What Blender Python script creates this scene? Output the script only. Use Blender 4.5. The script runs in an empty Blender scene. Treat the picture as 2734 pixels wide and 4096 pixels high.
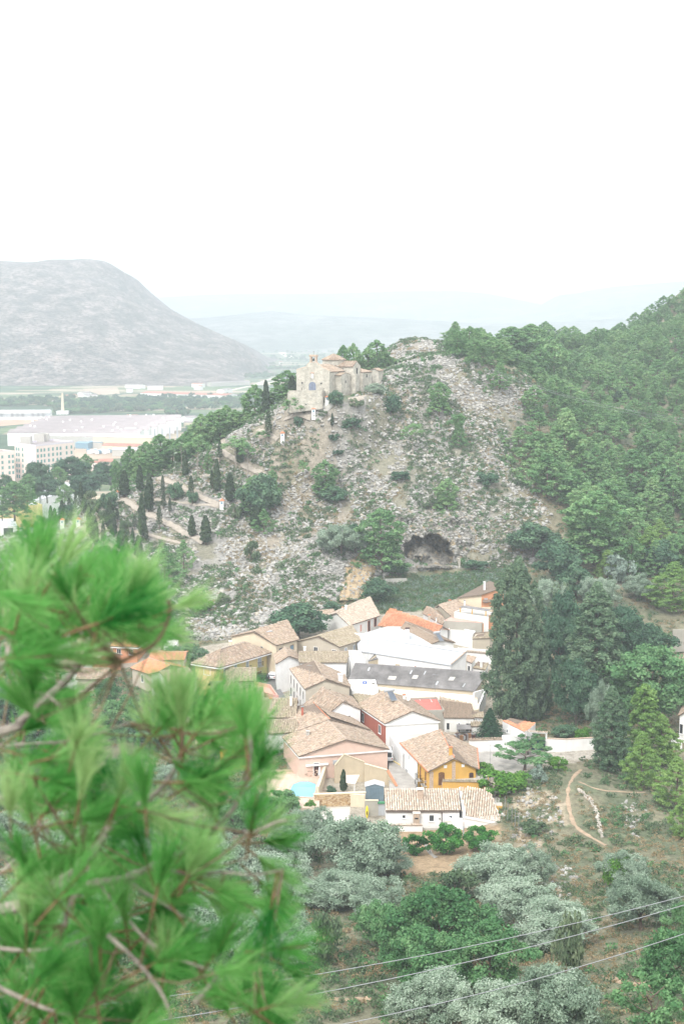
import bpy, math, random
import numpy as np
from mathutils import Vector, Matrix, noise as mnoise

# ------------------------------------------------------------------ camera, world, sun, exposure
SC = bpy.context.scene
COL = SC.collection
CAMZ = 85.0
FPX = 5689.0                      # focal length in pixels of the 2734 x 4096 photograph
PITCH = math.radians(7.74)
cam_d = bpy.data.cameras.new('camera')
cam_d.sensor_fit = 'VERTICAL'; cam_d.sensor_height = 36.0
cam_d.lens = 36.0 * FPX / 4096.0
cam_d.clip_start = 0.1; cam_d.clip_end = 30000
cam_d.dof.use_dof = True; cam_d.dof.focus_distance = 260.0; cam_d.dof.aperture_fstop = 7.0
cam = bpy.data.objects.new('camera', cam_d); COL.objects.link(cam)
cam.location = (0, 0, CAMZ); cam.rotation_euler = (math.pi/2 - PITCH, 0, 0)
SC.camera = cam

SUN_EL, SUN_ROT = math.radians(50), math.radians(203)
W = bpy.data.worlds.new('World'); SC.world = W; W.use_nodes = True
nt = W.node_tree; nt.nodes.clear()
o_ = nt.nodes.new('ShaderNodeOutputWorld'); bg = nt.nodes.new('ShaderNodeBackground')
sky = nt.nodes.new('ShaderNodeTexSky'); sky.sky_type = 'NISHITA'; sky.sun_disc = False
sky.sun_elevation = SUN_EL; sky.sun_rotation = SUN_ROT; sky.air_density = 1.0; sky.dust_density = 3.0; sky.ozone_density = 1.0
# an overcast sky: the clear sky's light seen through a bright, even cloud layer
hs = nt.nodes.new('ShaderNodeHueSaturation'); hs.inputs['Saturation'].default_value = 0.25
tc = nt.nodes.new('ShaderNodeTexCoord'); mp = nt.nodes.new('ShaderNodeMapping'); mp.inputs['Scale'].default_value = (1.2, 1.2, 5.0)
nz = nt.nodes.new('ShaderNodeTexNoise'); nz.inputs['Scale'].default_value = 2.2; nz.inputs['Detail'].default_value = 5; nz.inputs['Roughness'].default_value = .5
rp = nt.nodes.new('ShaderNodeValToRGB')
rp.color_ramp.elements[0].position = .34; rp.color_ramp.elements[0].color = (3.9, 3.95, 4.15, 1)
rp.color_ramp.elements[1].position = .53; rp.color_ramp.elements[1].color = (12.0, 12.1, 12.3, 1)
mx = nt.nodes.new('ShaderNodeMix'); mx.data_type = 'RGBA'; mx.inputs['Factor'].default_value = 0.88
L = nt.links.new
L(sky.outputs[0], hs.inputs['Color']); L(tc.outputs['Generated'], mp.inputs[0]); L(mp.outputs[0], nz.inputs['Vector'])
L(nz.outputs['Fac'], rp.inputs[0]); L(hs.outputs[0], mx.inputs['A']); L(rp.outputs[0], mx.inputs['B'])
L(mx.outputs['Result'], bg.inputs['Color']); bg.inputs['Strength'].default_value = 0.1
L(bg.outputs[0], o_.inputs['Surface'])

sd = bpy.data.lights.new('sun', 'SUN'); sd.energy = 1.3; sd.angle = math.radians(14); sd.color = (1.0, 0.96, 0.9)
sun = bpy.data.objects.new('sun', sd); COL.objects.link(sun)
_dir = Vector((math.sin(SUN_ROT)*math.cos(SUN_EL), math.cos(SUN_ROT)*math.cos(SUN_EL), math.sin(SUN_EL)))
sun.rotation_euler = _dir.to_track_quat('Z', 'Y').to_euler(); sun.location = (0, 0, 200)

SC.view_settings.view_transform = 'Standard'; SC.view_settings.look = 'None'
SC.view_settings.gamma = 1.0; SC.view_settings.use_curve_mapping = False
SC.view_settings.exposure = 1.28
SC.render.engine = 'CYCLES'
cy = SC.cycles
cy.use_denoising = True; cy.max_bounces = 5; cy.diffuse_bounces = 2; cy.glossy_bounces = 2; cy.transmission_bounces = 3
cy.volume_bounces = 2; cy.transparent_max_bounces = 8
try: cy.use_adaptive_sampling = True; cy.adaptive_threshold = 0.02
except Exception: pass

# ------------------------------------------------------------------ pixel <-> place
cp, sp = math.cos(PITCH), math.sin(PITCH)
def ke(sx, sy):
    u = (sx-1367.0)/FPX; v = (2048.0-sy)/FPX
    den = cp + v*sp
    return u/den, (-sp + v*cp)/den           # X per Y, Z per Y
def at(sx, sy, Y):
    k, e = ke(sx, sy); return Vector((Y*k, Y, CAMZ + Y*e))
def PZ(sx, sy, z):
    k, e = ke(sx, sy); Y = (z-CAMZ)/e; return Vector((Y*k, Y, z))
def proj(X, Y, Z):
    dz = Z-CAMZ; dep = Y*cp - dz*sp; up = Y*sp + dz*cp
    return 1367.0 + FPX*X/dep, 2048.0 - FPX*up/dep
def ppm(Y): return FPX/Y*0.97                # photograph pixels per metre at a distance

def in_poly(px, py, poly):
    inside = np.zeros(np.shape(px), bool); n = len(poly); j = n-1
    for i in range(n):
        xi, yi = poly[i]; xj, yj = poly[j]
        c = ((yi > py) != (yj > py)) & (px < (xj-xi)*(py-yi)/((yj-yi) if yj != yi else 1e-9) + xi)
        inside ^= c; j = i
    return inside

# ------------------------------------------------------------------ object helpers
def new_mesh(name, V, F, mats=(), mi=None, smooth=False):
    me = bpy.data.meshes.new(name)
    V = np.asarray(V, dtype=np.float32).reshape(-1, 3)
    if isinstance(F, np.ndarray):
        n, k = F.shape
        me.vertices.add(len(V)); me.vertices.foreach_set('co', V.ravel())
        me.loops.add(n*k); me.loops.foreach_set('vertex_index', F.astype(np.int32).ravel())
        me.polygons.add(n); me.polygons.foreach_set('loop_start', np.arange(0, n*k, k, dtype=np.int32))
        me.polygons.foreach_set('loop_total', np.full(n, k, dtype=np.int32))
        me.update(calc_edges=True)
    else:
        me.from_pydata([tuple(map(float, v)) for v in V], [], F); me.update()
    for m in (mats if isinstance(mats, (list, tuple)) else [mats]): me.materials.append(m)
    if mi is not None: me.polygons.foreach_set('material_index', np.asarray(mi, dtype=np.int32))
    if smooth: me.polygons.foreach_set('use_smooth', np.ones(len(me.polygons), bool))
    return me

def tag(o, label=None, cat=None, group=None, kind=None):
    if label: o['label'] = label
    if cat: o['category'] = cat
    if group: o['group'] = group
    if kind: o['kind'] = kind
    return o
def link(name, me, parent=None, loc=None, kind=None):
    o = bpy.data.objects.new(name, me); COL.objects.link(o)
    if parent is not None: o.parent = parent
    if loc is not None: o.location = loc
    if kind: o['kind'] = kind
    return o
def empty(name, loc, label, cat, group=None, rz=0.0):
    o = bpy.data.objects.new(name, None); COL.objects.link(o); o.location = loc; o.rotation_euler[2] = rz
    o.empty_display_size = .5
    return tag(o, label, cat, group)

class MB:
    """collects shapes; builds ONE mesh"""
    def __init__(s): s.v = []; s.f = []
    def add(s, V, F):
        b = len(s.v); s.v += [tuple(p) for p in V]; s.f += [tuple(i+b for i in f) for f in F]; return s
    def box(s, c, h, rz=0.0, M=None):
        cx, cy_, cz = c; hx, hy, hz = h; ca, sa = math.cos(rz), math.sin(rz); V = []
        for z in (-hz, hz):
            for x, y in ((-hx, -hy), (hx, -hy), (hx, hy), (-hx, hy)):
                V.append((cx + x*ca - y*sa, cy_ + x*sa + y*ca, cz+z))
        return s.add(V, [(3, 2, 1, 0), (4, 5, 6, 7), (0, 1, 5, 4), (1, 2, 6, 5), (2, 3, 7, 6), (3, 0, 4, 7)])
    def fbox(s, o, u, w, n, a, b, c0, c1, d0, d1):
        """box in a frame: origin o, axes u (a..b), w (c0..c1), n (d0..d1)"""
        V = [o + u*x + w*y + n*z for z in (d0, d1) for x, y in ((a, c0), (b, c0), (b, c1), (a, c1))]
        return s.add(V, [(3, 2, 1, 0), (4, 5, 6, 7), (0, 1, 5, 4), (1, 2, 6, 5), (2, 3, 7, 6), (3, 0, 4, 7)])
    def prism(s, pts, z0, z1):
        n = len(pts); V = [(p[0], p[1], z0) for p in pts] + [(p[0], p[1], z1) for p in pts]
        F = [tuple(range(n-1, -1, -1)), tuple(range(n, 2*n))] + [(i, (i+1) % n, (i+1) % n + n, i+n) for i in range(n)]
        return s.add(V, F)
    def slab(s, pts, th):
        """polygon in 3D given a thickness downwards"""
        n = len(pts); V = [tuple(p) for p in pts] + [(p[0], p[1], p[2]-th) for p in pts]
        F = [tuple(range(n)), tuple(range(2*n-1, n-1, -1))] + [(i, i+n, (i+1) % n + n, (i+1) % n) for i in range(n)]
        return s.add(V, F)
    def tube(s, pts, rad, k=6, cap=True):
        pts = [Vector(p) for p in pts]; n = len(pts); V = []; F = []
        rad = rad if isinstance(rad, (list, tuple)) else [rad]*n
        prev = None
        for i, p in enumerate(pts):
            d = (pts[min(i+1, n-1)]-pts[max(i-1, 0)]).normalized()
            a = prev if prev is not None else (Vector((0, 0, 1)) if abs(d.z) < .9 else Vector((1, 0, 0)))
            x = (a - d*a.dot(d)).normalized(); y = d.cross(x); prev = x
            for j in range(k):
                t = 2*math.pi*j/k; V.append(p + x*math.cos(t)*rad[i] + y*math.sin(t)*rad[i])
        for i in range(n-1):
            for j in range(k): F.append((i*k+j, i*k+(j+1) % k, (i+1)*k+(j+1) % k, (i+1)*k+j))
        if cap: F.append(tuple(range(k-1, -1, -1))); F.append(tuple((n-1)*k+j for j in range(k)))
        return s.add(V, F)
    def cyl(s, c, r, z0, z1, k=10, r1=None):
        return s.tube([(c[0], c[1], z0), (c[0], c[1], z1)], [r, r if r1 is None else r1], k)
    def build(s, name, m, parent=None, origin=None, kind=None, smooth=False):
        V = np.array([tuple(p) for p in s.v], dtype=np.float64).reshape(-1, 3)
        if origin is None and parent is not None: origin = parent_origin(parent)
        if origin is not None: V = V - np.array(origin)
        me = new_mesh(name, V, s.f, m, smooth=smooth)
        o = link(name, me, parent, None if parent is not None else origin, kind)
        return o
def parent_origin(p):
    x = Vector((0, 0, 0))
    while p is not None: x = x + p.location; p = p.parent
    return tuple(x)

# ------------------------------------------------------------------ materials
def _nt(name):
    m = bpy.data.materials.new(name); m.use_nodes = True; n = m.node_tree; n.nodes.clear()
    out = n.nodes.new('ShaderNodeOutputMaterial'); b = n.nodes.new('ShaderNodeBsdfPrincipled')
    n.links.new(b.outputs[0], out.inputs['Surface']); b.inputs['Specular IOR Level'].default_value = .2
    return m, n, b
def ramp(n, stops, interp='LINEAR'):
    r = n.nodes.new('ShaderNodeValToRGB'); cr = r.color_ramp; cr.interpolation = interp
    while len(cr.elements) < len(stops): cr.elements.new(.5)
    for e, (p, c) in zip(cr.elements, stops): e.position = p; e.color = tuple(c) + (1,)
    return r
def coords(n, space='Object', scale=(1, 1, 1)):
    t = n.nodes.new('ShaderNodeTexCoord'); mp = n.nodes.new('ShaderNodeMapping'); mp.inputs['Scale'].default_value = scale
    n.links.new(t.outputs[space], mp.inputs[0]); return mp.outputs[0]
def noise_tex(n, vec, scale, detail=4, rough=.55):
    t = n.nodes.new('ShaderNodeTexNoise'); t.inputs['Scale'].default_value = scale; t.inputs['Detail'].default_value = detail
    t.inputs['Roughness'].default_value = rough
    if vec is not None: n.links.new(vec, t.inputs['Vector'])
    return t.outputs['Fac']
def mixc(n, f, a, b, mode='MIX'):
    x = n.nodes.new('ShaderNodeMix'); x.data_type = 'RGBA'; x.blend_type = mode
    for s, v in (('Factor', f), ('A', a), ('B', b)):
        if isinstance(v, (int, float)): x.inputs[s].default_value = v
        elif isinstance(v, tuple): x.inputs[s].default_value = v if len(v) == 4 else v + (1,)
        else: n.links.new(v, x.inputs[s])
    return x.outputs['Result']
def bump(n, b, h, strength=.4, dist=.1):
    x = n.nodes.new('ShaderNodeBump'); x.inputs['Strength'].default_value = strength; x.inputs['Distance'].default_value = dist
    n.links.new(h, x.inputs['Height']); n.links.new(x.outputs[0], b.inputs['Normal'])

_plain = {}
def plain(name, col, rough=.8, var=.08, scale=1.5, metal=0.0):
    """paint / metal / cloth of one colour with slight wear"""
    if name in _plain: return _plain[name]
    m, n, b = _nt(name); v = coords(n)
    c2 = tuple(max(0, c*(1-var*2.2)) for c in col); c1 = tuple(min(1, c*(1+var)) for c in col)
    r = ramp(n, [(.3, c2), (.7, c1)]); n.links.new(noise_tex(n, v, scale, 6, .65), r.inputs[0])
    n.links.new(r.outputs[0], b.inputs['Base Color']); b.inputs['Roughness'].default_value = rough; b.inputs['Metallic'].default_value = metal
    _plain[name] = m; return m
_wall = {}
def wallmat(name, col, dirt=(.36, .33, .28), amount=.35):
    """plaster: mottled, with rain streaks and patches of dirt of their own shape"""
    if name in _wall: return _wall[name]
    m, n, b = _nt(name); v = coords(n)
    c0 = tuple(c*.9 for c in col)
    r = ramp(n, [(.35, c0), (.65, col)]); n.links.new(noise_tex(n, v, .8, 6, .6), r.inputs[0])
    v2 = coords(n, scale=(1.6, 1.6, .22)); st = noise_tex(n, v2, 1.1, 6, .7)
    mr = n.nodes.new('ShaderNodeMapRange'); mr.inputs['From Min'].default_value = .56; mr.inputs['From Max'].default_value = .8
    mr.inputs['To Max'].default_value = amount; n.links.new(st, mr.inputs['Value'])
    c = mixc(n, mr.outputs[0], r.outputs[0], dirt)
    n.links.new(c, b.inputs['Base Color']); b.inputs['Roughness'].default_value = .9
    bump(n, b, noise_tex(n, v, 6, 4), .25, .03)
    _wall[name] = m; return m
def tilemat(name, cols, moss=(.24, .23, .14), mossamt=.5):
    m, n, b = _nt(name); g = n.nodes.new('ShaderNodeNewGeometry'); k = len(cols)
    r = ramp(n, [(i/(k-1), c) for i, c in enumerate(cols)]); n.links.new(g.outputs['Random Per Island'], r.inputs[0])
    v = coords(n); ns = noise_tex(n, v, .7, 7, .72)
    mr = n.nodes.new('ShaderNodeMapRange'); mr.inputs['From Min'].default_value = .5; mr.inputs['From Max'].default_value = .72
    mr.inputs['To Max'].default_value = mossamt; n.links.new(ns, mr.inputs['Value'])
    c = mixc(n, mr.outputs[0], r.outputs[0], moss)
    n.links.new(c, b.inputs['Base Color']); b.inputs['Roughness'].default_value = .92
    bump(n, b, noise_tex(n, v, 9, 3), .3, .02); return m
def leafmat(name, c1, c2, c3, trans=.25, wt=(.35, .35, .3)):
    """leaves: colour by leaf, translucent"""
    m = bpy.data.materials.new(name); m.use_nodes = True; n = m.node_tree; n.nodes.clear()
    out = n.nodes.new('ShaderNodeOutputMaterial'); g = n.nodes.new('ShaderNodeNewGeometry'); oi = n.nodes.new('ShaderNodeObjectInfo')
    at_ = n.nodes.new('ShaderNodeAttribute'); at_.attribute_name = 'tint'
    ad = n.nodes.new('ShaderNodeMath'); ad.operation = 'MULTIPLY_ADD'; ad.inputs[1].default_value = wt[0]
    n.links.new(g.outputs['Random Per Island'], ad.inputs[0])
    a2 = n.nodes.new('ShaderNodeMath'); a2.operation = 'MULTIPLY_ADD'; a2.inputs[1].default_value = wt[1]
    n.links.new(at_.outputs['Fac'], a2.inputs[0])
    a3 = n.nodes.new('ShaderNodeMath'); a3.operation = 'MULTIPLY'; a3.inputs[1].default_value = wt[2]; n.links.new(oi.outputs['Random'], a3.inputs[0])
    n.links.new(a3.outputs[0], a2.inputs[2]); n.links.new(a2.outputs[0], ad.inputs[2])
    r = ramp(n, [(.1, c1), (.5, c2), (.9, c3)]); n.links.new(ad.outputs[0], r.inputs[0])
    d = n.nodes.new('ShaderNodeBsdfDiffuse'); t = n.nodes.new('ShaderNodeBsdfTranslucent'); x = n.nodes.new('ShaderNodeMixShader')
    n.links.new(r.outputs[0], d.inputs['Color']); n.links.new(r.outputs[0], t.inputs['Color']); x.inputs[0].default_value = trans
    n.links.new(d.outputs[0], x.inputs[1]); n.links.new(t.outputs[0], x.inputs[2]); n.links.new(x.outputs[0], out.inputs['Surface'])
    return m
def glassmat():
    m, n, b = _nt('window_glass'); b.inputs['Base Color'].default_value = (.045, .055, .065, 1)
    b.inputs['Roughness'].default_value = .12; b.inputs['Specular IOR Level'].default_value = .5; return m

M = {}
M['glass'] = glassmat()
M['white'] = wallmat('white_plaster', (.82, .815, .80), (.5, .48, .44), .3)
M['white_old'] = wallmat('weathered_white_plaster', (.74, .73, .70), (.36, .35, .32), .6)
M['cream'] = wallmat('cream_plaster', (.70, .60, .45), (.42, .36, .28), .3)
M['beige'] = wallmat('beige_plaster', (.52, .46, .37), (.34, .30, .24), .4)
M['pink'] = wallmat('pale_pink_plaster', (.70, .51, .42), (.48, .36, .28), .3)
M['ochre'] = wallmat('ochre_yellow_plaster', (.66, .39, .10), (.42, .27, .10), .35)
M['yellow'] = wallmat('pale_yellow_plaster', (.68, .55, .26), (.45, .36, .18), .3)
M['red'] = wallmat('brick_red_plaster', (.44, .145, .10), (.27, .10, .08), .35)
M['orange'] = wallmat('orange_plaster', (.60, .29, .16), (.38, .2, .12), .35)
M['grey_cement'] = wallmat('grey_cement_render', (.40, .38, .33), (.25, .24, .2), .5)
M['concrete'] = wallmat('pale_concrete', (.50, .48, .44), (.32, .3, .27), .5)
M['stonewall'] = wallmat('tan_rendered_wall', (.55, .46, .33), (.34, .28, .2), .55)
M['tile_tan'] = tilemat('tan_roof_tile', [(.25, .19, .15), (.38, .29, .22), (.53, .43, .34), (.30, .245, .20), (.46, .33, .24), (.42, .35, .285)])
M['tile_pale'] = tilemat('pale_roof_tile', [(.36, .29, .23), (.54, .45, .36), (.62, .54, .45), (.42, .35, .285), (.52, .40, .31)], mossamt=.3)
M['tile_orange'] = tilemat('orange_roof_tile', [(.55, .22, .12), (.62, .28, .16), (.66, .34, .20)], mossamt=.15)
M['tile_brown'] = tilemat('brown_roof_tile', [(.25, .19, .14), (.33, .25, .19), (.30, .24, .18)], (.2, .18, .14), .4)
M['tile_olive'] = tilemat('lichen_covered_roof_tile', [(.26, .22, .16), (.44, .37, .27), (.32, .27, .20), (.50, .43, .33)], (.3, .28, .14), .6)
M['tile_bed'] = plain('tile_mortar_bed', (.20, .155, .12), .95, .15)
M['tile_white'] = tilemat('limewashed_ridge_tile', [(.62, .5, .42), (.72, .66, .6), (.55, .4, .32)], mossamt=.2)
M['metal_white'] = plain('white_painted_sheet', (.45, .465, .485), .5, .08, .3)
M['corr_grey'] = plain('weathered_fibre_cement', (.24, .23, .225), .9, .22, .35)
M['wood'] = plain('brown_wood', (.22, .11, .05), .7, .2, 3)
M['darkwood'] = plain('dark_wood', (.075, .035, .03), .7, .2, 3)
M['dark'] = plain('dark_opening', (.02, .022, .025), .9, .1)
M['navy'] = plain('dark_blue_painted_steel', (.03, .06, .10), .5, .1)
M['steel'] = plain('galvanised_steel', (.36, .38, .39), .45, .1, 2, .6)
M['black'] = plain('black_iron', (.03, .03, .03), .6, .1)
M['bark'] = plain('grey_brown_bark', (.16, .125, .10), .95, .25, 4)
M['bark_pale'] = plain('pale_grey_bark', (.34, .30, .26), .95, .25, 30)
M['terracotta'] = plain('terracotta', (.55, .22, .12), .85, .12)
M['redpaint'] = plain('red_waterproof_paint', (.58, .16, .13), .8, .07, .6)
M['pinkpaint'] = plain('pink_terrace_tiles', (.62, .36, .30), .85, .08, .6)
M['brickpale'] = plain('pale_brick', (.52, .40, .31), .9, .15, 4)
M['tyre'] = plain('tyre_rubber', (.025, .025, .025), .9, .1)
M['skyblue_tile'] = plain('faded_blue_shutter', (.2, .33, .42), .6, .1)
M['shutter_grey'] = plain('grey_roller_shutter', (.42, .45, .48), .6, .06)
# ------------------------------------------------------------------ terrain: one real relief fitted to survey points
SP = [  # (photo x, photo y, distance)
 (1367,4096,132),(200,4096,132),(-300,4096,132),(800,4096,132),(2000,4096,128),(2500,4096,122),(3000,4096,120),
 (1300,3700,172),(400,3700,172),(-200,3700,172),(900,3700,172),(2000,3750,165),(2500,3750,158),(2700,3600,175),(3000,3600,172),
 (1300,3450,206),(700,3400,212),(200,3400,212),(1900,3450,205),(1650,3450,205),
 (2150,3350,214),(2090,3130,233),(2300,3100,238),(2500,3200,225),(2300,3300,214),(2100,3280,214),(2400,3450,200),(2200,3550,188),
 (2650,3400,205),(2700,3150,236),(2900,3300,220),
 (2700,2950,262),(2700,2700,300),(2720,2450,349),(2900,2700,300),
 (1700,2400,362),(1450,2400,362),(1950,2330,372),(2050,2260,385),(1750,2262,384),(1600,2290,378),(1300,2430,352),(1150,2480,345),
 (950,2520,338),(700,2560,335),(500,2500,348),(200,2550,345),(-100,2500,350),
 (700,2300,375),(900,2400,358),(1100,2300,368),(1300,2200,378),(1000,2080,398),(700,2130,398),(400,2150,405),(400,2300,382),(150,2200,408),(150,2400,375),(-100,2250,408),
 (1300,1900,412),(1000,1850,418),(800,1950,416),(600,2000,418),(400,2050,420),(250,2090,424),(60,2150,425),(-150,2200,430),
 (1000,1700,435),(850,1790,438),(650,1900,440),(480,1970,440),
 (1480,1520,445),(1650,1500,450),(1850,1500,450),(1950,1480,455),(2050,1480,462),(1500,1600,438),(1700,1650,436),
 (1500,1750,425),(1700,1800,420),(1900,1750,427),(2000,1650,442),(1500,2000,402),(1750,2000,404),(2000,1950,408),(1900,2120,392),
 (1600,2120,392),(1400,2080,395),(1750,2090,395),(2050,2100,396),
 (2100,1850,428),(2200,2080,398),(2300,2260,374),(2150,2250,382),(2500,2200,385),(2720,2230,385),(2900,2150,395),(2500,2330,365),(2700,2350,362),
 (2500,1830,450),(2700,1760,465),(2300,1680,490),(2500,1560,520),(2700,1500,545),(2734,1340,640),(2500,1420,600),(2300,1470,575),(2100,1460,560),(2900,1300,650),
 (2000,1420,562),(1650,1372,545),(1540,1390,540),(1800,1385,548),(1900,1400,552),(1600,1440,500),(1800,1450,500),
 (2150,1370,620),(2350,1400,640),
]
WP = [  # world points: village, yards, hidden sides
 (-8,225,2.6),(8,225,2.6),(22,223,2.6),(-25,225,2.8),(-50,235,2.8),(-5,240,3.2),(15,242,3.6),(-30,245,3.2),(27,241,4.6),(36,250,5.6),
 (0,262,4.3),(-20,262,4.2),(20,262,5),(45,262,6),(0,282,5.2),(-20,282,5.0),(25,280,5.6),(-45,280,3.6),(40,280,6.4),
 (0,302,6.4),(-25,302,6.2),(28,302,6.6),(-50,305,4.2),(0,322,8),(-22,322,7.8),(25,322,8),(-55,325,5),(5,342,10),(28,342,9.8),(-80,300,3),(-80,250,2),
 (-11,429,62),(-2,426,62),(6,442,63),(-12,446,60),(3,436,62.6),(-8,436,62),(-6,420,58.5),
 (-30,470,38),(-60,480,18),(-100,480,0),(-140,480,-10),(-120,440,4),(-150,400,0),(-20,520,28),(-60,540,-6),(-100,560,-14),(10,500,56),(0,600,10),(40,640,30),
 (-40,620,-15),(-150,600,-15),(-150,660,-15),(0,680,-15),(60,690,20),(120,700,84),(170,700,108),(170,600,100),(170,500,72),(160,420,45),(150,340,24),(140,260,10),
 (120,180,12),(-100,180,6),(-140,330,0),(-110,350,4),(-140,260,0),
 (0,100,27),(-60,100,24),(60,100,32),(0,60,47),(60,60,50),(-60,60,45),(0,20,74),(50,20,72),(-50,20,70),(0,-30,88),(0,0,82.5),
]
_pts = [tuple(at(*s)) for s in SP] + [tuple(map(float, w)) for w in WP]
_A = np.array(_pts)
def _rbf_fit(A, lam=4.0):
    n = len(A); d = np.hypot(A[:, None, 0]-A[None, :, 0], A[:, None, 1]-A[None, :, 1])/100
    K = np.where(d > 0, d*d*np.log(np.maximum(d, 1e-9)), 0) + np.eye(n)*lam*1e-3
    Pm = np.c_[np.ones(n), A[:, 0]/100, A[:, 1]/100]
    S = np.zeros((n+3, n+3)); S[:n, :n] = K; S[:n, n:] = Pm; S[n:, :n] = Pm.T
    return np.linalg.solve(S, np.r_[A[:, 2], 0, 0, 0])
_w = _rbf_fit(_A)
def rbf(X, Y):
    X = np.atleast_1d(np.asarray(X, float)); Y = np.atleast_1d(np.asarray(Y, float)); out = np.zeros(X.shape)
    xf, yf = X.ravel(), Y.ravel(); of = out.ravel()
    for i in range(0, len(xf), 20000):
        x = xf[i:i+20000, None]; y = yf[i:i+20000, None]
        d2 = ((x-_A[None, :, 0])**2+(y-_A[None, :, 1])**2)/1e4
        k = np.where(d2 > 1e-12, .5*d2*np.log(np.maximum(d2, 1e-12)), 0)
        of[i:i+20000] = k@_w[:-3] + _w[-3] + _w[-2]*x[:, 0]/100 + _w[-1]*y[:, 0]/100
    return of.reshape(X.shape)
# value noise in numpy
_rs = np.random.RandomState(5); _perm = _rs.rand(256, 256)
def vnoise(X, Y, s):
    x = X/s; y = Y/s; xi = np.floor(x).astype(int); yi = np.floor(y).astype(int); fx = x-xi; fy = y-yi
    fx = fx*fx*(3-2*fx); fy = fy*fy*(3-2*fy); g = lambda a, b: _perm[a % 256, b % 256]
    return (g(xi, yi)*(1-fx)+g(xi+1, yi)*fx)*(1-fy)+(g(xi, yi+1)*(1-fx)+g(xi+1, yi+1)*fx)*fy
def fbm(X, Y, s, o=4):
    r = 0; a = 1; t = 0
    for i in range(o): r = r+a*vnoise(X+i*37.7, Y-i*11.3, s/2**i); t += a; a *= .5
    return r/t
def sstep(a, b, x): t = np.clip((x-a)/(b-a), 0, 1); return t*t*(3-2*t)

ROCKPOLY = [(640,2560),(420,2520),(300,2400),(-100,2330),(-100,2130),(60,2050),(250,1960),(330,1900),(600,1780),(900,1640),(1100,1560),(1160,1600),(1330,1630),(1450,1560),(1530,1500),
            (1900,1480),(2060,1480),(2190,1500),(2200,1600),(2100,1700),(2050,1850),(2130,1950),(2200,2050),(2210,2200),(2080,2280),(1900,2270),(1800,2270),(1560,2300),(1430,2350),(1280,2440),(1100,2500),(900,2560)]
KNOLL = [(1500,1440),(1530,1380),(1650,1350),(1850,1380),(1950,1430),(1900,1490),(1540,1500)]
YARDS = [(1150,3330),(1150,2900),(900,2700),(700,2660),(150,2700),(150,2640),(700,2600),(1250,2520),(1500,2460),(1800,2420),(2050,2420),(2000,2800),(2000,2960),(2200,2990),(2400,2990),(2400,3030),(2150,3080),(2000,3100),(1990,3340),(1500,3460)]
CAVE_C = at(1720, 2262, 391)
def H0(X, Y):
    z = rbf(X, Y)
    out = np.maximum(sstep(650, 760, Y), np.maximum(sstep(170, 300, -X), 0))
    right = sstep(60, 200, X)
    z = z*(1-out*(1-right)) + (-15)*out*(1-right)
    z = np.maximum(z, -15.0) if True else z
    return z
def relief(X, Y, Z):
    sx, sy = proj(X, Y, Z)
    hill = in_poly(sx, sy, ROCKPOLY) | in_poly(sx, sy, KNOLL)
    yard = in_poly(sx, sy, YARDS) & (Y > 205) & (Y < 360)
    n1 = fbm(X, Y, 16, 4)-.5; n2 = fbm(X+91, Y*1.0+7, 3.6, 3)-.5
    amp = np.where(yard, 0.0, np.where(hill, 1.0, .45))
    amp = amp*sstep(20, 60, Y)*(1-sstep(660, 740, Y))
    return Z + amp*(n1*2.4 + np.where(hill, np.abs(n2)*2.2, n2*.8))
def HT(X, Y):
    X = np.asarray(X, float); Y = np.asarray(Y, float)
    z = H0(X, Y); z = relief(X, Y, z)
    # the church terrace is levelled
    f = 1-sstep(13, 19, np.hypot(X+1, (Y-437)*.85)); z = z*(1-f)+62.2*f
    # hollow of the cave
    dx = (X-CAVE_C.x)/12.5; dy = (Y-391.5)/9.5
    f = 1-sstep(.75, 1.0, np.sqrt(dx*dx+dy*dy)); z = z*(1-f)+np.minimum(z, CAVE_C.z-.8)*f
    # the platform of the pool
    return z
GX = np.arange(-165, 178, 1.3); GY = np.arange(-30, 702, 1.3)
_XX, _YY = np.meshgrid(GX, GY); GZ = HT(_XX, _YY)
# banks cut for the lane, house floors and the pool terrace
def ground(x, y):
    i = (x-GX[0])/1.3; j = (y-GY[0])/1.3; i = min(max(i, 0), len(GX)-1.001); j = min(max(j, 0), len(GY)-1.001)
    a, b = int(i), int(j); fx, fy = i-a, j-b
    return float((GZ[b, a]*(1-fx)+GZ[b, a+1]*fx)*(1-fy)+(GZ[b+1, a]*(1-fx)+GZ[b+1, a+1]*fx)*fy)
def groundv(x, y):
    i = np.clip((x-GX[0])/1.3, 0, len(GX)-1.001); j = np.clip((y-GY[0])/1.3, 0, len(GY)-1.001)
    a = i.astype(int); b = j.astype(int); fx = i-a; fy = j-b
    return (GZ[b, a]*(1-fx)+GZ[b, a+1]*fx)*(1-fy)+(GZ[b+1, a]*(1-fx)+GZ[b+1, a+1]*fx)*fy
def G(sx, sy, y0=90.0, y1=690.0):
    k, e = ke(sx, sy); Y = y0
    while Y < y1:
        if CAMZ+Y*e < ground(Y*k, Y):
            a, b = Y-1.0, Y
            for _ in range(12):
                m_ = (a+b)/2
                if CAMZ+m_*e < ground(m_*k, m_): b = m_
                else: a = m_
            return Vector((b*k, b, ground(b*k, b)))
        Y += 1.0
    if e < 0:
        Y = (-15-CAMZ)/e; return Vector((Y*k, Y, -15.0))
    return at(sx, sy, y1)
def P2(p):      # footprint point from a photo point known to lie on the ground
    return G(*p)

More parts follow.
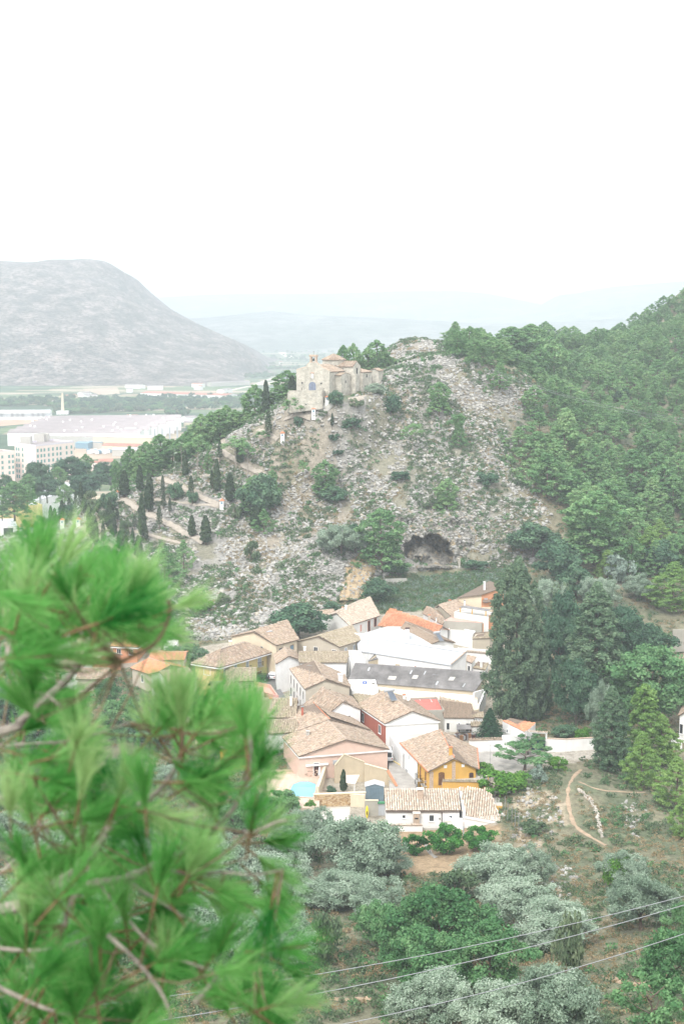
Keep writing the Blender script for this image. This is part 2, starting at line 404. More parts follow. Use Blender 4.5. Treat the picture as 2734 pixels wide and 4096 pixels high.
# ground colours, by what lies there
def ground_colour(X, Y, Z):
    sx, sy = proj(X, Y, Z); n = fbm(X, Y, 22, 4); n2 = fbm(X+50, Y+80, 6, 3); n3 = fbm(X-50, Y+180, 1.8, 2)
    grass = np.array([.13, .155, .095]); dry = np.array([.215, .205, .14]); soil = np.array([.25, .225, .16]); rock = np.array([.29, .28, .265]); ochre = np.array([.33, .275, .20])
    mix3 = lambda a, b, t: a*(1-t[..., None])+b*t[..., None]
    one = np.ones(X.shape)
    c = mix3(one[..., None]*grass, one[..., None]*dry, sstep(.35, .62, n2)); c = mix3(c, one[..., None]*soil, sstep(.52, .66, n)*.5)
    hill = (in_poly(sx, sy, ROCKPOLY) | in_poly(sx, sy, KNOLL)).astype(float)
    ch = mix3(one[..., None]*rock, one[..., None]*ochre, sstep(.5, .7, n)*.6); ch = mix3(ch, one[..., None]*dry, sstep(.5, .65, n2)*.75)
    c = mix3(c, ch, hill)
    tanp = in_poly(sx, sy, [(2040,1750),(2130,1900),(2260,2080),(2260,2200),(2120,2200),(2080,2050),(2000,1900)]).astype(float)
    c = mix3(c, mix3(one[..., None]*soil, one[..., None]*dry, sstep(.4, .6, n2)), tanp)
    bank = (in_poly(sx, sy, [(1350,2400),(1390,2260),(1440,2210),(1510,2230),(1500,2300),(1460,2390)])).astype(float)
    c = mix3(c, one[..., None]*np.array([.44, .33, .20])*(.8+.4*n3[..., None]), bank)
    yard = (in_poly(sx, sy, YARDS) & (Y > 205) & (Y < 360)).astype(float)
    c = mix3(c, one[..., None]*np.array([.40, .36, .30]), yard)
    orch = in_poly(sx, sy, [(1500,3290),(2010,3300),(1960,3480),(1600,3500),(1480,3420)]).astype(float)
    c = mix3(c, one[..., None]*np.array([.38, .28, .18]), orch)
    patio = in_poly(sx, sy, [(1100,3080),(1280,3080),(1290,3230),(1080,3230)]).astype(float)
    c = mix3(c, one[..., None]*np.array([.56, .42, .32]), patio)
    court = in_poly(sx, sy, [(1850,3020),(2400,2995),(2400,3030),(2200,3050),(2050,3090),(1900,3100)]).astype(float)
    c = mix3(c, one[..., None]*np.array([.47, .43, .38]), court)
    mound = in_poly(sx, sy, [(2050,3180),(2120,3140),(2260,3200),(2280,3300),(2170,3360),(2130,3480),(2270,3440),(2330,3500),(2150,3800),(2000,3650),(2050,3400)]).astype(float)
    c = mix3(c, mix3(one[..., None]*np.array([.44, .37, .28]), one[..., None]*grass, sstep(.45, .65, n3)), mound*sstep(.38, .5, n2))
    return c*(.85+.3*n3[..., None])
def ground_material():
    m, n, b = _nt('hillside_ground'); a = n.nodes.new('ShaderNodeAttribute'); a.attribute_name = 'gcol'
    v = coords(n); f1 = noise_tex(n, v, .9, 6, .7); f2 = noise_tex(n, v, 3.5, 4, .7)
    r = ramp(n, [(.3, (.55, .55, .52)), (.55, (1, 1, 1)), (.75, (1.25, 1.22, 1.18))]); n.links.new(f1, r.inputs[0])
    r2 = ramp(n, [(.3, (.7, .7, .68)), (.6, (1.1, 1.1, 1.08))]); n.links.new(f2, r2.inputs[0])
    c = mixc(n, 1.0, mixc(n, 1.0, a.outputs['Color'], r.outputs[0], 'MULTIPLY'), r2.outputs[0], 'MULTIPLY')
    n.links.new(c, b.inputs['Base Color']); b.inputs['Roughness'].default_value = .97
    bump(n, b, f2, .7, .35); return m
M['ground'] = ground_material()
def grid_mesh(name, X, Y, Z, mat, smooth=False):
    ny, nx = X.shape; idx = np.arange(nx*ny).reshape(ny, nx)
    F = np.stack([idx[:-1, :-1], idx[:-1, 1:], idx[1:, 1:], idx[1:, :-1]], -1).reshape(-1, 4)
    return new_mesh(name, np.stack([X, Y, Z], -1).reshape(-1, 3), F, mat, smooth=smooth)
gme = grid_mesh('hillside_terrain', _XX, _YY, GZ, M['ground'])
gc = ground_colour(_XX, _YY, GZ).reshape(-1, 3)
ca = gme.attributes.new('gcol', 'FLOAT_COLOR', 'POINT')
ca.data.foreach_set('color', np.c_[gc, np.ones(len(gc))].astype(np.float32).ravel())
tag(link('hillside_terrain', gme), kind='structure')

# ------------------------------------------------------------------ the valley floor, its fields and the mountains behind
def valley_material():
    m, n, b = _nt('valley_fields'); v = coords(n, scale=(.007, .02, 1))
    vo = n.nodes.new('ShaderNodeTexVoronoi'); vo.distance = 'CHEBYCHEV'; vo.inputs['Scale'].default_value = 1.0; vo.inputs['Randomness'].default_value = .8
    n.links.new(v, vo.inputs['Vector'])
    sep = n.nodes.new('ShaderNodeSeparateColor'); n.links.new(vo.outputs['Color'], sep.inputs[0])
    r = ramp(n, [(0, (.08, .14, .075)), (.25, (.13, .19, .10)), (.42, (.06, .11, .065)), (.6, (.34, .28, .21)), (.7, (.14, .18, .10)), (.85, (.40, .34, .27)), (1, (.10, .16, .09))], 'CONSTANT')
    n.links.new(sep.outputs[0], r.inputs[0])
    v2 = coords(n, scale=(.02, .09, 1)); f = noise_tex(n, v2, 1.0, 6, .7); r2 = ramp(n, [(.35, (.55, .6, .6)), (.6, (1.15, 1.1, 1.05))]); n.links.new(f, r2.inputs[0])
    w = n.nodes.new('ShaderNodeTexWave'); w.inputs['Scale'].default_value = 1.0; w.bands_direction = 'Y'; w.inputs['Distortion'].default_value = 1.5
    v3 = coords(n, scale=(.002, .035, 1)); n.links.new(v3, w.inputs['Vector']); r3 = ramp(n, [(.3, (.75, .8, .75)), (.7, (1.1, 1.1, 1.05))]); n.links.new(w.outputs['Fac'], r3.inputs[0])
    c = mixc(n, 1., mixc(n, 1., r.outputs[0], r2.outputs[0], 'MULTIPLY'), r3.outputs[0], 'MULTIPLY')
    n.links.new(c, b.inputs['Base Color']); b.inputs['Roughness'].default_value = 1; return m
M['valley'] = valley_material()
VX = np.concatenate([np.linspace(-6900, -500, 14), np.linspace(-400, 400, 9), np.linspace(500, 6900, 14)])
VY = np.concatenate([np.linspace(-90, 650, 6), np.linspace(700, 13900, 40)])
x_, y_ = np.meshgrid(VX, VY)
tag(link('valley_floor', grid_mesh('valley_floor', x_, y_, np.full(x_.shape, -15.3), M['valley'])), kind='structure')

def mountain_material(name, rockc, scrubc, sc):
    m, n, b = _nt(name); v = coords(n, scale=(1, 1, 2.2)); f = noise_tex(n, v, sc, 9, .72); f2 = noise_tex(n, v, sc*5, 6, .7)
    r = ramp(n, [(.38, scrubc), (.5, tuple(x*.6+y*.4 for x, y in zip(scrubc, rockc))), (.6, rockc)]); n.links.new(f, r.inputs[0])
    r2 = ramp(n, [(.40, (.35, .4, .33)), (.56, (1.25, 1.22, 1.2))]); n.links.new(f2, r2.inputs[0])
    n.links.new(mixc(n, 1., r.outputs[0], r2.outputs[0], 'MULTIPLY'), b.inputs['Base Color']); b.inputs['Roughness'].default_value = 1
    return m
def range_mesh(name, prof, Yr, Yb, Yback, nx, ny, noise_s, noise_a, mat, x0=-6900, x1=6900):
    """prof: skyline (photo x, photo y) at distance Yr; flanks run down to Yb and Yback"""
    pr = [at(sx, sy, Yr) for sx, sy in prof]; px = [p.x for p in pr]; pz = [p.z for p in pr]
    xs = np.linspace(x0, x1, nx); crest = np.interp(xs, px, pz); t = np.linspace(0, 1, ny)
    Y = np.where(t < .75, Yb+(Yr-Yb)*t/.75, Yr+(Yback-Yr)*(t-.75)/.25)
    X, YY = np.meshgrid(xs, Y); tt = t[:, None]
    s = np.where(tt < .75, np.sin(np.clip(tt/.75, 0, 1)*math.pi/2)**1.25, np.cos((tt-.75)/.25*math.pi/2))
    nz_ = fbm(X, YY, noise_s, 6)-.5; rid = 1-np.abs(fbm(X+333, YY*.4, noise_s*1.4, 4)-.5)*4
    Z = -15.6+(crest[None, :]+15.6)*s + (nz_*noise_a + (rid-.6)*noise_a*.45)*np.clip(s, 0, 1)*(1-.9*np.exp(-((tt-.75)/.13)**2))
    return tag(link(name, grid_mesh(name, X, YY, np.maximum(Z, -15.6), mat, smooth=False)), kind='structure')
M['mount_near'] = mountain_material('bare_mountain_rock_and_scrub', (.235, .20, .19), (.06, .062, .055), .028)
M['mount_far'] = mountain_material('distant_mountain', (.2, .2, .19), (.07, .09, .07), .004)
v2s = 2734/1568
PL = [(-900,640),(-500,560),(-250,585),(-100,596),(0,600),(60,601),(130,595),(190,600),(250,607),(300,635),(330,664),(380,705),(440,738),(500,768),(560,796),(595,828),(630,868),(680,885),(760,880),(2000,900)]
range_mesh('bare_mountain', [(a*v2s, b*v2s) for a, b in PL], 2900, 2150, 3600, 520, 130, 150, 55, M['mount_near'], -2200, 150)
PF = [(-3000,640),(0,660),(370,683),(470,677),(620,675),(750,674),(900,669),(1050,668),(1110,674),(1160,683),(1210,695),(1245,703),(1280,720),(1400,740),(4000,745)]
range_mesh('far_ridge', [(a*v2s, b*v2s) for a, b in PF], 8200, 6300, 9800, 300, 40, 900, 40, M['mount_far'])
PG = [(-3000,745),(300,735),(480,728),(620,712),(700,722),(900,730),(1100,742),(1300,738),(1600,720),(4000,700)]
range_mesh('middle_ridge', [(a*v2s, b*v2s) for a, b in PG], 5200, 4300, 6000, 300, 36, 500, 26, M['mount_far'])
PH = [(900,745),(1200,715),(1245,704),(1290,676),(1330,672),(1360,664),(1420,656),(1500,650),(1568,645),(1800,620),(2400,600),(4500,600)]
range_mesh('far_mountain', [(a*v2s, b*v2s) for a, b in PH], 7200, 5700, 8800, 260, 40, 700, 36, M['mount_far'], -800, 6900)

# ------------------------------------------------------------------ scattering (stuff only)
def scatter(name, pts, rot, scl, idx, sources, kind='stuff', label=None, cat=None):
    """pts Nx3; rot Nx3; scl N or Nx3; idx N -> which source mesh. A geometry-nodes instancer: one object."""
    me = bpy.data.meshes.new(name); pts = np.asarray(pts, np.float32); me.vertices.add(len(pts)); me.vertices.foreach_set('co', pts.ravel())
    scl = np.asarray(scl, np.float32); scl = np.repeat(scl[:, None], 3, 1) if scl.ndim == 1 else scl
    a = me.attributes.new('rot', 'FLOAT_VECTOR', 'POINT'); a.data.foreach_set('vector', np.asarray(rot, np.float32).ravel())
    a = me.attributes.new('scl', 'FLOAT_VECTOR', 'POINT'); a.data.foreach_set('vector', scl.ravel())
    a = me.attributes.new('pick', 'INT', 'POINT'); a.data.foreach_set('value', np.asarray(idx, np.int32))
    c = bpy.data.collections.new(name+'_pieces')
    for i, s in enumerate(sources):
        so = bpy.data.objects.new('%s_piece_%02d' % (name, i), s); c.objects.link(so)
    g = bpy.data.node_groups.new(name+'_nodes', 'GeometryNodeTree')
    g.interface.new_socket('Geometry', in_out='INPUT', socket_type='NodeSocketGeometry'); g.interface.new_socket('Geometry', in_out='OUTPUT', socket_type='NodeSocketGeometry')
    N = g.nodes.new; gi = N('NodeGroupInput'); go = N('NodeGroupOutput'); iop = N('GeometryNodeInstanceOnPoints'); ci = N('GeometryNodeCollectionInfo')
    ci.inputs['Collection'].default_value = c; ci.inputs['Separate Children'].default_value = True; ci.inputs['Reset Children'].default_value = True
    iop.inputs['Pick Instance'].default_value = True
    def na(nm, ty):
        x = N('GeometryNodeInputNamedAttribute'); x.data_type = ty; x.inputs['Name'].default_value = nm; return x.outputs['Attribute']
    l = g.links.new; l(gi.outputs[0], iop.inputs['Points']); l(ci.outputs[0], iop.inputs['Instance'])
    l(na('rot', 'FLOAT_VECTOR'), iop.inputs['Rotation']); l(na('scl', 'FLOAT_VECTOR'), iop.inputs['Scale']); l(na('pick', 'INT'), iop.inputs['Instance Index'])
    l(iop.outputs[0], go.inputs[0])
    o = link(name, me, kind=kind); md = o.modifiers.new('scatter', 'NODES'); md.node_group = g
    return tag(o, label, cat)
def rock_mesh(seed, mat):
    r = np.random.RandomState(seed); me = bpy.data.meshes.new('rock')
    import bmesh
    bm = bmesh.new(); bmesh.ops.create_icosphere(bm, subdivisions=1, radius=.5)
    for v in bm.verts:
        v.co *= .75+.5*r.rand(); v.co.z *= .7
    bm.to_mesh(me); bm.free(); me.materials.append(mat); return me
def tuft_mesh(seed, mat, n=26, w=.5, h=.5, leaf=.16):
    r = np.random.RandomState(seed)
    a = r.rand(n)*2*math.pi; d = np.sqrt(r.rand(n))*w*.5; z = r.rand(n)*h*(1-(d/(w*.5))**2*.6)
    c = np.c_[d*np.cos(a), d*np.sin(a), z]; return leafquads(c, leaf*(.6+.8*r.rand(n)), r, mat, 'tuft')
_ICO = None
def leafquads(c, s, r, mat, name, up=.3, aspect=.55, tint=None, dirs=None, core=None):
    global _ICO
    n = len(c); nrm = r.randn(n, 3) if dirs is None else dirs+r.randn(n, 3)*.55
    nrm[:, 2] += up; nrm /= np.linalg.norm(nrm, axis=1)[:, None]+1e-9
    t = r.randn(n, 3); t -= nrm*(t*nrm).sum(1)[:, None]; t /= np.linalg.norm(t, axis=1)[:, None]+1e-9; b = np.cross(nrm, t)
    s = np.asarray(s)[:, None]; V = np.stack([c-t*s*.5, c-b*s*.5*aspect, c+t*s*.5, c+b*s*.5*aspect+nrm*s*.12], 1).reshape(-1, 3)
    F = np.arange(4*n).reshape(n, 4); tn = np.repeat(r.rand(n) if tint is None else tint, 4)
    if core is not None:      # filler octahedron inside each leaf clump, kept to the darker leaf tints
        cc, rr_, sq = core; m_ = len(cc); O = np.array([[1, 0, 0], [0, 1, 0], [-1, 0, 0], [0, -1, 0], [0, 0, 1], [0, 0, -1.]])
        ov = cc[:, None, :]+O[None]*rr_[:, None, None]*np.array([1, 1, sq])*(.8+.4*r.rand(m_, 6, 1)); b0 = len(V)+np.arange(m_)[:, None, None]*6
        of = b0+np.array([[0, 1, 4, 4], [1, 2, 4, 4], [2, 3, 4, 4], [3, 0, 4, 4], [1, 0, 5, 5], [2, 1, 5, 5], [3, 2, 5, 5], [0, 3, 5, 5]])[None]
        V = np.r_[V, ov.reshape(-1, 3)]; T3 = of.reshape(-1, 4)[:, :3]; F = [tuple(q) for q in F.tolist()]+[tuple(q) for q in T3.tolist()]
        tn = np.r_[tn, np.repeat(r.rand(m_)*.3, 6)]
    me = new_mesh(name, V, F, mat)
    a_ = me.attributes.new('tint', 'FLOAT', 'POINT'); a_.data.foreach_set('value', tn.astype(np.float32)); return me
# ------------------------------------------------------------------ plant meshes (at real size, feet at the origin)
LM = {
 'pine': leafmat('aleppo_pine_needles', (.065,.165,.065), (.175,.325,.14), (.33,.47,.22), .3),
 'pine_light': leafmat('young_pine_needles', (.11,.22,.06), (.20,.34,.10), (.30,.44,.15), .3),
 'cypress': leafmat('cypress_scales', (.03,.055,.032), (.06,.095,.052), (.11,.15,.08), .1),
 'bigcypress': leafmat('dark_cypress_sprays', (.045,.09,.055), (.10,.165,.10), (.19,.27,.16), .15),
 'oak': leafmat('evergreen_oak_leaves', (.035,.09,.055), (.08,.16,.095), (.16,.26,.15), .2),
 'green': leafmat('broad_green_leaves', (.05,.145,.06), (.12,.26,.11), (.24,.40,.19), .3),
 'orange': leafmat('citrus_leaves', (.02,.10,.025), (.05,.20,.045), (.13,.34,.08), .25),
 'olive': leafmat('olive_leaves', (.12,.19,.13), (.27,.36,.265), (.46,.55,.44), .28),
 'scrub': leafmat('scrub_leaves', (.055,.105,.055), (.12,.18,.10), (.21,.26,.15), .2),
 'dry': leafmat('dry_grass', (.22,.17,.09), (.34,.27,.16), (.42,.35,.23), .3),
 'vine': leafmat('climber_leaves', (.05,.14,.03), (.11,.27,.05), (.22,.38,.08), .3),
 'autumn': leafmat('reddening_creeper', (.10,.16,.04), (.35,.28,.07), (.42,.12,.06), .3),
 'spruce': leafmat('dark_conifer_needles', (.018,.055,.03), (.035,.09,.045), (.06,.13,.07), .1),
 'fir': leafmat('fir_sprays', (.05,.11,.06), (.125,.21,.12), (.25,.34,.21), .15),
 'grey': leafmat('silver_shrub_leaves', (.14,.2,.17), (.25,.33,.27), (.36,.44,.37), .2),
}
def cloud(centres, radii, per, leaf, r, mat, name, squash=.7, up=.35, aspect=.6, shell=.75, core=.55):
    """leaf clumps: centres Nx3, radii N, per = leaves per clump"""
    C = np.repeat(centres, per, 0); R = np.repeat(radii, per); n = len(C)
    d = r.randn(n, 3); d /= np.linalg.norm(d, axis=1)[:, None]; rad = R*(shell+(1-shell)*1.6*(r.rand(n)-.4))
    keep = r.rand(n) < np.where(d[:, 2] < -.45, .35, 1.0)
    C, d, rad = C[keep], d[keep], rad[keep]; off = d*rad[:, None]; off[:, 2] *= squash
    tint = np.repeat(r.rand(len(centres)), per)[keep]
    return leafquads(C+off, leaf*(.6+.8*r.rand(len(C))), r, mat, name, up, aspect, tint, dirs=d, core=(centres, radii*core, squash) if core else None)
def trunk_mesh(h, r0, mat, limbs=(), lean=0.0, seed=0, k=6):
    rr = random.Random(seed); m = MB(); pts = []
    for i in range(5):
        t = i/4; pts.append((math.sin(t*2.3+seed)*lean*h*t, math.cos(t*1.7+seed)*lean*h*t, -.4+(h+.4)*t))
    m.tube(pts, [r0*(1-.75*i/4) for i in range(5)], k)
    for (z0, az, ln, rise) in limbs:
        t = min(z0/h, 1); b = Vector((math.sin(t*2.3+seed)*lean*h*t, math.cos(t*1.7+seed)*lean*h*t, z0))
        d = Vector((math.cos(az), math.sin(az), rise)).normalized()
        m.tube([b, b+d*ln*.5+Vector((0, 0, -.05*ln)), b+d*ln], [r0*.42, r0*.26, r0*.08], 5)
    return new_mesh('trunk', m.v, m.f, mat)
def mk_pine(seed, H=12.0, R=4.3, base=.13, nb=125, per=72, leaf=.38, mat='pine', cr=.88, lean=.02):
    r = np.random.RandomState(seed); C = []; Rd = []
    ph = r.rand()*6
    for i in range(nb):
        t = (i+.5)/nb; h = base+(1-base)*t**.85
        prof = R*(math.sin(min(1, (1-t)*1.25+.08)*math.pi/2)**1.0)*(.82+.3*math.sin(7*t+ph))
        a = i*2.39996+r.rand()*.8; d = prof*(.55+.5*r.rand()**.6)
        if t > .93: d *= .35
        C.append((d*math.cos(a), d*math.sin(a), H*h-.06*d+r.rand()*.4)); Rd.append(cr*(.75+.55*r.rand())*(1.1-.45*t))
    cm = cloud(np.array(C), np.array(Rd), per, leaf, r, LM[mat], 'crown', .62, .5, .62, .7)
    limbs = [(H*(base+(.9-base)*j/9.), j*2.4+1, R*.7*(1.05-j/12.), .35) for j in range(9)]
    return trunk_mesh(H*.9, H*.018+.03, M['bark'], limbs, lean, seed), cm
def mk_umbrella_pine(seed, H=11.0, R=3.2, mat='pine'):
    r = np.random.RandomState(seed); nb = 30; a = r.rand(nb)*6.28; d = R*np.sqrt(r.rand(nb)); z = H*(.68+.26*(1-(d/R)**2)+.12*(r.rand(nb)-.5))
    cm = cloud(np.c_[d*np.cos(a), d*np.sin(a), z], .75+.5*r.rand(nb), 90, .32, r, LM[mat], 'crown', .6, .55, .38, .7)
    limbs = [(H*(.45+.05*j), j*1.9, R*.8, .9) for j in range(7)]
    return trunk_mesh(H*.85, .17, M['bark_pale'], limbs, .035, seed), cm
def mk_cypress(seed, H=8.0, R=.85, n=3000, mat='cypress', leaf=.4, ragged=.25, bare=.12):
    r = np.random.RandomState(seed); t = r.rand(n)**.9; a = r.rand(n)*6.283
    bulge = 1+ragged*(np.sin(a*3+t*17+seed)+np.sin(a*2-t*29))*.5
    rad = R*(np.sin(np.clip((1-t)*.96+.04, 0, 1)*math.pi*.62)**.7)*np.clip(t*9+.35, 0, 1)*bulge*(.72+.33*r.rand(n))
    c = np.c_[rad*np.cos(a), rad*np.sin(a), H*(bare+(1-bare)*t)]
    d = np.c_[np.cos(a), np.sin(a), np.full(n, .6)]
    tint = ((np.floor(t*14)*7+np.floor(a*2)*13) % 11)/11.
    return trunk_mesh(H*.5, .13, M['bark'], (), .0, seed), leafquads(c, leaf*(.6+.8*r.rand(n)), r, LM[mat], 'crown', .3, .45, tint, d)
def mk_broad(seed, H=6.0, R=3.0, nb=50, per=130, leaf=.34, mat='oak', base=.12, cr=.9, flat=1.0, limbs=7, aspect=.72, bark='bark', open_=0.0):
    r = np.random.RandomState(seed); C = []; Rd = []; zc = H*(.5+base*.5); hz_ = H*(1-base)*.5
    for i in range(nb):
        v = r.randn(3); v /= np.linalg.norm(v); v[2] = v[2]*.95+.1; k = (.45+.55*r.rand()**.45)*(1-open_*.0)
        w = 1+.18*math.sin(3*math.atan2(v[1], v[0])+seed)+.12*math.sin(5*v[2]+seed*2)
        C.append((v[0]*(R-cr*.6)*k*w, v[1]*(R-cr*.6)*k*w, zc+v[2]*(hz_-cr*.45)*k*flat)); Rd.append(cr*(.65+.6*r.rand()))
    cm = cloud(np.array(C), np.array(Rd), per, leaf, r, LM[mat], 'crown', .85, .3, aspect, .72)
    lb = [(H*(base*.6+.12+.06*j), j*2.4+seed, R*.75, .75) for j in range(limbs)]
    return trunk_mesh(H*.62, .06+.02*H, M[bark], lb, .04, seed), cm
def mk_olive(seed, H=5.5, R=3.4, lobes=7, leaf=.2):
    r = np.random.RandomState(seed); C = []; Rd = []
    for i in range(lobes):
        a = i*2.4+r.rand(); d = R*.58*(0 if i == 0 else .7+.45*r.rand()); zc = H*(.55+.12*r.rand()-.1*(d > 0)); lr = R*(.42+.14*r.rand())
        for j in range(20):
            v = r.randn(3); v /= np.linalg.norm(v); v[2] = v[2]*.9+.1
            C.append((d*math.cos(a)+v[0]*lr*.8, d*math.sin(a)+v[1]*lr*.8, zc+v[2]*lr*.85)); Rd.append(.62*(.7+.6*r.rand())*R/3.2)
    cm = cloud(np.array(C), np.array(Rd), 210, leaf, r, LM['olive'], 'crown', .9, .35, .5, .6, .5)
    lb = [(H*.22+.1*j, j*1.3+seed, R*.75, 1.0) for j in range(6)]
    return trunk_mesh(H*.5, .22, M['bark'], lb, .05, seed, 7), cm
def mk_spruce(seed, H=9.0, R=2.2, mat='spruce', leaf=.3, n=7000):
    r = np.random.RandomState(seed); t = r.rand(n)**.8; a = r.rand(n)*6.283; layer = np.floor(t*13)/13; ft = (t-layer)*13
    rad = R*(1-t*.97)*(.35+.65*(1-ft)**.7)*(.55+.5*np.abs(np.sin(a*4+layer*31)))*(.35+.65*r.rand(n)**.5)
    c = np.c_[rad*np.cos(a), rad*np.sin(a), H*(.06+.94*t)-rad*.18]
    return trunk_mesh(H*.95, .14, M['bark'], (), 0, seed), leafquads(c, leaf*(.6+.8*r.rand(n)), r, LM[mat], 'crown', .6, .4, (layer*7) % 1, np.c_[np.cos(a), np.sin(a), np.full(n, .5)])
def mk_giant(seed, H=33.0, R=7.2, nb=230, per=210, mat='bigcypress', cr=1.5, leaf=.46, top=.35, asp=.72):
    """a very tall dark conifer with upswept, ragged sprays"""
    r = np.random.RandomState(seed); C = []; Rd = []
    for i in range(nb):
        t = (i+.5)/nb; a = i*2.39996+r.rand()*.6
        prof = R*(top+(1-top)*math.sin(min(1, (1-t)*1.5)*math.pi/2))*(min(1, .55+t*3.2)) if t < .8 else R*(top+(1-top)*math.sin(.3*math.pi/2))*max(.04, (1-t)/.2)**.8
        d = prof*(.62+.42*r.rand())*(1+.15*math.sin(a*2+t*9+seed))
        C.append((d*math.cos(a), d*math.sin(a), H*(.05+.93*t)+r.rand()*.6)); Rd.append(cr*(.6+.6*r.rand())*(1.1-.45*t))
    C = np.array(C); core = C*np.array([.45, .45, 1]); C = np.r_[C, core[::3]]; Rd = np.r_[Rd, np.array(Rd)[::3]]
    cm = cloud(C, Rd, per, leaf, r, LM[mat], 'crown', 1.15, .45, asp, .62)
    return trunk_mesh(H*.93, .5, M['bark'], (), .0, seed, 8), cm

KIND = {}
def kind(name, fn, H, variants): KIND[name] = (H, [fn(s) for s in variants])
kind('pine', lambda s: mk_pine(s), 12.0, (1, 2, 3))
kind('pine_narrow', lambda s: mk_pine(s, 13, 3.5, .08, 110, 72), 13.0, (4, 5))
kind('pine_light', lambda s: mk_pine(s, 12, 3.6, .04, 140, 85, .32, 'pine_light', .78), 12.0, (6, 7))
kind('pine_round', lambda s: mk_pine(s, 7, 3.1, .06, 44, 85, .28, 'pine'), 7.0, (8,))
kind('umbrella_pine', lambda s: mk_umbrella_pine(s), 11.0, (9, 10))
kind('cypress', lambda s: mk_cypress(s), 8.0, (11, 12, 13))
kind('thin_cypress', lambda s: mk_cypress(s, 8, .62, 1700, 'cypress', .28, .35, .25), 8.0, (14, 15))
kind('oak', lambda s: mk_broad(s), 6.0, (16, 17))
kind('bush', lambda s: mk_broad(s, 3.2, 2.1, 22, 110, .28, 'oak', .02, .7), 3.2, (18, 19))
kind('scrub', lambda s: mk_broad(s, 2.4, 1.8, 18, 100, .26, 'scrub', .0, .6), 2.4, (20, 21))
kind('green_tree', lambda s: mk_broad(s, 8, 4.2, 80, 150, .3, 'green', .04, .95), 8.0, (22, 23))
kind('open_tree', lambda s: mk_broad(s, 6, 3.4, 30, 100, .26, 'green', .30, .62, .9, 9), 6.0, (24,))
kind('orange_tree', lambda s: mk_broad(s, 4, 2.2, 60, 130, .22, 'orange', .0, .55), 4.0, (25, 26))
kind('olive', lambda s: mk_olive(s), 5.5, (27, 28, 29))
kind('spruce', lambda s: mk_spruce(s), 9.0, (30,))
kind('giant_cypress', lambda s: mk_giant(s), 33.0, (31,))
kind('giant_fir', lambda s: mk_giant(s, 30, 4.6, 220, 170, 'fir', 1.15, .42, .12, .65), 30.0, (32,))
kind('dark_tree', lambda s: mk_broad(s, 14, 6, 90, 170, .5, 'oak', .10, 1.5), 14.0, (33, 34))
kind('yellow_bush', lambda s: mk_broad(s, 2.6, 1.8, 18, 110, .25, 'vine', .0, .6), 2.6, (35,))
kind('grey_bush', lambda s: mk_broad(s, 2.4, 2.0, 18, 110, .25, 'grey', .0, .6), 2.4, (36,))
kind('round_tree', lambda s: mk_broad(s, 13, 6.6, 130, 170, .42, 'green', .02, 1.35), 13.0, (37,))

NAMES = dict(pine='pine_tree', pine_narrow='pine_tree', pine_light='pine_tree', pine_round='pine_tree', umbrella_pine='pine_tree', cypress='cypress_tree', thin_cypress='cypress_tree',
             oak='oak_tree', bush='bush', scrub='bush', green_tree='leafy_tree', open_tree='leafy_tree', orange_tree='orange_tree', olive='olive_tree', spruce='conifer_tree', giant_cypress='cypress_tree',
             giant_fir='conifer_tree', dark_tree='evergreen_tree', yellow_bush='bush', grey_bush='bush', round_tree='leafy_tree')
PROTO = {}; _tr = random.Random(77)
def tree(kd, loc, H, label, group=None, wide=1.0, var=None, rz=None):
    """a tree: an empty at its foot > trunk, crown. The first of a kind is built; others are copies that share its meshes"""
    h0, vs = KIND[kd]; i = _tr.randrange(len(vs)) if var is None else var % len(vs); s = H/h0; key = (kd, i); nm = NAMES[kd]
    if key not in PROTO:
        e = empty(nm, loc, label, nm.replace('_', ' '), group); tm, cm = vs[i]
        t_ = link('trunk', tm, e); c_ = link('crown', cm, e); PROTO[key] = (e, [t_, c_])
    else:
        e0, ch = PROTO[key]; e = e0.copy(); COL.objects.link(e)
        for c in ch: d = c.copy(); COL.objects.link(d); d.parent = e
        e['label'] = label
        if 'group' in e: del e['group']
        if group: e['group'] = group
    e.location = loc; e.scale = (s*wide, s*wide, s); e.rotation_euler[2] = _tr.random()*6.28 if rz is None else rz
    return e
def tree_px(kd, sx, sb, st, label, group=None, wpx=None, Y=None, **kw):
    """foot at photo point (sx, sb), top at photo y st"""
    p = G(sx, sb) if Y is None else at(sx, sb, Y)
    if Y is not None: p.z = min(p.z, ground(p.x, p.y)) if abs(p.x) < 160 else p.z
    _, e = ke(sx, st); H = max(.6, CAMZ+p.y*e-p.z)
    w = 1.0
    if wpx:
        h0, vs = KIND[kd]; cw = WID[kd]; w = (wpx/ppm(p.y))/(cw*H/h0)
    return tree(kd, p - Vector((0, 0, .15)), H, label, group, wide=w, **kw)
WID = {}
for k_, (h0, vs) in KIND.items():
    co = np.empty(len(vs[0][1].vertices)*3, np.float32); vs[0][1].vertices.foreach_get('co', co); co = co.reshape(-1, 3)
    WID[k_] = float(np.percentile(co[:, 0], 98)-np.percentile(co[:, 0], 2))
# ------------------------------------------------------------------ trees and bushes where they stand
T = tree_px
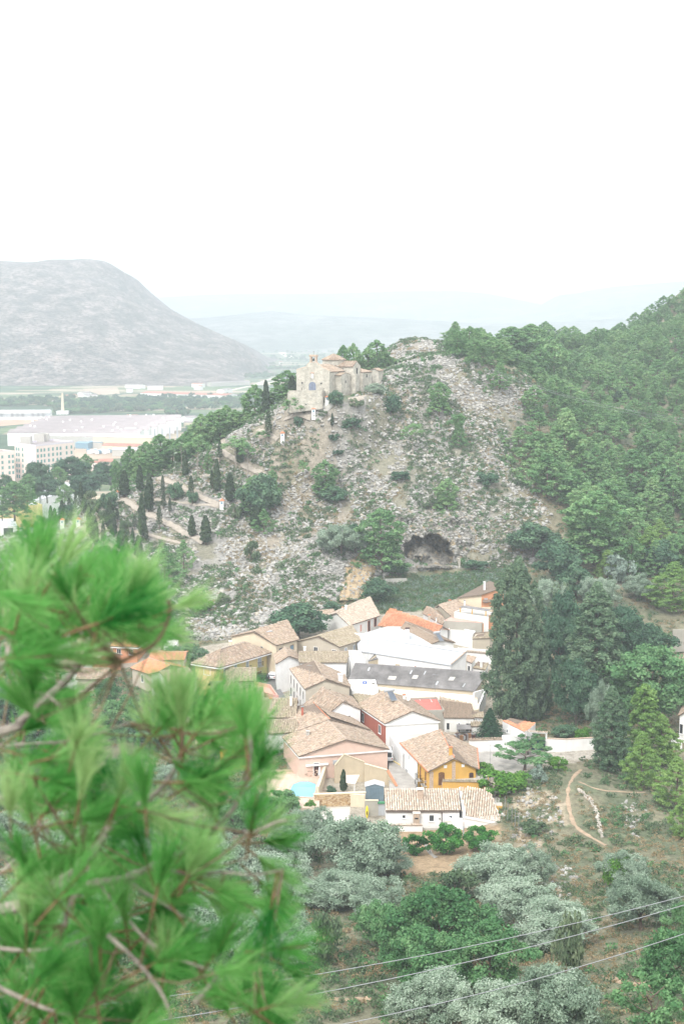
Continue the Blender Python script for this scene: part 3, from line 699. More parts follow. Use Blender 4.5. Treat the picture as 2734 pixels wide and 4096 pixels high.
# the forest on the right hillside
FOREST = [(2060,1640),(1800,1420),(1830,1350),(2000,1330),(2300,1360),(2734,1180),(2900,1150),(2900,2360),(2700,2330),(2450,2330),(2300,2230),(2270,2110),(2160,1980),(2050,1840),(2100,1720)]
_fr = np.random.RandomState(12); fp = []
for _ in range(26000):
    x = _fr.uniform(18, 172); y = _fr.uniform(352, 690)
    z = ground(x, y); sx, sy = proj(x, y, z)
    if sx > 2960 or not in_poly(sx, sy, FOREST): continue
    # bare rocky gaps between the trees
    if in_poly(sx, sy, [(2440,1800),(2530,1700),(2560,1760),(2500,1900)]) or in_poly(sx, sy, [(2460,1880),(2520,1950),(2530,2070),(2470,2060)]) or in_poly(sx, sy, [(2140,2010),(2280,2040),(2360,2240),(2200,2200)]): continue
    if y < 480 and in_poly(sx, sy, [(1960,1450),(2200,1490),(2230,1560),(2120,1640),(2040,1600)]): continue
    dmin = 6.2 if y < 480 else 6.6 if y < 540 else 5.4
    if any((x-a)**2+(y-b)**2 < dmin*dmin for a, b in fp): continue
    fp.append((x, y))
FAR_PINES = []
fp.sort(key=lambda q: q[1]); n_in = 0
for x, y in fp:
    z = ground(x, y); sx, sy = proj(x, y, z)
    H = _fr.uniform(7.5, 13.0)*(1.0 if y < 430 else .8 if y < 540 else .68); kd = ['pine', 'pine', 'pine_narrow', 'pine', 'pine', 'pine_round'][_fr.randint(6)]
    if y < 400 and _fr.rand() < .3: kd = 'pine_light'
    if y > 560: zone = ('rounded green pine in the wood along the far skyline ridge', 'pines on the skyline ridge')
    elif y > 455: zone = ('green pine in the dense hazy wood on the upper right hillside', 'pines of the upper hillside wood')
    else: zone = ('bright green pine in the dense wood low on the right hillside', 'pines of the lower hillside wood')
    vis = -60 < sx < 2790 and y < 640
    if vis and n_in < 255: tree(kd, (x, y, z-.3), H, zone[0], zone[1], wide=_fr.uniform(1.15, 1.55)); n_in += 1
    else: FAR_PINES.append((x, y, z-.3, H))
# single pines of the near forest edge
T('pine',2375,2262,1975,'tallest broad pine standing foremost at the lower edge of the right wood',wpx=230,var=0)
T('pine_narrow',2215,1990,1765,'pointed pine at the left tip of the right wood beside the scree',wpx=130)
T('pine_narrow',2255,1895,1640,'tall pine at the left edge of the right wood above the scree',wpx=170)
T('bush',2480,1605,1555,'dark teal bush in a clearing of the upper right wood',wpx=75)
T('oak',2130,2225,2095,'dark green bush clump at the bottom right of the rocky slope below the scree',wpx=160)
T('oak',2230,2340,2160,'dull green bushy tree below the scree beside the tall cypress top',wpx=150)
T('bush',1945,1948,1885,'round dark green bush alone on the pale scree at the right of the hill',wpx=75)
# hill: trees on the rock
T('pine',1755,1662,1530,'pine standing high on the rock slope right of the chapel, nearest the ridge',wpx=80)
T('umbrella_pine',1830,1788,1645,'slim pine on the rock slope below the high one, above the scree',wpx=75)
T('pine_narrow',1835,1790,1660,'second pine crowded beside the slim pine on the upper rock slope',wpx=60)
T('bush',1562,1660,1580,'dark green round bush on the slope right of the chapel',wpx=72)
T('bush',1405,1722,1665,'dark green bush below the chapel on the rocks',wpx=66)
T('bush',1335,1765,1732,'small dark bush on the rocks under the chapel bush',wpx=38)
T('bush',1350,1820,1795,'smallest dark bush halfway down the rocks under the chapel',wpx=40)
T('bush',1600,1925,1880,'dark round bush in the middle of the rock face',wpx=66)
T('umbrella_pine',1650,1820,1685,'thin pale pine with a bare trunk on the rock slope',wpx=85)
T('pine',1300,1985,1845,'green pine on the rock face left of centre, above the cliff',wpx=90)
T('oak',1335,2015,1945,'dark shrub growing under the pine above the ochre cliff stain',wpx=90)
T('pine',1785,2060,1920,'green pine on the rock above and right of the cave',wpx=85)
T('scrub',1740,2040,1995,'grey green shrub left of the pine above the cave',wpx=90)
T('umbrella_pine',1215,1950,1840,'tiny pale pine sapling on the rocks below the shrines',wpx=45)
T('olive',1365,2225,2085,'rounded grey green tree on the slope left of the cave pine',wpx=150)
T('oak',1420,2215,2100,'dark green tree squeezed between the grey tree and the cave pine',wpx=90)
T('pine',1525,2290,2040,'tall pine growing immediately left of the cave mouth',wpx=160,var=1)
T('bush',1580,2300,2240,'dark bush at the foot of the tall pine beside the cave',wpx=90)
T('oak',1510,2415,2315,'dark green rounded tree below the ochre bank above the roofs',wpx=100)
T('oak',1195,2560,2420,'large dark evergreen oak behind the cream house at the foot of the hill',wpx=180)
T('bush',1895,2278,2238,'green bush to the right of the cave mouth on the path',wpx=80)
T('scrub',1010,2250,2160,'grey green shrub on the rock slope above the cream house',wpx=60)
T('pine_round',1055,2135,2040,'low rounded light green pine on the rocks right of the white shrine',wpx=95)
T('pine_round',660,2350,2200,'wide dark pine on the slope behind the foreground branch',wpx=150)
T('pine_round',735,2290,2165,'smaller rounded pine touching the wide one on the slope',wpx=100)
T('yellow_bush',820,2445,2395,'small yellow green bush on the lower rock slope',wpx=66)
T('scrub',890,2420,2370,'brown green shrub beside the yellow green bush on the rocks',wpx=60)
T('scrub',640,2500,2420,'pale grey green shrub at the bottom of the rock slope',wpx=100)
# pines and trees around the chapel
T('pine',1150,1600,1485,'pine crowding the left side of the chapel',wpx=110,Y=447)
T('cypress',1168,1590,1500,'dark cypress against the left wall of the chapel',wpx=30,Y=441)
T('pine',1130,1640,1540,'second pine below the chapel on its left',wpx=110,Y=443)
T('pine',1020,1740,1545,'bright green pine on the crest left of the chapel',wpx=100,Y=446)
T('pine',985,1745,1640,'low pine at the foot of the bright green crest pine',wpx=110,Y=446)
T('cypress',1064,1700,1520,'tallest slender cypress on the crest left of the chapel',wpx=30,Y=440)
T('thin_cypress',1073,1770,1640,'slim cypress in front of the tallest one by the path',wpx=26)
T('umbrella_pine',1168,1715,1590,'rounded pine with a bare trunk below the chapel terrace',wpx=85)
T('bush',1193,1705,1665,'small dark bush at the foot of the rounded pine below the terrace',wpx=34)
T('cypress',1228,1650,1573,'conical cypress in front of the chapel terrace wall',wpx=38)
T('cypress',1217,1658,1608,'small cypress left of the conical one at the terrace wall',wpx=14)
T('cypress',1272,1576,1553,'tiny cypress beside the chapel door on the terrace',wpx=9,Y=424)
T('bush',1347,1622,1562,'round grey green bush at the corner of the chapel',wpx=56)
T('thin_cypress',1328,1716,1650,'isolated thin cypress on the rocks below the chapel',wpx=12)
T('scrub',1290,1665,1640,'grey shrub beside the chapel stairs',wpx=40)
T('scrub',1420,1630,1590,'dark shrub on the slope right of the chapel corner',wpx=60)
T('olive',1500,1580,1530,'pale spreading tree below the stone hut beside the chapel',wpx=70)
for i, (x, b, t, w) in enumerate([(1372,1500,1385,62),(1412,1500,1380,66),(1470,1505,1395,70),(1505,1500,1362,84),(1545,1500,1420,76),(1440,1500,1420,60)]):
    T('pine', x, b, t, ['pine with its crown just over the chapel roof ridge', 'second pine behind the chapel roof, the slimmer one', 'pine between the chapel and the tallest pine', 'tallest full pine behind the stone hut by the chapel', 'low pine to the right of the tallest one behind the hut', 'short pine half hidden behind the chapel wing'][i], 'pines behind the chapel', wpx=w, Y=468+i*3)
for i, (x, b, t, w, kd) in enumerate([(1622,1490,1435,12,'thin_cypress'),(1598,1490,1440,10,'cypress'),(1608,1492,1450,8,'thin_cypress'),(1582,1490,1442,14,'cypress'),(1655,1428,1418,5,'cypress'),(1910,1482,1425,12,'thin_cypress'),(1952,1484,1418,18,'cypress'),(1893,1440,1410,12,'cypress')]):
    T(kd, x, b, t, ['slender cypress first of the row on the ridge', 'second slender cypress of the ridge row', 'shortest cypress of the ridge row', 'leftmost cypress of the ridge row', 'tiny cypress on the knoll', 'thin cypress beside the white track on the ridge', 'conical cypress right of the white track on the ridge', 'cypress left of the white track near the knoll'][i], 'cypresses along the ridge', wpx=w, Y=463+i)
for i, (x, b, t, w) in enumerate([(1695,1492,1425,70),(1655,1490,1440,60),(1735,1492,1430,60),(1805,1492,1395,80),(1780,1492,1410,60),(1560,1492,1430,50)]):
    T('pine', x, b, t, ['pine in front of the bare knoll, middle of its group', 'pine left of the middle one before the knoll', 'pine between two others before the knoll', 'largest pine right of the bare knoll', 'pine leaning on the largest one by the knoll', 'pine at the left foot of the knoll'][i], 'pines before the knoll', wpx=w, Y=470+2*i)
T('bush',1632,1400,1382,'single dark bush on the bare pale knoll',wpx=38,Y=540)
for i, (x, b, t, w) in enumerate([(1900,1490,1400,130),(1975,1500,1400,120),(2015,1505,1395,150),(2085,1500,1420,100),(2158,1478,1385,75),(2210,1480,1370,120),(1925,1440,1330,120),(1850,1440,1345,100),(2040,1430,1310,150),(2120,1430,1300,140)]):
    T('pine', x, b, t, 'rounded pine in the grove at the right end of the ridge', 'pines at the right end of the ridge', wpx=w, Y=475+6*i)

# the slope of the stations: pines, cypresses
for i, (x, b, t, w) in enumerate([(805,1790,1660,80),(845,1770,1650,70),(880,1760,1640,90),(905,1740,1625,80),(850,1800,1700,110),(780,1860,1710,90),(640,1830,1740,90),(690,1850,1760,80),(745,1830,1730,80),(585,1880,1770,80),(610,1900,1800,80),(560,1900,1800,60),(520,1890,1790,60),(470,1960,1850,50),(940,1700,1640,60)]):
    T('pine', x, b, t, 'green pine on the wooded crest left of the chapel', 'pines along the left crest', wpx=w, Y=438+(i % 5)*3)
U = [(790,1905,1740,100),(945,1880,1745,115),(990,1900,1770,70),(728,1870,1740,70),(1050,1790,1720,60)]
for i, (x, b, t, w) in enumerate(U):
    T('umbrella_pine', x, b, t, ['tall bare stemmed pine leaning over the zigzag path', 'flat topped pine beside the upper path bend', 'small flat topped pine near the path stones', 'thin flat topped pine at the left of the leaning one', 'short flat topped pine under the tallest cypress'][i], 'umbrella pines by the path', wpx=w)
CY = [(741,1910,1800,24),(868,1975,1835,26),(848,1965,1880,16),(920,2015,1895,34),(765,2010,1900,22),(630,1905,1840,12),(560,1970,1860,26),(485,1960,1850,30),(498,1990,1880,36),(446,1950,1865,28),(525,1935,1815,28),
      (326,2060,1925,22),(305,2050,1960,16),(142,2090,2010,24),(570,2160,1975,30),(638,2120,2020,22),(655,2040,1970,18),(595,2050,1930,34),(590,2020,1960,20),(768,2150,2060,28),(823,2180,2060,38),(442,2130,1990,30),(455,2150,2040,24),(430,2120,2030,20),(380,2180,2060,30),
      (555,2235,2140,30),(483,2200,2120,30),(532,2190,2110,16),(498,2240,2110,30),(585,2170,2095,16),(415,2190,2080,18),(360,2150,2010,24),(250,2100,2000,24),(220,2100,2030,20),(205,2110,2020,18),(960,1860,1760,28),(1010,2070,1960,46),(985,2060,1980,30),(1022,2120,2020,40),(0,2150,2090,16),(278,2060,1990,18),(340,2070,1990,20),(680,2060,1990,14),(880,1850,1760,20),(600,2000,1890,26),(652,1990,1900,16),(540,2120,2060,18),(470,2090,2030,16)]
for i, (x, b, t, w) in enumerate(CY):
    lab = 'slender dark cypress beside the zigzag path on the left slope' if w < 24 else 'full dark cypress standing on the rocky left slope'
    T('cypress' if w >= 24 else 'thin_cypress', x, b, t, lab, 'slender cypresses of the left slope' if w < 24 else 'full cypresses of the left slope', wpx=w)
T('cypress',920,2010,1890,'cypress close beside the white shrine at the upper path',wpx=30)
for i, (x, b, t, w) in enumerate([(1045,2075,1900,120),(1000,2060,1930,80),(1090,1990,1880,60),(1020,1960,1900,60)]):
    T(['oak','pine','pine_narrow','pine'][i], x, b, t, ['dark broad tree in the copse on the slope left of centre', 'green pine leading the copse on the slope', 'pointed green pine at the right of the copse', 'small pine at the top of the copse'][i], wpx=w)
for i, (x, b, t, w) in enumerate([(700,2000,1930,60),(560,1890,1850,60),(830,1880,1810,50),(400,2080,2000,70),(270,2090,2010,60),(360,2030,1960,60),(310,2020,1930,60),(240,2040,1950,80),(440,2050,1960,60),(160,2110,2060,50),(100,2140,2080,60),(940,2080,2010,50),(770,2020,1960,40),(500,2150,2080,50)]):
    T(['bush','scrub','pine_round','scrub'][i % 4], x, b, t, 'bush among the cypresses of the left slope', 'bushes of the left slope', wpx=w)
# woods between the hill and the hotel
DW = [(150,1990,1850,130),(235,1980,1870,140),(290,1950,1830,140),(345,1930,1820,120),(190,2010,1900,120),(60,2080,1930,110),(20,1990,1900,60),(110,2030,1940,100),(420,1930,1850,80),(460,1900,1840,60),(400,1960,1880,80),(260,2020,1940,110),(50,2000,1930,80),(10,2080,1990,100),(330,2000,1900,110),(500,1880,1830,70),(230,1920,1870,60),(120,2010,1900,50)]
for i, (x, b, t, w) in enumerate(DW):
    Yd = 640-(b-1850)*.55; p = at(x, b, Yd); _, e = ke(x, t)
    tree(['dark_tree', 'pine'][i % 2], p, CAMZ+Yd*e-p.z, 'green tree in the wood between the hotel and the cypress slope', 'trees in front of the hotel', wide=1.0+.25*(i % 3))
# hillside to the right, below the forest
for i, (x, b, t, w, kd, lab) in enumerate([
  (2060,2885,2235,205,'giant_cypress','huge dark cypress towering over the village at its right edge'),
  (2130,2885,2480,120,'giant_cypress','shorter dark cypress trunk merged behind the huge one'),
  (2375,2850,2335,200,'giant_fir','tall shaggy conifer right of the huge cypress'),
  (2330,2820,2560,130,'dark_tree','dark tree at the left foot of the shaggy conifer'),
  (2225,2740,2470,130,'dark_tree','very dark evergreen between the huge cypress and the shaggy conifer'),
  (2260,2700,2370,150,'dark_tree','dark evergreen rising behind the gap between the two giant conifers'),
  (2480,2660,2430,190,'dark_tree','broad dark green tree behind the shaggy conifer'),
  (2600,2640,2500,130,'oak','dark oak beside the block wall at the right edge'),
  (2600,2880,2585,300,'round_tree','big rounded bright green tree at the right above the pines'),
  (2300,2900,2640,150,'dark_tree','mid green tree in the walled garden left of the loose conifer'),
  (2440,3085,2745,130,'giant_fir','loose dark green conifer in front of the white garden wall'),
  (2400,2960,2720,100,'olive','grey green tree leaning over the white garden wall'),
  (2570,3050,2740,190,'pine_light','light green pine right of the loose dark conifer'),
  (2640,3060,2860,130,'pine_light','light green pine merging to the right of the tall light pine'),
  (2560,3150,2930,125,'pine_light','small pointed light green pine on the slope in front'),
  (2700,3230,3030,150,'pine_light','light green pine cut by the right edge of the mound'),
  (2725,3350,3180,90,'pine_light','small light pine at the right edge beside the path'),
  (2690,2440,2250,180,'pine_light','bright green pine leaning in at the right edge above the block wall'),
  (2480,2330,2210,120,'grey_bush','pale grey green tree at the foot of the right wood'),
  (2560,2400,2290,110,'olive','grey olive on the slope under the right wood'),
  (2400,2440,2290,120,'olive','grey green olive below the foremost broad pine'),
  (2300,2400,2260,110,'oak','dull oak left of the slope olives'),
  (2180,2460,2300,130,'olive','grey tree behind the top of the huge cypress on its right'),
  (2640,2300,2160,120,'oak','dark green oak in the right wood edge'),
  (2240,2470,2330,110,'scrub','scrubby tree behind the dark evergreens'),
  (2110,3020,2935,110,'open_tree','small spreading green tree in front of the walled yard'),
  (2096,3080,2978,170,'open_tree','open green tree on the lane edge under the gate'),
  (2150,3130,3060,75,'grey_bush','blue green juniper bush beside the open green tree'),
  (2228,3080,3025,80,'yellow_bush','bright green round bush at the top of the mound'),
  (1985,3180,3080,150,'yellow_bush','tangle of bright climber behind the yellow house wall'),
  (1930,3110,3045,80,'yellow_bush','climber against the right corner of the yellow house'),
  (2060,3160,3090,110,'yellow_bush','trailing bright green climber at the top of the cliff'),
  (1957,2958,2830,80,'spruce','small dark blue green fir in the yard behind the coped wall'),
  (2250,2950,2895,90,'bush','dark bush inside the white garden wall'),
  (2330,2965,2910,60,'yellow_bush','green bush spilling over the white garden wall'),
  ]):
    T(kd, x, b, t, lab, wpx=w)
# orchard and gardens in front of the long white house
for x, b, t, w, lab in [(1657,3419,3333,102,'small orange tree at the left of the orchard row'), (1782,3415,3292,140,'bright orange tree in the middle of the orchard row, the widest'), (1913,3399,3297,120,'dark green orange tree at the right of the orchard row'), (1535,3378,3281,90,'orange tree at the corner of the terrace left of the white house')]:
    T('orange_tree', x, b, t, lab, wpx=w*.84)
T('cypress',1373,3170,3075,'narrow dark cypress in the courtyard of the pink house',wpx=26)
T('bush',1325,3175,3140,'ivy bush in the corner of the pink house courtyard',wpx=36)
T('green_tree',1130,3260,3150,'leafy garden tree beside the swimming pool',wpx=140)
T('yellow_bush',1240,3250,3200,'bright green climber on the wall below the pool',wpx=50)
T('oak',740,2660,2575,'dark leafy tree between the village houses at the left',wpx=130)
T('yellow_bush',1000,2560,2535,'little green bush on the roof terrace of the cream house',wpx=22)
T('oak',1330,2450,2405,'dark bush behind the white house with the brown doors',wpx=70)
T('yellow_bush',2470,3560,3420,'fresh green bush on the mound slope',wpx=110)
# olives and trees of the near slope
OL = [(1240,3420,3215,180,'olive'),(1170,3470,3280,150,'olive'),(1410,3520,3270,330,'olive'),(1535,3500,3385,180,'olive'),(1330,3620,3480,260,'olive'),(1480,3650,3500,220,'olive'),(1960,3580,3380,260,'olive'),(2120,3560,3370,160,'olive'),(2080,3690,3500,270,'olive'),
      (2190,3790,3590,300,'olive'),(1820,3620,3480,170,'scrub'),(2130,3330,3280,120,'scrub'),(2270,3900,3640,130,'scrub'),(2560,3720,3500,230,'olive'),(2480,3560,3400,180,'olive'),(1720,4120,3870,280,'olive'),(2010,4200,3900,320,'olive'),(2230,4200,3870,330,'olive'),
      (1760,3880,3530,380,'green_tree'),(1600,3880,3600,260,'green_tree'),(1950,3980,3700,330,'green_tree'),(1720,4010,3700,300,'green_tree'),(1510,3780,3600,200,'green_tree'),(2680,4020,3700,260,'green_tree'),(2600,4180,3900,240,'open_tree'),(2730,3800,3600,150,'green_tree'),
      (1100,3600,3400,240,'olive'),(900,3550,3330,240,'olive'),(700,3500,3280,240,'olive'),(500,3500,3290,260,'olive'),(250,3500,3250,260,'olive'),(60,3420,3220,220,'olive'),(80,3750,3500,300,'olive'),(420,3800,3560,300,'olive'),(760,3820,3560,300,'olive'),(1090,3850,3620,300,'olive'),(1300,3860,3650,140,'scrub'),
      (980,3240,3120,120,'green_tree'),(930,3330,3200,160,'green_tree'),(60,3220,3080,140,'olive'),(700,3150,3040,140,'olive'),(240,3180,3060,130,'olive'),(480,3160,3020,160,'green_tree'),(480,2960,2780,180,'green_tree'),(430,2850,2700,100,'green_tree'),(600,3000,2850,150,'oak'),(150,3000,2850,160,'oak'),(280,3020,2880,130,'olive'),(30,2900,2750,120,'oak')]
place = ['silver green olive', 'leafy bright green tree', 'low grey green scrub', 'open leafy tree', 'dark evergreen oak']
for i, (x, b, t, w, kd) in enumerate(OL):
    adj = {'olive': 'silver green olive tree', 'green_tree': 'leafy bright green tree', 'scrub': 'low grey green bush', 'open_tree': 'thin leafy tree', 'oak': 'dark leafy oak'}[kd]
    zone = 'in the gully at the bottom centre' if (1350 < x < 2100 and b > 3560) else 'below the orange tree orchard' if (1050 < x < 2200 and b <= 3700) else 'on the bank at the bottom right' if x > 2100 else 'on the slope behind the foreground pine branch'
    T(kd, x, b, t, adj+' '+zone, adj+'s '+zone, wpx=w)

# ------------------------------------------------------------------ ground cover (nobody could count it)
BANK = [(1350,2400),(1390,2260),(1440,2210),(1510,2230),(1500,2300),(1460,2390)]
sc_r = np.random.RandomState(3)
def region_points(n, x0, x1, y0, y1, polys, keep=None, excl=()):
    x = sc_r.uniform(x0, x1, n); y = sc_r.uniform(y0, y1, n); z = groundv(x, y); sx, sy = proj(x, y, z)
    m = np.zeros(n, bool)
    for p in polys: m |= in_poly(sx, sy, p)
    for p in excl: m &= ~in_poly(sx, sy, p)
    if keep is not None: m &= keep(x, y)
    return off_path(np.c_[x, y, z][m])
PATHS = [[(1027,1717),(1067,1737),(1118,1764)], [(842,1785),(893,1817),(957,1848),(1000,1877),(1050,1900)], [(628,1912),(676,1928),(740,1957),(804,1989),(886,2025)], [(612,1998),(701,2008),(800,2020),(886,2028)],
 [(488,1998),(548,2033),(600,2059),(663,2091),(753,2142),(823,2174)], [(314,2107),(357,2135),(421,2167),(490,2200),(572,2250)], [(332,2104),(420,2116),(510,2126),(638,2151),(759,2174)], [(250,2120),(180,2140),(100,2142)], [(1130,1680),(1215,1662),(1252,1680)], [(1385,1610),(1440,1596),(1500,1575)],
 [(2326,3075),(2299,3097),(2272,3139),(2267,3198),(2283,3272),(2304,3315),(2368,3352),(2432,3389)], [(2304,3123),(2352,3145),(2379,3161),(2485,3169),(2591,3169)]]
PSEG = []
for pl in PATHS:
    q_ = [G(*p) for p in pl]
    for a_, b_ in zip(q_, q_[1:]):
        k_ = max(1, int((b_-a_).length/1.2)); PSEG += [tuple(a_+(b_-a_)*(i/k_)) for i in range(k_)]
PSEG = np.array(PSEG)[:, :2]
def off_path(P, d=1.55):
    if not len(P): return P
    m = np.ones(len(P), bool)
    for i in range(0, len(P), 8000): m[i:i+8000] = (((P[i:i+8000, None, :2]-PSEG[None])**2).sum(2).min(1) > d*d)
    return P[m]
M['rock'] = None
def rockmat():
    m, n, b = _nt('limestone'); oi = n.nodes.new('ShaderNodeObjectInfo'); v = coords(n)
    r = ramp(n, [(0, (.27, .265, .255)), (.5, (.37, .36, .345)), (.85, (.45, .44, .425)), (1, (.39, .35, .29))])
    n.links.new(oi.outputs['Random'], r.inputs[0]); f = noise_tex(n, v, 3, 5, .7); r2 = ramp(n, [(.35, (.6, .6, .58)), (.62, (1.15, 1.15, 1.12))]); n.links.new(f, r2.inputs[0])
    n.links.new(mixc(n, 1., r.outputs[0], r2.outputs[0], 'MULTIPLY'), b.inputs['Base Color']); b.inputs['Roughness'].default_value = .95; bump(n, b, f, .6, .2); return m
M['rock'] = rockmat()
rocks = [rock_mesh(s, M['rock']) for s in range(4)]
def rocks_on(name, P, s0, s1, power=2.2):
    n = len(P); s = s0+(s1-s0)*sc_r.rand(n)**power
    scl = np.c_[s*(1+.5*sc_r.rand(n)), s*(.8+.3*sc_r.rand(n)), s*(.7+.4*sc_r.rand(n))]
    rot = np.c_[sc_r.uniform(-.7, .4, n), sc_r.uniform(-.6, .6, n), sc_r.uniform(-3, 3, n)]
    scatter(name, P+np.c_[np.zeros(n), np.zeros(n), scl[:, 2]*.08], rot, scl, sc_r.randint(0, 4, n), rocks)
P_ = region_points(125000, -110, 75, 325, 560, [ROCKPOLY, KNOLL], excl=[BANK], keep=lambda x, y: fbm(x, y, 9, 3) > .36)
rocks_on('loose_hillside_rock', P_, .4, 1.5, 2.6)
P_ = region_points(9000, 10, 60, 120, 250, [[(2050,3180),(2120,3140),(2260,3200),(2280,3300),(2170,3360),(2130,3480),(2270,3440),(2330,3500),(2150,3800),(2000,3650),(2050,3400)], [(2480,3180),(2600,3250),(2560,3360),(2480,3300)]])
rocks_on('loose_mound_rock', P_, .2, 1.0)
tufts = [tuft_mesh(s, LM['scrub'], 44, 1.4, .7, .3) for s in range(4)]+[tuft_mesh(9, LM['green'], 44, 1.1, .7, .3)]
dryt = [tuft_mesh(20+s, LM['dry'], 30, 1.0, .6, .26) for s in range(3)]
def tufts_on(name, P, src, s0, s1):
    n = len(P); s = s0+(s1-s0)*sc_r.rand(n)**1.6
    scatter(name, P, np.c_[np.zeros(n), np.zeros(n), sc_r.rand(n)*6.28], s, sc_r.randint(0, len(src), n), src)
P_ = region_points(64000, -110, 75, 325, 560, [ROCKPOLY, KNOLL], excl=[BANK], keep=lambda x, y: fbm(x+40, y-15, 7, 3) > .43)
tufts_on('hillside_scrub', P_, tufts, .5, 1.7)
P_ = region_points(26000, -110, 75, 325, 560, [ROCKPOLY, KNOLL], excl=[BANK], keep=lambda x, y: fbm(x-70, y+15, 12, 3) > .52)
tufts_on('hillside_dry_grass', P_, dryt, .6, 1.6)
OPEN = [(-400,4300),(-400,2700),(0,2560),(700,2600),(1280,2440),(1560,2300),(2080,2250),(2250,2080),(2080,1900),(2060,1640),(2000,1400),(2900,1100),(3000,4300)]
ex = [YARDS, BANK, [(1100,3080),(1290,3080),(1290,3230),(1080,3230)], [(1500,3290),(2010,3300),(1960,3480),(1600,3500),(1480,3420)], [(1850,3020),(2400,2995),(2400,3030),(2200,3050),(2050,3090),(1900,3100)]]
P_ = region_points(90000, -90, 170, 95, 700, [OPEN], excl=ex, keep=lambda x, y: (sc_r.rand(len(x)) < np.clip(220/y, .3, 1)) & (fbm(x, y, 8, 3) > .42))
tufts_on('slope_scrub', P_, tufts, .5, 1.5)
P_ = region_points(90000, -90, 120, 95, 460, [OPEN], excl=ex, keep=lambda x, y: fbm(x+9, y+77, 8, 3) > .40)
tufts_on('slope_dry_grass', P_, dryt+[tuft_mesh(30, LM['scrub'], 30, 1.0, .5, .26)], .4, 1.2)

P_ = region_points(16000, -20, 60, 335, 400, [[(1530,2330),(2040,2270),(2060,2400),(1850,2410),(1650,2450),(1480,2440)]])
tufts_on('green_bank_scrub', P_, [tuft_mesh(60+i, LM[k_], 44, 1.4, .9, .32) for i, k_ in enumerate(('grey', 'scrub', 'green', 'scrub'))], .6, 1.3)
FP = np.array(FAR_PINES)
if len(FP):
    pm = [KIND['pine'][1][0][1], KIND['pine'][1][1][1], KIND['pine'][1][2][1]]
    scatter('wooded_ridge', FP[:, :3], np.c_[np.zeros(len(FP)), np.zeros(len(FP)), sc_r.rand(len(FP))*6.28], np.c_[FP[:, 3]/12.0*1.35, FP[:, 3]/12.0*1.35, FP[:, 3]/12.0], sc_r.randint(0, 3, len(FP)), pm)
print('forest', len(fp), 'individual', n_in, 'far', len(FP))
# ------------------------------------------------------------------ builders for buildings
UP = Vector((0, 0, 1))
def lerp(a, b, t): return a+(b-a)*t
def tiles(pts, pitch=.30, expo=.42, r=None, width=.235, hgt=.085, lift=.05):
    """overlapping barrel tiles laid on a roof plane. pts[0]->pts[1] is the eave. Returns V (n,8,3), F per tile"""
    r = r or np.random.RandomState(int(abs(pts[0].x*37+pts[0].y*11)) % 9999)
    p0 = Vector(pts[0]); u = (Vector(pts[1])-p0); Lu = u.length; u.normalize()
    nrm = None
    for i in range(2, len(pts)):
        c = u.cross(Vector(pts[i])-p0)
        if c.length > .3: nrm = c.normalized(); break
    if nrm.z < 0: nrm = -nrm
    s = nrm.cross(u); 
    if s.z < 0: s = -s
    P = np.array([[(Vector(p)-p0).dot(u), (Vector(p)-p0).dot(s)] for p in pts])
    a0, a1 = P[:, 0].min(), P[:, 0].max(); b1 = P[:, 1].max()
    ii = np.arange(a0+pitch/2, a1, pitch); jj = np.arange(-.02, b1-expo*.3, expo)
    I, J = np.meshgrid(ii, jj); I = I.ravel(); J = J.ravel()
    k = in_poly(I, J+expo*.5, [tuple(q) for q in P]); I, J = I[k], J[k]; n = len(I)
    I = I+r.uniform(-.022, .022, n); J = J+r.uniform(-.035, .035, n); w = width*(.93+.12*r.rand(n)); w2 = w*.8; h = hgt*(.85+.3*r.rand(n)); Lg = expo+.09
    skew = r.uniform(-.02, .02, n); tilt = lift*(.8+.5*r.rand(n))
    prof = [(-.5, 0), (-.28, .82), (.28, .82), (.5, 0)]
    V = np.zeros((n, 8, 3)); U3, S3, N3, O3 = [np.array(x) for x in (u, s, nrm, p0)]
    for e, (dj, ww, zz) in enumerate(((0, w, tilt), (Lg, w2, np.full(n, .012)))):
        for q, (px_, pz_) in enumerate(prof):
            a = I+px_*ww+(skew if e else 0); b = J+dj; z = zz+pz_*h
            V[:, e*4+q] = O3+a[:, None]*U3+b[:, None]*S3+z[:, None]*N3
    return V
def tiles_mesh(Vs, mat, origin, name='tile'):
    V = np.concatenate(Vs); n = len(V); base = (np.arange(n)*8)[:, None, None]
    f = np.array([[0, 1, 5, 4], [1, 2, 6, 5], [2, 3, 7, 6], [3, 2, 1, 0]])[None]
    return new_mesh(name, V.reshape(-1, 3)-np.array(origin), (base+f).reshape(-1, 4), mat)

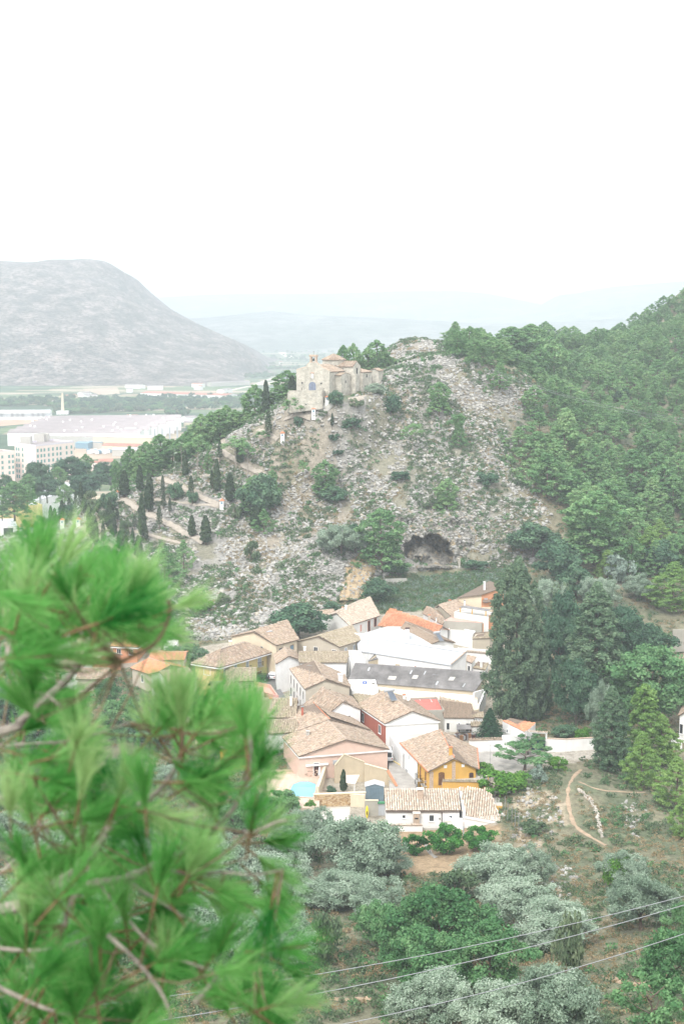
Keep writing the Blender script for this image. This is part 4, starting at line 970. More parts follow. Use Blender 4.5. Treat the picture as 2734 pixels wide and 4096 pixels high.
HOUSES = {}
class House:
    """corners: FL, FR, BR, BL (anticlockwise from above), at eave height ze"""
    def __init__(s, name, label, corners, ze, zb, wall='white', roof='gf', rise=2.0, t=.5, t2=None, tile='tile_tan', ov=.35, cat='house', group=None, zs=None, pitch=.30, expo=.42,
                 parapet=.6, roofmat=None, hipin=(.28, .28), skirt=1.2, eave=None, walls=None, tname='tile', solo=0, fascia=None):
        C = [PZ(c[0], c[1], ze if zs is None else zs[i]) if not isinstance(c, Vector) else Vector(c) for i, c in enumerate(corners)]
        if C[3] is None: C[3] = C[0]+C[2]-C[1]
        s.C = C; s.ze = ze; cx = sum((c.x for c in C))/4; cy_ = sum((c.y for c in C))/4
        gz = zb if zb is not None else min(ground(c.x, c.y) for c in C); s.zb = gz
        s.e = empty(name, (cx, cy_, gz), label, cat, group); HOUSES[label] = s
        s.o = (cx, cy_, gz); m = MB(); zt = [c.z for c in C]
        v = [(c.x, c.y, gz-skirt) for c in C]+[(c.x, c.y, c.z) for c in C]; f = [(3, 2, 1, 0)]
        R0 = R1 = None; up = lambda p, h: Vector((p.x, p.y, ze+h)); t2 = t if t2 is None else t2
        planes = []
        cen = Vector((cx, cy_, 0))
        def edge_n(i):
            a, b = C[i], C[(i+1) % 4]; d = (b-a); d.z = 0; d.normalize(); return Vector((d.y, -d.x, 0))
        N = [edge_n(i) for i in range(4)]; s.N = N
        X = [C[i]+(N[i]+N[(i-1) % 4])*ov for i in range(4)]
        if roof == 'gf':
            k2 = min(1.4, max(.6, (C[2]-C[3]).length/(C[1]-C[0]).length))
            R0 = up(lerp(C[0], C[1], t), rise); R1 = up(lerp(C[3], C[2], t2), rise*k2)
            wl = max((C[1]-C[0]).length*t, .5); wr = max((C[1]-C[0]).length*(1-t), .5)
            E0 = R0+N[0]*ov; E1 = R1+N[2]*ov
            for i in (0, 3): X[i].z -= rise/wl*ov
            for i in (1, 2): X[i].z -= rise/wr*ov
            planes = [[X[3], X[0], E0, E1], [X[1], X[2], E1, E0]]
            v += [tuple(R0), tuple(R1)]; f += [(0, 1, 5, 8, 4), (2, 3, 7, 9, 6), (1, 2, 6, 5), (3, 0, 4, 7)]
        elif roof == 'gs':
            k2 = min(1.4, max(.6, (C[2]-C[1]).length/(C[3]-C[0]).length))
            R0 = up(lerp(C[0], C[3], t), rise); R1 = up(lerp(C[1], C[2], t2), rise*k2)
            wl = max((C[3]-C[0]).length*t, .5); wr = max((C[3]-C[0]).length*(1-t), .5)
            E0 = R0+N[3]*ov; E1 = R1+N[1]*ov
            for i in (0, 1): X[i].z -= rise/wl*ov
            for i in (2, 3): X[i].z -= rise/wr*ov
            planes = [[X[0], X[1], E1, E0], [X[2], X[3], E0, E1]]
            v += [tuple(R0), tuple(R1)]; f += [(0, 1, 5, 4), (2, 3, 7, 6), (1, 2, 6, 9, 5), (3, 0, 4, 8, 7)]
        elif roof == 'hip':      # ridge along FL-FR direction
            a, b = hipin; mL = lerp(C[0], C[3], .5); mR = lerp(C[1], C[2], .5); R0 = up(lerp(mL, mR, a), rise); R1 = up(lerp(mL, mR, 1-b), rise)
            for x in X: x.z -= .3*ov
            planes = [[X[0], X[1], R1, R0], [X[1], X[2], R1], [X[2], X[3], R0, R1], [X[3], X[0], R0]]
            f += [(0, 1, 5, 4), (2, 3, 7, 6), (1, 2, 6, 5), (3, 0, 4, 7), (4, 5, 6, 7)]
        elif roof == 'hipf':     # ridge along the depth
            a, b = hipin; mF = lerp(C[0], C[1], .5); mB = lerp(C[3], C[2], .5); R0 = up(lerp(mF, mB, a), rise); R1 = up(lerp(mF, mB, 1-b), rise)
            for x in X: x.z -= .3*ov
            planes = [[X[0], X[1], R0], [X[1], X[2], R1, R0], [X[2], X[3], R1], [X[3], X[0], R0, R1]]
            f += [(0, 1, 5, 4), (2, 3, 7, 6), (1, 2, 6, 5), (3, 0, 4, 7), (4, 5, 6, 7)]
        elif roof == 'shed':     # heights given per corner by zs; eave = edge 0
            f += [(0, 1, 5, 4), (2, 3, 7, 6), (1, 2, 6, 5), (3, 0, 4, 7), (4, 5, 6, 7)]
            sl = (C[3].z-C[0].z)/max((C[3]-C[0]).length, .1)
            for i in (0, 1): X[i].z -= sl*ov
            for i in (2, 3): X[i].z += sl*ov
            planes = [[X[0], X[1], X[2], X[3]]]
        elif roof == 'flat':
            f += [(0, 1, 5, 4), (2, 3, 7, 6), (1, 2, 6, 5), (3, 0, 4, 7), (4, 5, 6, 7)]
        m.add(v, f); s.wall = m.build('wall', M[wall], s.e); s.planes = planes; s.R = (R0, R1)
        s.rise = rise
        if roof == 'flat':
            if parapet > 0:
                for i in range(4):
                    a, b = C[i], C[(i+1) % 4]; d = (b-a).normalized(); nn = -N[i]
                    q = MB(); q.fbox(Vector((a.x, a.y, a.z)), d, nn, UP, (0 if i % 2 == 0 else .2), (b-a).length-(0 if i % 2 == 0 else .2), 0, .2, -.02, parapet)
                    q.build('parapet', M[walls or wall], s.e)
            mm = MB(); mm.slab([lerp(c, Vector((cx, cy_, c.z)), .05)+UP*.06 for c in C], .05); s.roof = mm.build('roof', M[roofmat or 'concrete'], s.e)
        elif planes:
            mm = MB()
            for p in planes: mm.slab([q+UP*.13 for q in p], .16)
            s.roof = mm.build('roof', M[roofmat] if roofmat else M['tile_bed'], s.e)
            if tile:
                Vs = [tiles([q+UP*.135 for q in p], pitch, expo, width=pitch*.84) for p in planes]
                if solo:
                    V = np.concatenate(Vs); ctr = V.mean(1); order = np.argsort(ctr[:, 1]); pick = order[:solo]; rest = order[solo:]
                    base = V[pick[0]]; b0 = base.mean(0); proto = new_mesh('tile', base-b0, [(0, 1, 5, 4), (1, 2, 6, 5), (2, 3, 7, 6), (3, 2, 1, 0)], M[tile+'_single'])
                    rr = random.Random(4)
                    for q in pick:
                        o = bpy.data.objects.new('tile', proto); COL.objects.link(o); o.parent = s.roof; c_ = V[q].mean(0)
                        o.location = tuple(c_-np.array(s.o)); o.rotation_euler = (rr.uniform(-.03, .03), rr.uniform(-.03, .03), rr.uniform(-.05, .05))
                    Vs = [V[rest]]
                tm = tiles_mesh(Vs, M[tile], s.o); o = bpy.data.objects.new('roof_tiles', tm); COL.objects.link(o); o.parent = s.roof; o['kind'] = 'stuff'
            if R0 is not None and tile:     # ridge cap
                q = MB(); q.tube([(R0 if roof[0] == 'h' else E0)+UP*.2, (R1 if roof[0] == 'h' else E1)+UP*.19], .10, 6); q.build('ridge_cap', M[eave or 'ridge'], s.e)
        if fascia:
            q = MB()
            for i in range(4): 
                a, b = X[i], X[(i+1) % 4]; d = (b-a).normalized(); q.fbox(Vector(a)-UP*.02, d, -N[i], UP, 0, (b-a).length, 0, .12 if i % 2 else .11, -.28 if i % 2 else -.275, -.03)
            q.build('fascia', M[fascia], s.e)
    def frame(s, edge):
        a, b = s.C[edge], s.C[(edge+1) % 4]; d = Vector((b.x-a.x, b.y-a.y, 0)); Ln = d.length; return Vector((a.x, a.y, 0)), d.normalized(), s.N[edge], Ln
    def win(s, edge, u, top, w=1.0, h=1.3, kind='win', frame='white', col='glass', proud=.0):
        """opening on a wall: u = 0..1 along the edge, top = metres below the eave"""
        o, d, n, Ln = s.frame(edge); c = o+d*(u*Ln)+UP*(s.ze-top-h); q = MB(); b = .09
        if kind == 'round':
            k = 14; V = []; F = []
            for z in (0, .05):
                for j in range(k): t = 2*math.pi*j/k; V.append(c+UP*(h/2)+d*(math.cos(t)*w/2)+UP*(math.sin(t)*w/2)+n*z)
            F = [tuple(range(k, 2*k))]+[(j, (j+1) % k, (j+1) % k+k, j+k) for j in range(k)]
            f_ = MB(); f_.tube([c+UP*(h/2)+d*(math.cos(2*math.pi*j/k)*w/2)+UP*(math.sin(2*math.pi*j/k)*w/2)+n*.04 for j in range(k+1)], .07, 5, False)
            fo = f_.build('window_frame', M[frame], s.e); q.add(V, F); q.build('pane', M[col], fo); return fo
        if kind == 'arch':
            k = 8; pl = [(-w/2, 0), (w/2, 0)]+[(w/2*math.cos(math.pi*j/k), h-w/2*.5+w/2*.5*math.sin(math.pi*j/k)) for j in range(k+1)]
            V = [c+d*x+UP*z+n*y for y in (0, .05) for x, z in pl]; L_ = len(pl)
            q.add(V, [tuple(range(L_, 2*L_))]+[(j, (j+1) % L_, (j+1) % L_+L_, j+L_) for j in range(L_)]); fo = q.build('door' if proud < 0 else 'window', M[col], s.e)
            for xx in (-w/4, 0, w/4):
                g = MB(); g.fbox(c+d*xx, d, n, UP, -.03, .03, .05, .08, .05, h*.8); g.build('slat', M['darkwood'], fo)
            return fo
        fm = M[frame]
        for x0, x1, z0, z1 in ((-w/2-b, -w/2, -b, h+b), (w/2, w/2+b, -b, h+b), (-w/2, w/2, h, h+b), (-w/2, w/2, -b, 0)):
            q.fbox(c, d, n, UP, x0, x1, .003, .07, z0, z1)
        if kind == 'win' and w > .8: q.fbox(c, d, n, UP, -.03, .03, .003, .06, 0, h)
        fo = q.build('door_frame' if kind == 'door' else 'window_frame', fm, s.e)
        g = MB(); g.fbox(c, d, n, UP, -w/2, w/2, .002, .03, 0, h)
        g.build('door_leaf' if kind == 'door' else 'shutter' if kind == 'shut' else 'pane', M[col], fo)
        if kind == 'win' and top > 0:
            g = MB(); g.fbox(c, d, n, UP, -w/2-.15, w/2+.15, .003, .16, -b-.06, -b); g.build('sill', fm, fo)
        if kind == 'door':
            g = MB(); g.fbox(c, d, n, UP, w*.3, w*.38, .03, .07, h*.45, h*.5); g.build('handle', M['steel'], fo)
        return fo
    def balcony(s, edge, u, top, w=2.0, dep=.7, mat='black'):
        o, d, n, Ln = s.frame(edge); c = o+d*(u*Ln)+UP*(s.ze-top); q = MB(); q.fbox(c, d, n, UP, -w/2, w/2, .002, dep, -.12, 0)
        b = q.build('balcony', M['concrete'], s.e); g = MB(); k = max(4, int(w/.22))
        for i in range(k+1): g.fbox(c, d, n, UP, -w/2+w*i/k-.015, -w/2+w*i/k+.015, dep-.03, dep, 0, .95)
        for xx in (-w/2, w/2-.03): g.fbox(c, d, n, UP, xx, xx+.03, 0.01, dep-.03, .9, .95); g.fbox(c, d, n, UP, xx, xx+.03, dep*.5, dep*.5+.03, 0, .9)
        g.fbox(c, d, n, UP, -w/2, w/2, dep-.03, dep, .95, 1.0); g.build('railing', M[mat], b); return b
    def chimney(s, p, h=1.1, w=.5, mat='white', cap='tile_cap', zbase=None):
        q = MB(); q.box((p.x, p.y, p.z+h/2-.25), (w/2, w/2, h/2+.25)); c = q.build('chimney', M[mat], s.e)
        k = MB(); k.box((p.x, p.y, p.z+h+.17), (w*.62, w*.62, .04))
        for a in (-1, 1):
            for b in (-1, 1): k.box((p.x+a*w*.36, p.y+b*w*.36, p.z+h+.065), (.05, .05, .07))
        k.build('chimney_cap', M['terracotta' if cap == 'tile_cap' else cap], c); return c
    def roof_pt(s, plane, a, b):
        p = s.planes[plane]; q0 = lerp(p[0], p[1], a); q1 = lerp(p[-1], p[2] if len(p) > 3 else p[2], a); return lerp(q0, q1, b)+UP*.15
M['tile_pale_single'] = None
M['ridge'] = plain('mortared_ridge_tile', (.46, .38, .31), .9, .2, 2)
def tile_single():
    m, n, b = _nt('pale_single_tile'); oi = n.nodes.new('ShaderNodeObjectInfo')
    r = ramp(n, [(0, (.40, .33, .26)), (.3, (.54, .45, .36)), (.6, (.62, .54, .45)), (.8, (.44, .37, .30)), (1, (.52, .40, .31))]); n.links.new(oi.outputs['Random'], r.inputs[0])
    n.links.new(r.outputs[0], b.inputs['Base Color']); b.inputs['Roughness'].default_value = .92; return m
M['tile_pale_single'] = tile_single(); M['tile_cap'] = M['terracotta']

def wall_run(name, label, pts, h, th=.25, mat='white', cat='wall', coping=None, zs=None, group=None, follow=True, tile=None):
    """free-standing wall through ground points (Vectors); each length follows the ground"""
    P = [Vector(p) for p in pts]; e = empty(name, tuple(P[0]), label, cat, group); q = MB(); cq = MB(); tv = []
    for i in range(len(P)-1):
        a, b = P[i], P[i+1]; d = Vector((b.x-a.x, b.y-a.y, 0)); Ln = d.length; d.normalize(); n = Vector((d.y, -d.x, 0))
        ha = (h[i] if isinstance(h, (list, tuple)) else h); hb = (h[i+1] if isinstance(h, (list, tuple)) else h)
        V = []
        for (p, hh) in ((a, ha), (b, hb)):
            for sgn in (-1, 1):
                w_ = n*sgn*th/2; V += [tuple(p+w_-UP*2.2), tuple(p+w_+UP*hh)]
        q.add(V, [(0, 4, 5, 1), (2, 3, 7, 6), (1, 5, 7, 3), (0, 1, 3, 2), (4, 6, 7, 5)])
        if coping:
            w1 = n*(th/2+.08); a1, b1 = a+UP*(ha+.005), b+UP*(hb+.005)
            cq.slab([a1+w1+UP*.1, b1+w1+UP*.1, b1-w1+UP*.1, a1-w1+UP*.1], .095)
            if tile:
                tv.append(tiles([a1+w1*1.6+UP*.11, b1+w1*1.6+UP*.11, b1-w1*.2+UP*.26, a1-w1*.2+UP*.26], .28, .3)); tv.append(tiles([b1-w1*1.6+UP*.11, a1-w1*1.6+UP*.11, a1+w1*.2+UP*.26, b1+w1*.2+UP*.26], .28, .3))
    q.build('wall_face', M[mat], e)
    if coping:
        c = cq.build('coping', M[coping], e)
        if tv: o = bpy.data.objects.new('coping_tiles', tiles_mesh(tv, M[tile], tuple(P[0]))); COL.objects.link(o); o.parent = c; o['kind'] = 'stuff'
    return e
def pole(name, label, p, h, r=.04, mat='steel', cat='post', group=None):
    q = MB(); q.cyl((0, 0), r, -.3, h, 6); return tag(link(name, new_mesh(name, q.v, q.f, M[mat]), None, p), label, cat, group)
def antenna(p, label, h=2.6, group='television antennas'):
    e = empty('television_antenna', tuple(p), label, 'antenna', group); q = MB(); q.cyl((p.x, p.y), .03, p.z-.3, p.z+h, 5); q.build('mast', M['steel'], e)
    q = MB(); d = Vector((.9, -.4, 0)).normalized(); c = p+UP*(h-.15)
    q.tube([c-d*.6, c+d*.7], .022, 4)
    for i in range(6): x = c+d*(-.5+.22*i); s_ = Vector((.4, .9, 0)).normalized()*(.35-.03*i); q.tube([x-s_, x+s_], .014, 4)
    q.build('aerial', M['steel'], e); return e
def dish(p, label, r=.42):
    e = empty('satellite_dish', tuple(p), label, 'satellite dish'); q = MB(); q.cyl((p.x, p.y), .03, p.z-.3, p.z+.6, 5); q.build('bracket', M['steel'], e)
    q = MB(); c = p+UP*.75; n = Vector((-.3, -.85, .42)).normalized(); x = n.cross(UP).normalized(); y = x.cross(n); V = [c-n*.1]; F = []
    for j in range(12): t = 2*math.pi*j/12; V.append(c+x*math.cos(t)*r+y*math.sin(t)*r)
    V.append(c-n*.16)
    for j in range(12): F.append((0, 1+j, 1+(j+1) % 12)); F.append((13, 1+(j+1) % 12, 1+j))
    q.add(V, F); q.build('reflector', M['white'], e); q = MB(); q.tube([c-y*r*.9, c+n*.45], .015, 4); q.box(tuple(c+n*.45), (.05, .05, .05)); q.build('feed_arm', M['steel'], e); return e
def solar(p, yaw, label, tankc='metal_white', L_=2.0):
    """rooftop solar water heater: tank over a tilted panel on a stand"""
    e = empty('solar_water_heater', tuple(p), label, 'solar water heater'); x = Vector((math.cos(yaw), math.sin(yaw), 0)); y = Vector((math.sin(yaw), -math.cos(yaw), 0))
    a = p+UP*.15; V = [a+y*1.0-x*.55*L_/2, a+y*1.0+x*.55*L_/2, a-y*.9+x*.55*L_/2+UP*1.25, a-y*.9-x*.55*L_/2+UP*1.25]
    q = MB(); q.slab([v_ for v_ in V], .09); pn = q.build('panel', M['steel'], e); q = MB(); q.slab([lerp(v_, sum(V, Vector())/4, .08)+UP*.03 for v_ in V], .028); q.build('collector_glass', M['solar'], pn)
    q = MB(); c = a-y*1.15+UP*1.45; q.tube([c-x*L_/2*.97, c-x*L_/2*.9, c+x*L_/2*.9, c+x*L_/2*.97], [.2, .3, .3, .2], 12); q.build('tank', M[tankc], e, smooth=False)
    for sx_ in (-1, 1):
        q = MB(); g = a-y*1.15+x*sx_*L_*.36; q.tube([g-UP*.4, g+UP*1.3], .035, 5); q.tube([g+UP*.9, a+y*.9+x*sx_*L_*.27-UP*.1], .03, 5); q.build('leg', M['steel'], e)
    return e
M['solar'] = plain('solar_collector', (.12, .14, .17), .3, .05); M['metal_green'] = plain('dark_teal_paint', (.04, .14, .16), .5, .1)
# ------------------------------------------------------------------ the village, front row to back
H = House
# long white cottage in front: eave and ridge measured in the photograph
def cot():
    FL, FR = PZ(1544, 3243, 5.3), PZ(1836, 3243, 5.3); BL, BR = PZ(1539, 3163, 6.9), PZ(1831, 3163, 6.9)
    h = H('white_cottage', 'long low white cottage with pale barrel tiles behind the orange trees', [FL, FR, BR, BL], 5.3, 2.5, 'white', 'shed', tile='tile_pale', ov=.12, solo=290, pitch=.40, expo=.46)
    for u, w, hh, k, c in ((.24, .45, .45, 'win', 'dark'), (.62, .7, 1.0, 'win', 'glass'), (.88, .45, 1.5, 'door', 'navy')): h.win(0, u, .75 if k != 'door' else .85, w, hh, k, 'white', c)
    q = MB(); o, d, n, Ln = h.frame(0); q.fbox(o+UP*5.18, d, n, UP, -.1, Ln+.1, .13, .24, -.08, .02); q.build('gutter', M['darkwood'], h.e)
    q = MB(); q.fbox(o+UP*5.1, d, n, UP, Ln*.755, Ln*.765, .02, .1, -3, 0); q.build('drainpipe', M['darkwood'], h.e)
    p = h.roof_pt(0, .475, .62); h.chimney(p-UP*.2, 1.5, .95, 'brickpale', 'tile_white')
    c = o+d*(Ln*.41)+n*.45+UP*2.4; q = MB(); q.box((c.x, c.y, 3.6), (.5, .42, 1.5)); st = q.build('brick_barbecue', M['brickpale'], h.e)
    q = MB(); q.box((c.x, c.y-.02, 5.16), (.62, .5, .06)); q.build('barbecue_cap', M['tile_white'], st)
    q = MB(); q.box((c.x, c.y-.44, 4.3), (.28, .02, .12)); q.build('barbecue_mouth', M['dark'], st)
    q = MB(); g = o+d*(Ln*.73)+n*.1+UP*4.0; q.box(tuple(g), (.08, .08, .12)); q.build('wall_lantern', M['black'], h.e)
    h2 = H('white_cottage_annex', 'white annex with a wide sloping pale tile roof at the right of the long cottage', [PZ(1852, 3264, 4.9), PZ(2007, 3293, 3.9), PZ(1956, 3159, 7.0), PZ(1834, 3161, 6.95)], 4.9, 2.2, 'white', 'flat', parapet=0, roofmat='tile_bed', cat='house')
    p = [h2.C[0]+UP*.12, h2.C[1]+UP*.12, h2.C[2]+UP*.12, h2.C[3]+UP*.12]; o2 = bpy.data.objects.new('roof_tiles', tiles_mesh([tiles(p, .40, .46, width=.335)], M['tile_pale'], h2.o)); COL.objects.link(o2); o2.parent = h2.roof; o2['kind'] = 'stuff'
    a, b = h2.C[0], h2.C[3]; q = MB(); d = (b-a).normalized(); n = Vector((d.y, -d.x, 0)).normalized(); q.fbox(a+UP*.05, d, n, UP, -.2, (b-a).length+.1, .0, .3, -.3, .38); q.build('parapet', M['white'], h2.e)
    q = MB(); a, b = h2.C[0], h2.C[1]; d = (b-a).normalized(); n = Vector((d.y, -d.x, 0)).normalized(); q.fbox(a, d, n, UP, 0, (b-a).length, .02, .16, -.3, -.03); q.build('fascia', M['white'], h2.e)
    q = MB(); q.box((h.C[0].x+2.2, h.C[0].y-1.6, 2.75), (3.4, .12, 1.0)); 
    wall_run('yard_wall', 'low white wall with a tiled coping in front of the long cottage', [Vector((h.C[0].x-.6, h.C[0].y-2.0, 2.4)), Vector((h.C[0].x+5.8, h.C[0].y-2.0, 2.4))], 1.15, .25, 'white', coping='brickpale', tile='tile_pale')
    q = MB(); c = h.C[1]+Vector((-.9, -1.2, 0)); e = empty('white_shed', (c.x, c.y, 2.4), 'tiny white lean-to shed at the junction of cottage and annex', 'shed')
    q.box((c.x, c.y, 3.1), (1.35, .9, 1.1)); q.build('shed_wall', M['white'], e); q = MB(); q.box((c.x-1.05, c.y-.03, 4.28), (.5, .95, .07)); q.build('shed_coping', M['tile_white'], e)
    wall_run('terrace_wall', 'pale retaining wall and step along the foot of the white cottage', [PZ(1500, 3318, 2.1), PZ(1700, 3328, 2.1), PZ(2010, 3322, 2.1)], .75, .6, 'concrete')
    wall_run('rubble_wall', 'rough whitewashed rubble wall running down from the annex corner', [PZ(2007, 3275, 3.8), PZ(2035, 3300, 3.4), PZ(2075, 3345, 3.0)], [1.0, .9, .5], .4, 'white_old')
cot()
# yellow house
yh = H('yellow_house', 'ochre yellow two storey house with a gable, arched window and terracotta edged roof', [(1716, 3083), (1902, 3072), (1897, 2995), (1604, 2973)], 8.8, 3.0, 'ochre', 'gf', rise=2.0, t=.52, tile='tile_tan', eave='terracotta', ov=.4)
yh.win(0, .26, .35, 1.1, 2.3, 'arch', col='wood'); yh.win(0, .9, .75, .75, .9, 'arch', col='darkwood')
for u in (.34, .72): yh.win(0, u, -.75, .35, .35, 'win', 'white', 'white')
o, d, n, Ln = yh.frame(0)
for u, w in ((.0, .35), (.52, .3)): 
    q = MB(); q.fbox(o+d*(u*Ln), d, n, UP, -.0 if u == 0 else -w, w*(2 if u == 0 else 1), .003, .05, 3, 8.6 if u == 0 else 10.2); q.build('brick_quoin', M['brickpale'], yh.e)
for u in (.12, .3): yh.win(3, 1-u, .8, .9, 2.3, 'shut', 'ochre', 'wood'); yh.balcony(3, 1-u, 3.1, 1.7)
for u in (.12, .3): yh.win(3, 1-u, 3.8, .9, 1.4, 'win', 'ochre', 'dark')
o3, d3, n3, L3 = yh.frame(3); q = MB(); q.fbox(o3, d3, n3, UP, 0, L3*.60, .004, .06, 1.5, 8.5); q.build('white_wall_bay', M['white'], yh.e)
for u, t_, w, hh, k, c in ((.30, .8, .6, .9, 'win', 'shutter_grey'), (.55, 3.6, .6, 1.2, 'win', 'dark'), (.22, 3.7, 1.6, 2.4, 'door', 'metal_white')):
    f = yh.win(3, u, t_, w, hh, k, 'white', c); f.location = n3*.06
q = MB(); q.tube([o3+d3*(.62*L3)+n3*.12+UP*1.5, o3+d3*(.62*L3)+n3*.12+UP*8.3], .06, 5); q.build('drainpipe', M['steel'], yh.e)
yh.chimney(lerp(yh.R[0], yh.R[1], .1)+Vector((-.3, 0, 0)), 1.3, .55, 'ochre')
q = MB()
for a, b in ((yh.planes[0][0], yh.planes[0][1]), (yh.planes[1][0], yh.planes[1][1])): q.tube([a+UP*.18, b+UP*.18], .13, 6)
q.build('eave_tiles', M['terracotta'], yh.e)
A = H('yellow_annex', 'low yellow annex with brick corners in front of the yellow house', [(1768, 3127), (1955, 3130), PZ(1952, 3128, 7.0)+Vector((.3, 3.4, 0)), PZ(1768, 3127, 7.0)+Vector((.3, 3.4, 0))], 7.0, 2.8, 'ochre', 'flat', parapet=0)
wall_run('parapet_coping', 'row of old coping tiles on the yellow annex wall', [A.C[0]+Vector((0, .1, .0)), A.C[1]+Vector((0, .1, 0))], .02, .3, 'ochre', coping='brickpale', tile='tile_olive')
for u in (.02, .22, .97):
    o, d, n, Ln = A.frame(0); q = MB(); q.fbox(o+d*(u*Ln), d, n, UP, -.25, .25, .003, .05, 2, 6.9); q.build('brick_quoin', M['brickpale'], A.e)
B = H('yellow_outhouse', 'small yellow outhouse under the climber beside the cliff', [PZ(1985, 3225, 5.2), PZ(2008, 3225, 5.2), PZ(2008, 3225, 5.2)+Vector((.3, 4, 0)), PZ(1955, 3205, 5.2)+Vector((0, 4, 0))], 5.2, 2.6, 'ochre', 'flat', parapet=0)
q = MB(); a, b = PZ(1955, 3168, 6.4), PZ(2040, 3168, 6.4); q.tube([a, b], .16, 6); tag(link('pergola_beam', new_mesh('pergola_beam', np.array(q.v)-np.array(tuple(a)), q.f, M['corr_grey']), None, a), 'dark round beam spanning from the yellow wall to the cliff', 'beam')
# brick arch stair coping of the yellow house
q = MB(); P0 = PZ(1735, 3144, 5.6); pts = [P0+Vector((.95*math.sin(t)-1.2, -.2*t, 1.1*math.cos(t)-.3)) for t in np.linspace(-.5, 1.5, 9)]; q.tube(pts, .22, 6)
tag(link('stair_coping', new_mesh('stair_coping', np.array(q.v)-np.array(tuple(P0)), q.f, M['brickpale']), None, P0), 'curved pale brick coping of the outside stair beside the yellow house', 'stair coping')

# pink house and its courtyard
ph = H('pink_house', 'large pale pink gabled house behind the swimming pool', [(1199, 3024), (1549, 2996), (1478, 2925), (1134, 2949)], 8.0, 4.0, 'pink', 'gf', rise=2.3, t=.52, tile='tile_tan', ov=.3, fascia='white')
f = ph.win(0, .185, 1.5, .95, 2.7, 'door', 'white', 'darkwood')
ph.win(0, .46, .9, .5, .5, 'shut', 'pink', 'pinkpaint'); ph.win(0, .47, 1.6, .4, 1.2, 'win', 'white', 'dark')
o, d, n, Ln = ph.frame(0); q = MB(); q.fbox(o+d*(Ln*.40)+UP*6.4, d, n, UP, -.45, .45, .004, .35, -.35, .35); ac = q.build('air_conditioner', M['metal_white'], ph.e)
q = MB(); q.tube([o+d*(Ln*.40)+UP*6.4+n*.35, o+d*(Ln*.40)+UP*6.4+n*.39], .26, 12); q.build('fan_grille', M['shutter_grey'], ac)
q = MB(); q.fbox(o+d*(Ln*.2)+UP*6.15, d, n, UP, -2.2, 1.9, .004, .35, -.12, .14); q.build('rolled_awning', M['white'], ph.e)
rs_ = random.Random(9); q = MB()
for i in range(26):
    a = rs_.uniform(.06, .3); z = rs_.uniform(4.0, 5.2); q.fbox(o+d*(Ln*a)+UP*z, d, n, UP, -.16, .16, .003, .04, -.1, .1)
q.build('exposed_stones', M['brickpale'], ph.e, kind='stuff')
q = MB(); q.fbox(o+d*(Ln*.185)+UP*5.85, d, n, UP, -.42, .42, .033, .05, 0, .55); q.build('door_grille', M['steel'], f)
ph.chimney(ph.roof_pt(0, .3, .45), .6, .6, 'concrete', 'concrete')
hc = H('rear_house', 'rear wing with a worn reddish tile roof joined behind the pink house', [(1188, 2925), (1478, 2921), (1400, 2872), (1128, 2842)], 8.4, 4.5, 'white_old', 'gf', rise=2.1, t=.45, tile='tile_tan', eave='terracotta', ov=.2)
hc.chimney(hc.roof_pt(0, .45, .45), 1.5, .45, 'red', 'steel')
# swimming pool
PZL = 4.1
pw = [PZ(x, y, PZL) for x, y in ((1161, 3158), (1172, 3138), (1200, 3127), (1235, 3127), (1263, 3137), (1260, 3165), (1250, 3190), (1165, 3185))]
e = empty('swimming_pool', tuple(sum(pw, Vector())/8), 'blue swimming pool with a curved end behind the pink house', 'swimming pool')
q = MB(); q.prism([(p.x, p.y) for p in pw], PZL-.02, PZL+.02)
mw, nw, bw = _nt('pool_water'); bw.inputs['Base Color'].default_value = (.22, .50, .68, 1); bw.inputs['Roughness'].default_value = .06; bump(nw, bw, noise_tex(nw, coords(nw), 2.5, 3), .15, .05)
c_ = sum(pw, Vector())/8; rim = MB()
q.build('water', mw, e)
for i in range(8):
    a, b = pw[i], pw[(i+1) % 8]; d = (b-a).normalized(); nn = Vector((-d.y, d.x, 0)); nn = nn if (a-c_).dot(nn) > 0 else -nn
    rim.fbox(a, d, nn, UP, -.1, (b-a).length+.1, 0, .35, -.2, .06+.001*i)
rim.build('coping', M['brickpale'], e)
for i in range(3):
    s_ = MB(); s_.fbox(lerp(pw[1], pw[2], .2)+Vector((0, -.4-.5*i, PZL*0)), Vector((1, 0, 0)), Vector((0, 1, 0)), UP, -.8+.0*i, 3.2+.1*i, -.06, .06, .02, .035); s_.build('step', M['skyblue_tile'], e)
q = MB(); pt_ = [PZ(x, y, PZL-.06) for x, y in ((1070, 3200), (1065, 3098), (1290, 3092), (1275, 3228), (1180, 3235))]; q.prism([(p.x, p.y) for p in pt_], PZL-1.5, PZL-.04)
tag(q.build('patio', M['pinkpaint'] if False else plain('pale_patio_paving', (.58, .45, .36), .9, .08), None, None), kind='structure')
um = PZ(1277, 3125, PZL); e = empty('closed_parasol', tuple(um), 'folded white parasol beside the pool', 'parasol')
q = MB(); q.cyl((um.x, um.y), .04, PZL, PZL+2.6, 6); q.build('pole', M['steel'], e); q = MB(); q.tube([um+UP*.9, um+UP*1.3, um+UP*2.4, um+UP*2.6], [.1, .24, .14, .03], 8); q.build('folded_canopy', M['white'], e)
wall_run('pool_wall', 'cream garden wall sloping beside the swimming pool up to the pink house', [PZ(1270, 3178, 4.2), PZ(1305, 3078, 4.3), PZ(1335, 3076, 4.3), PZ(1372, 3030, 6.4)], [1.3, 1.4, 1.4, 1.2], .3, 'cream', coping='cream')
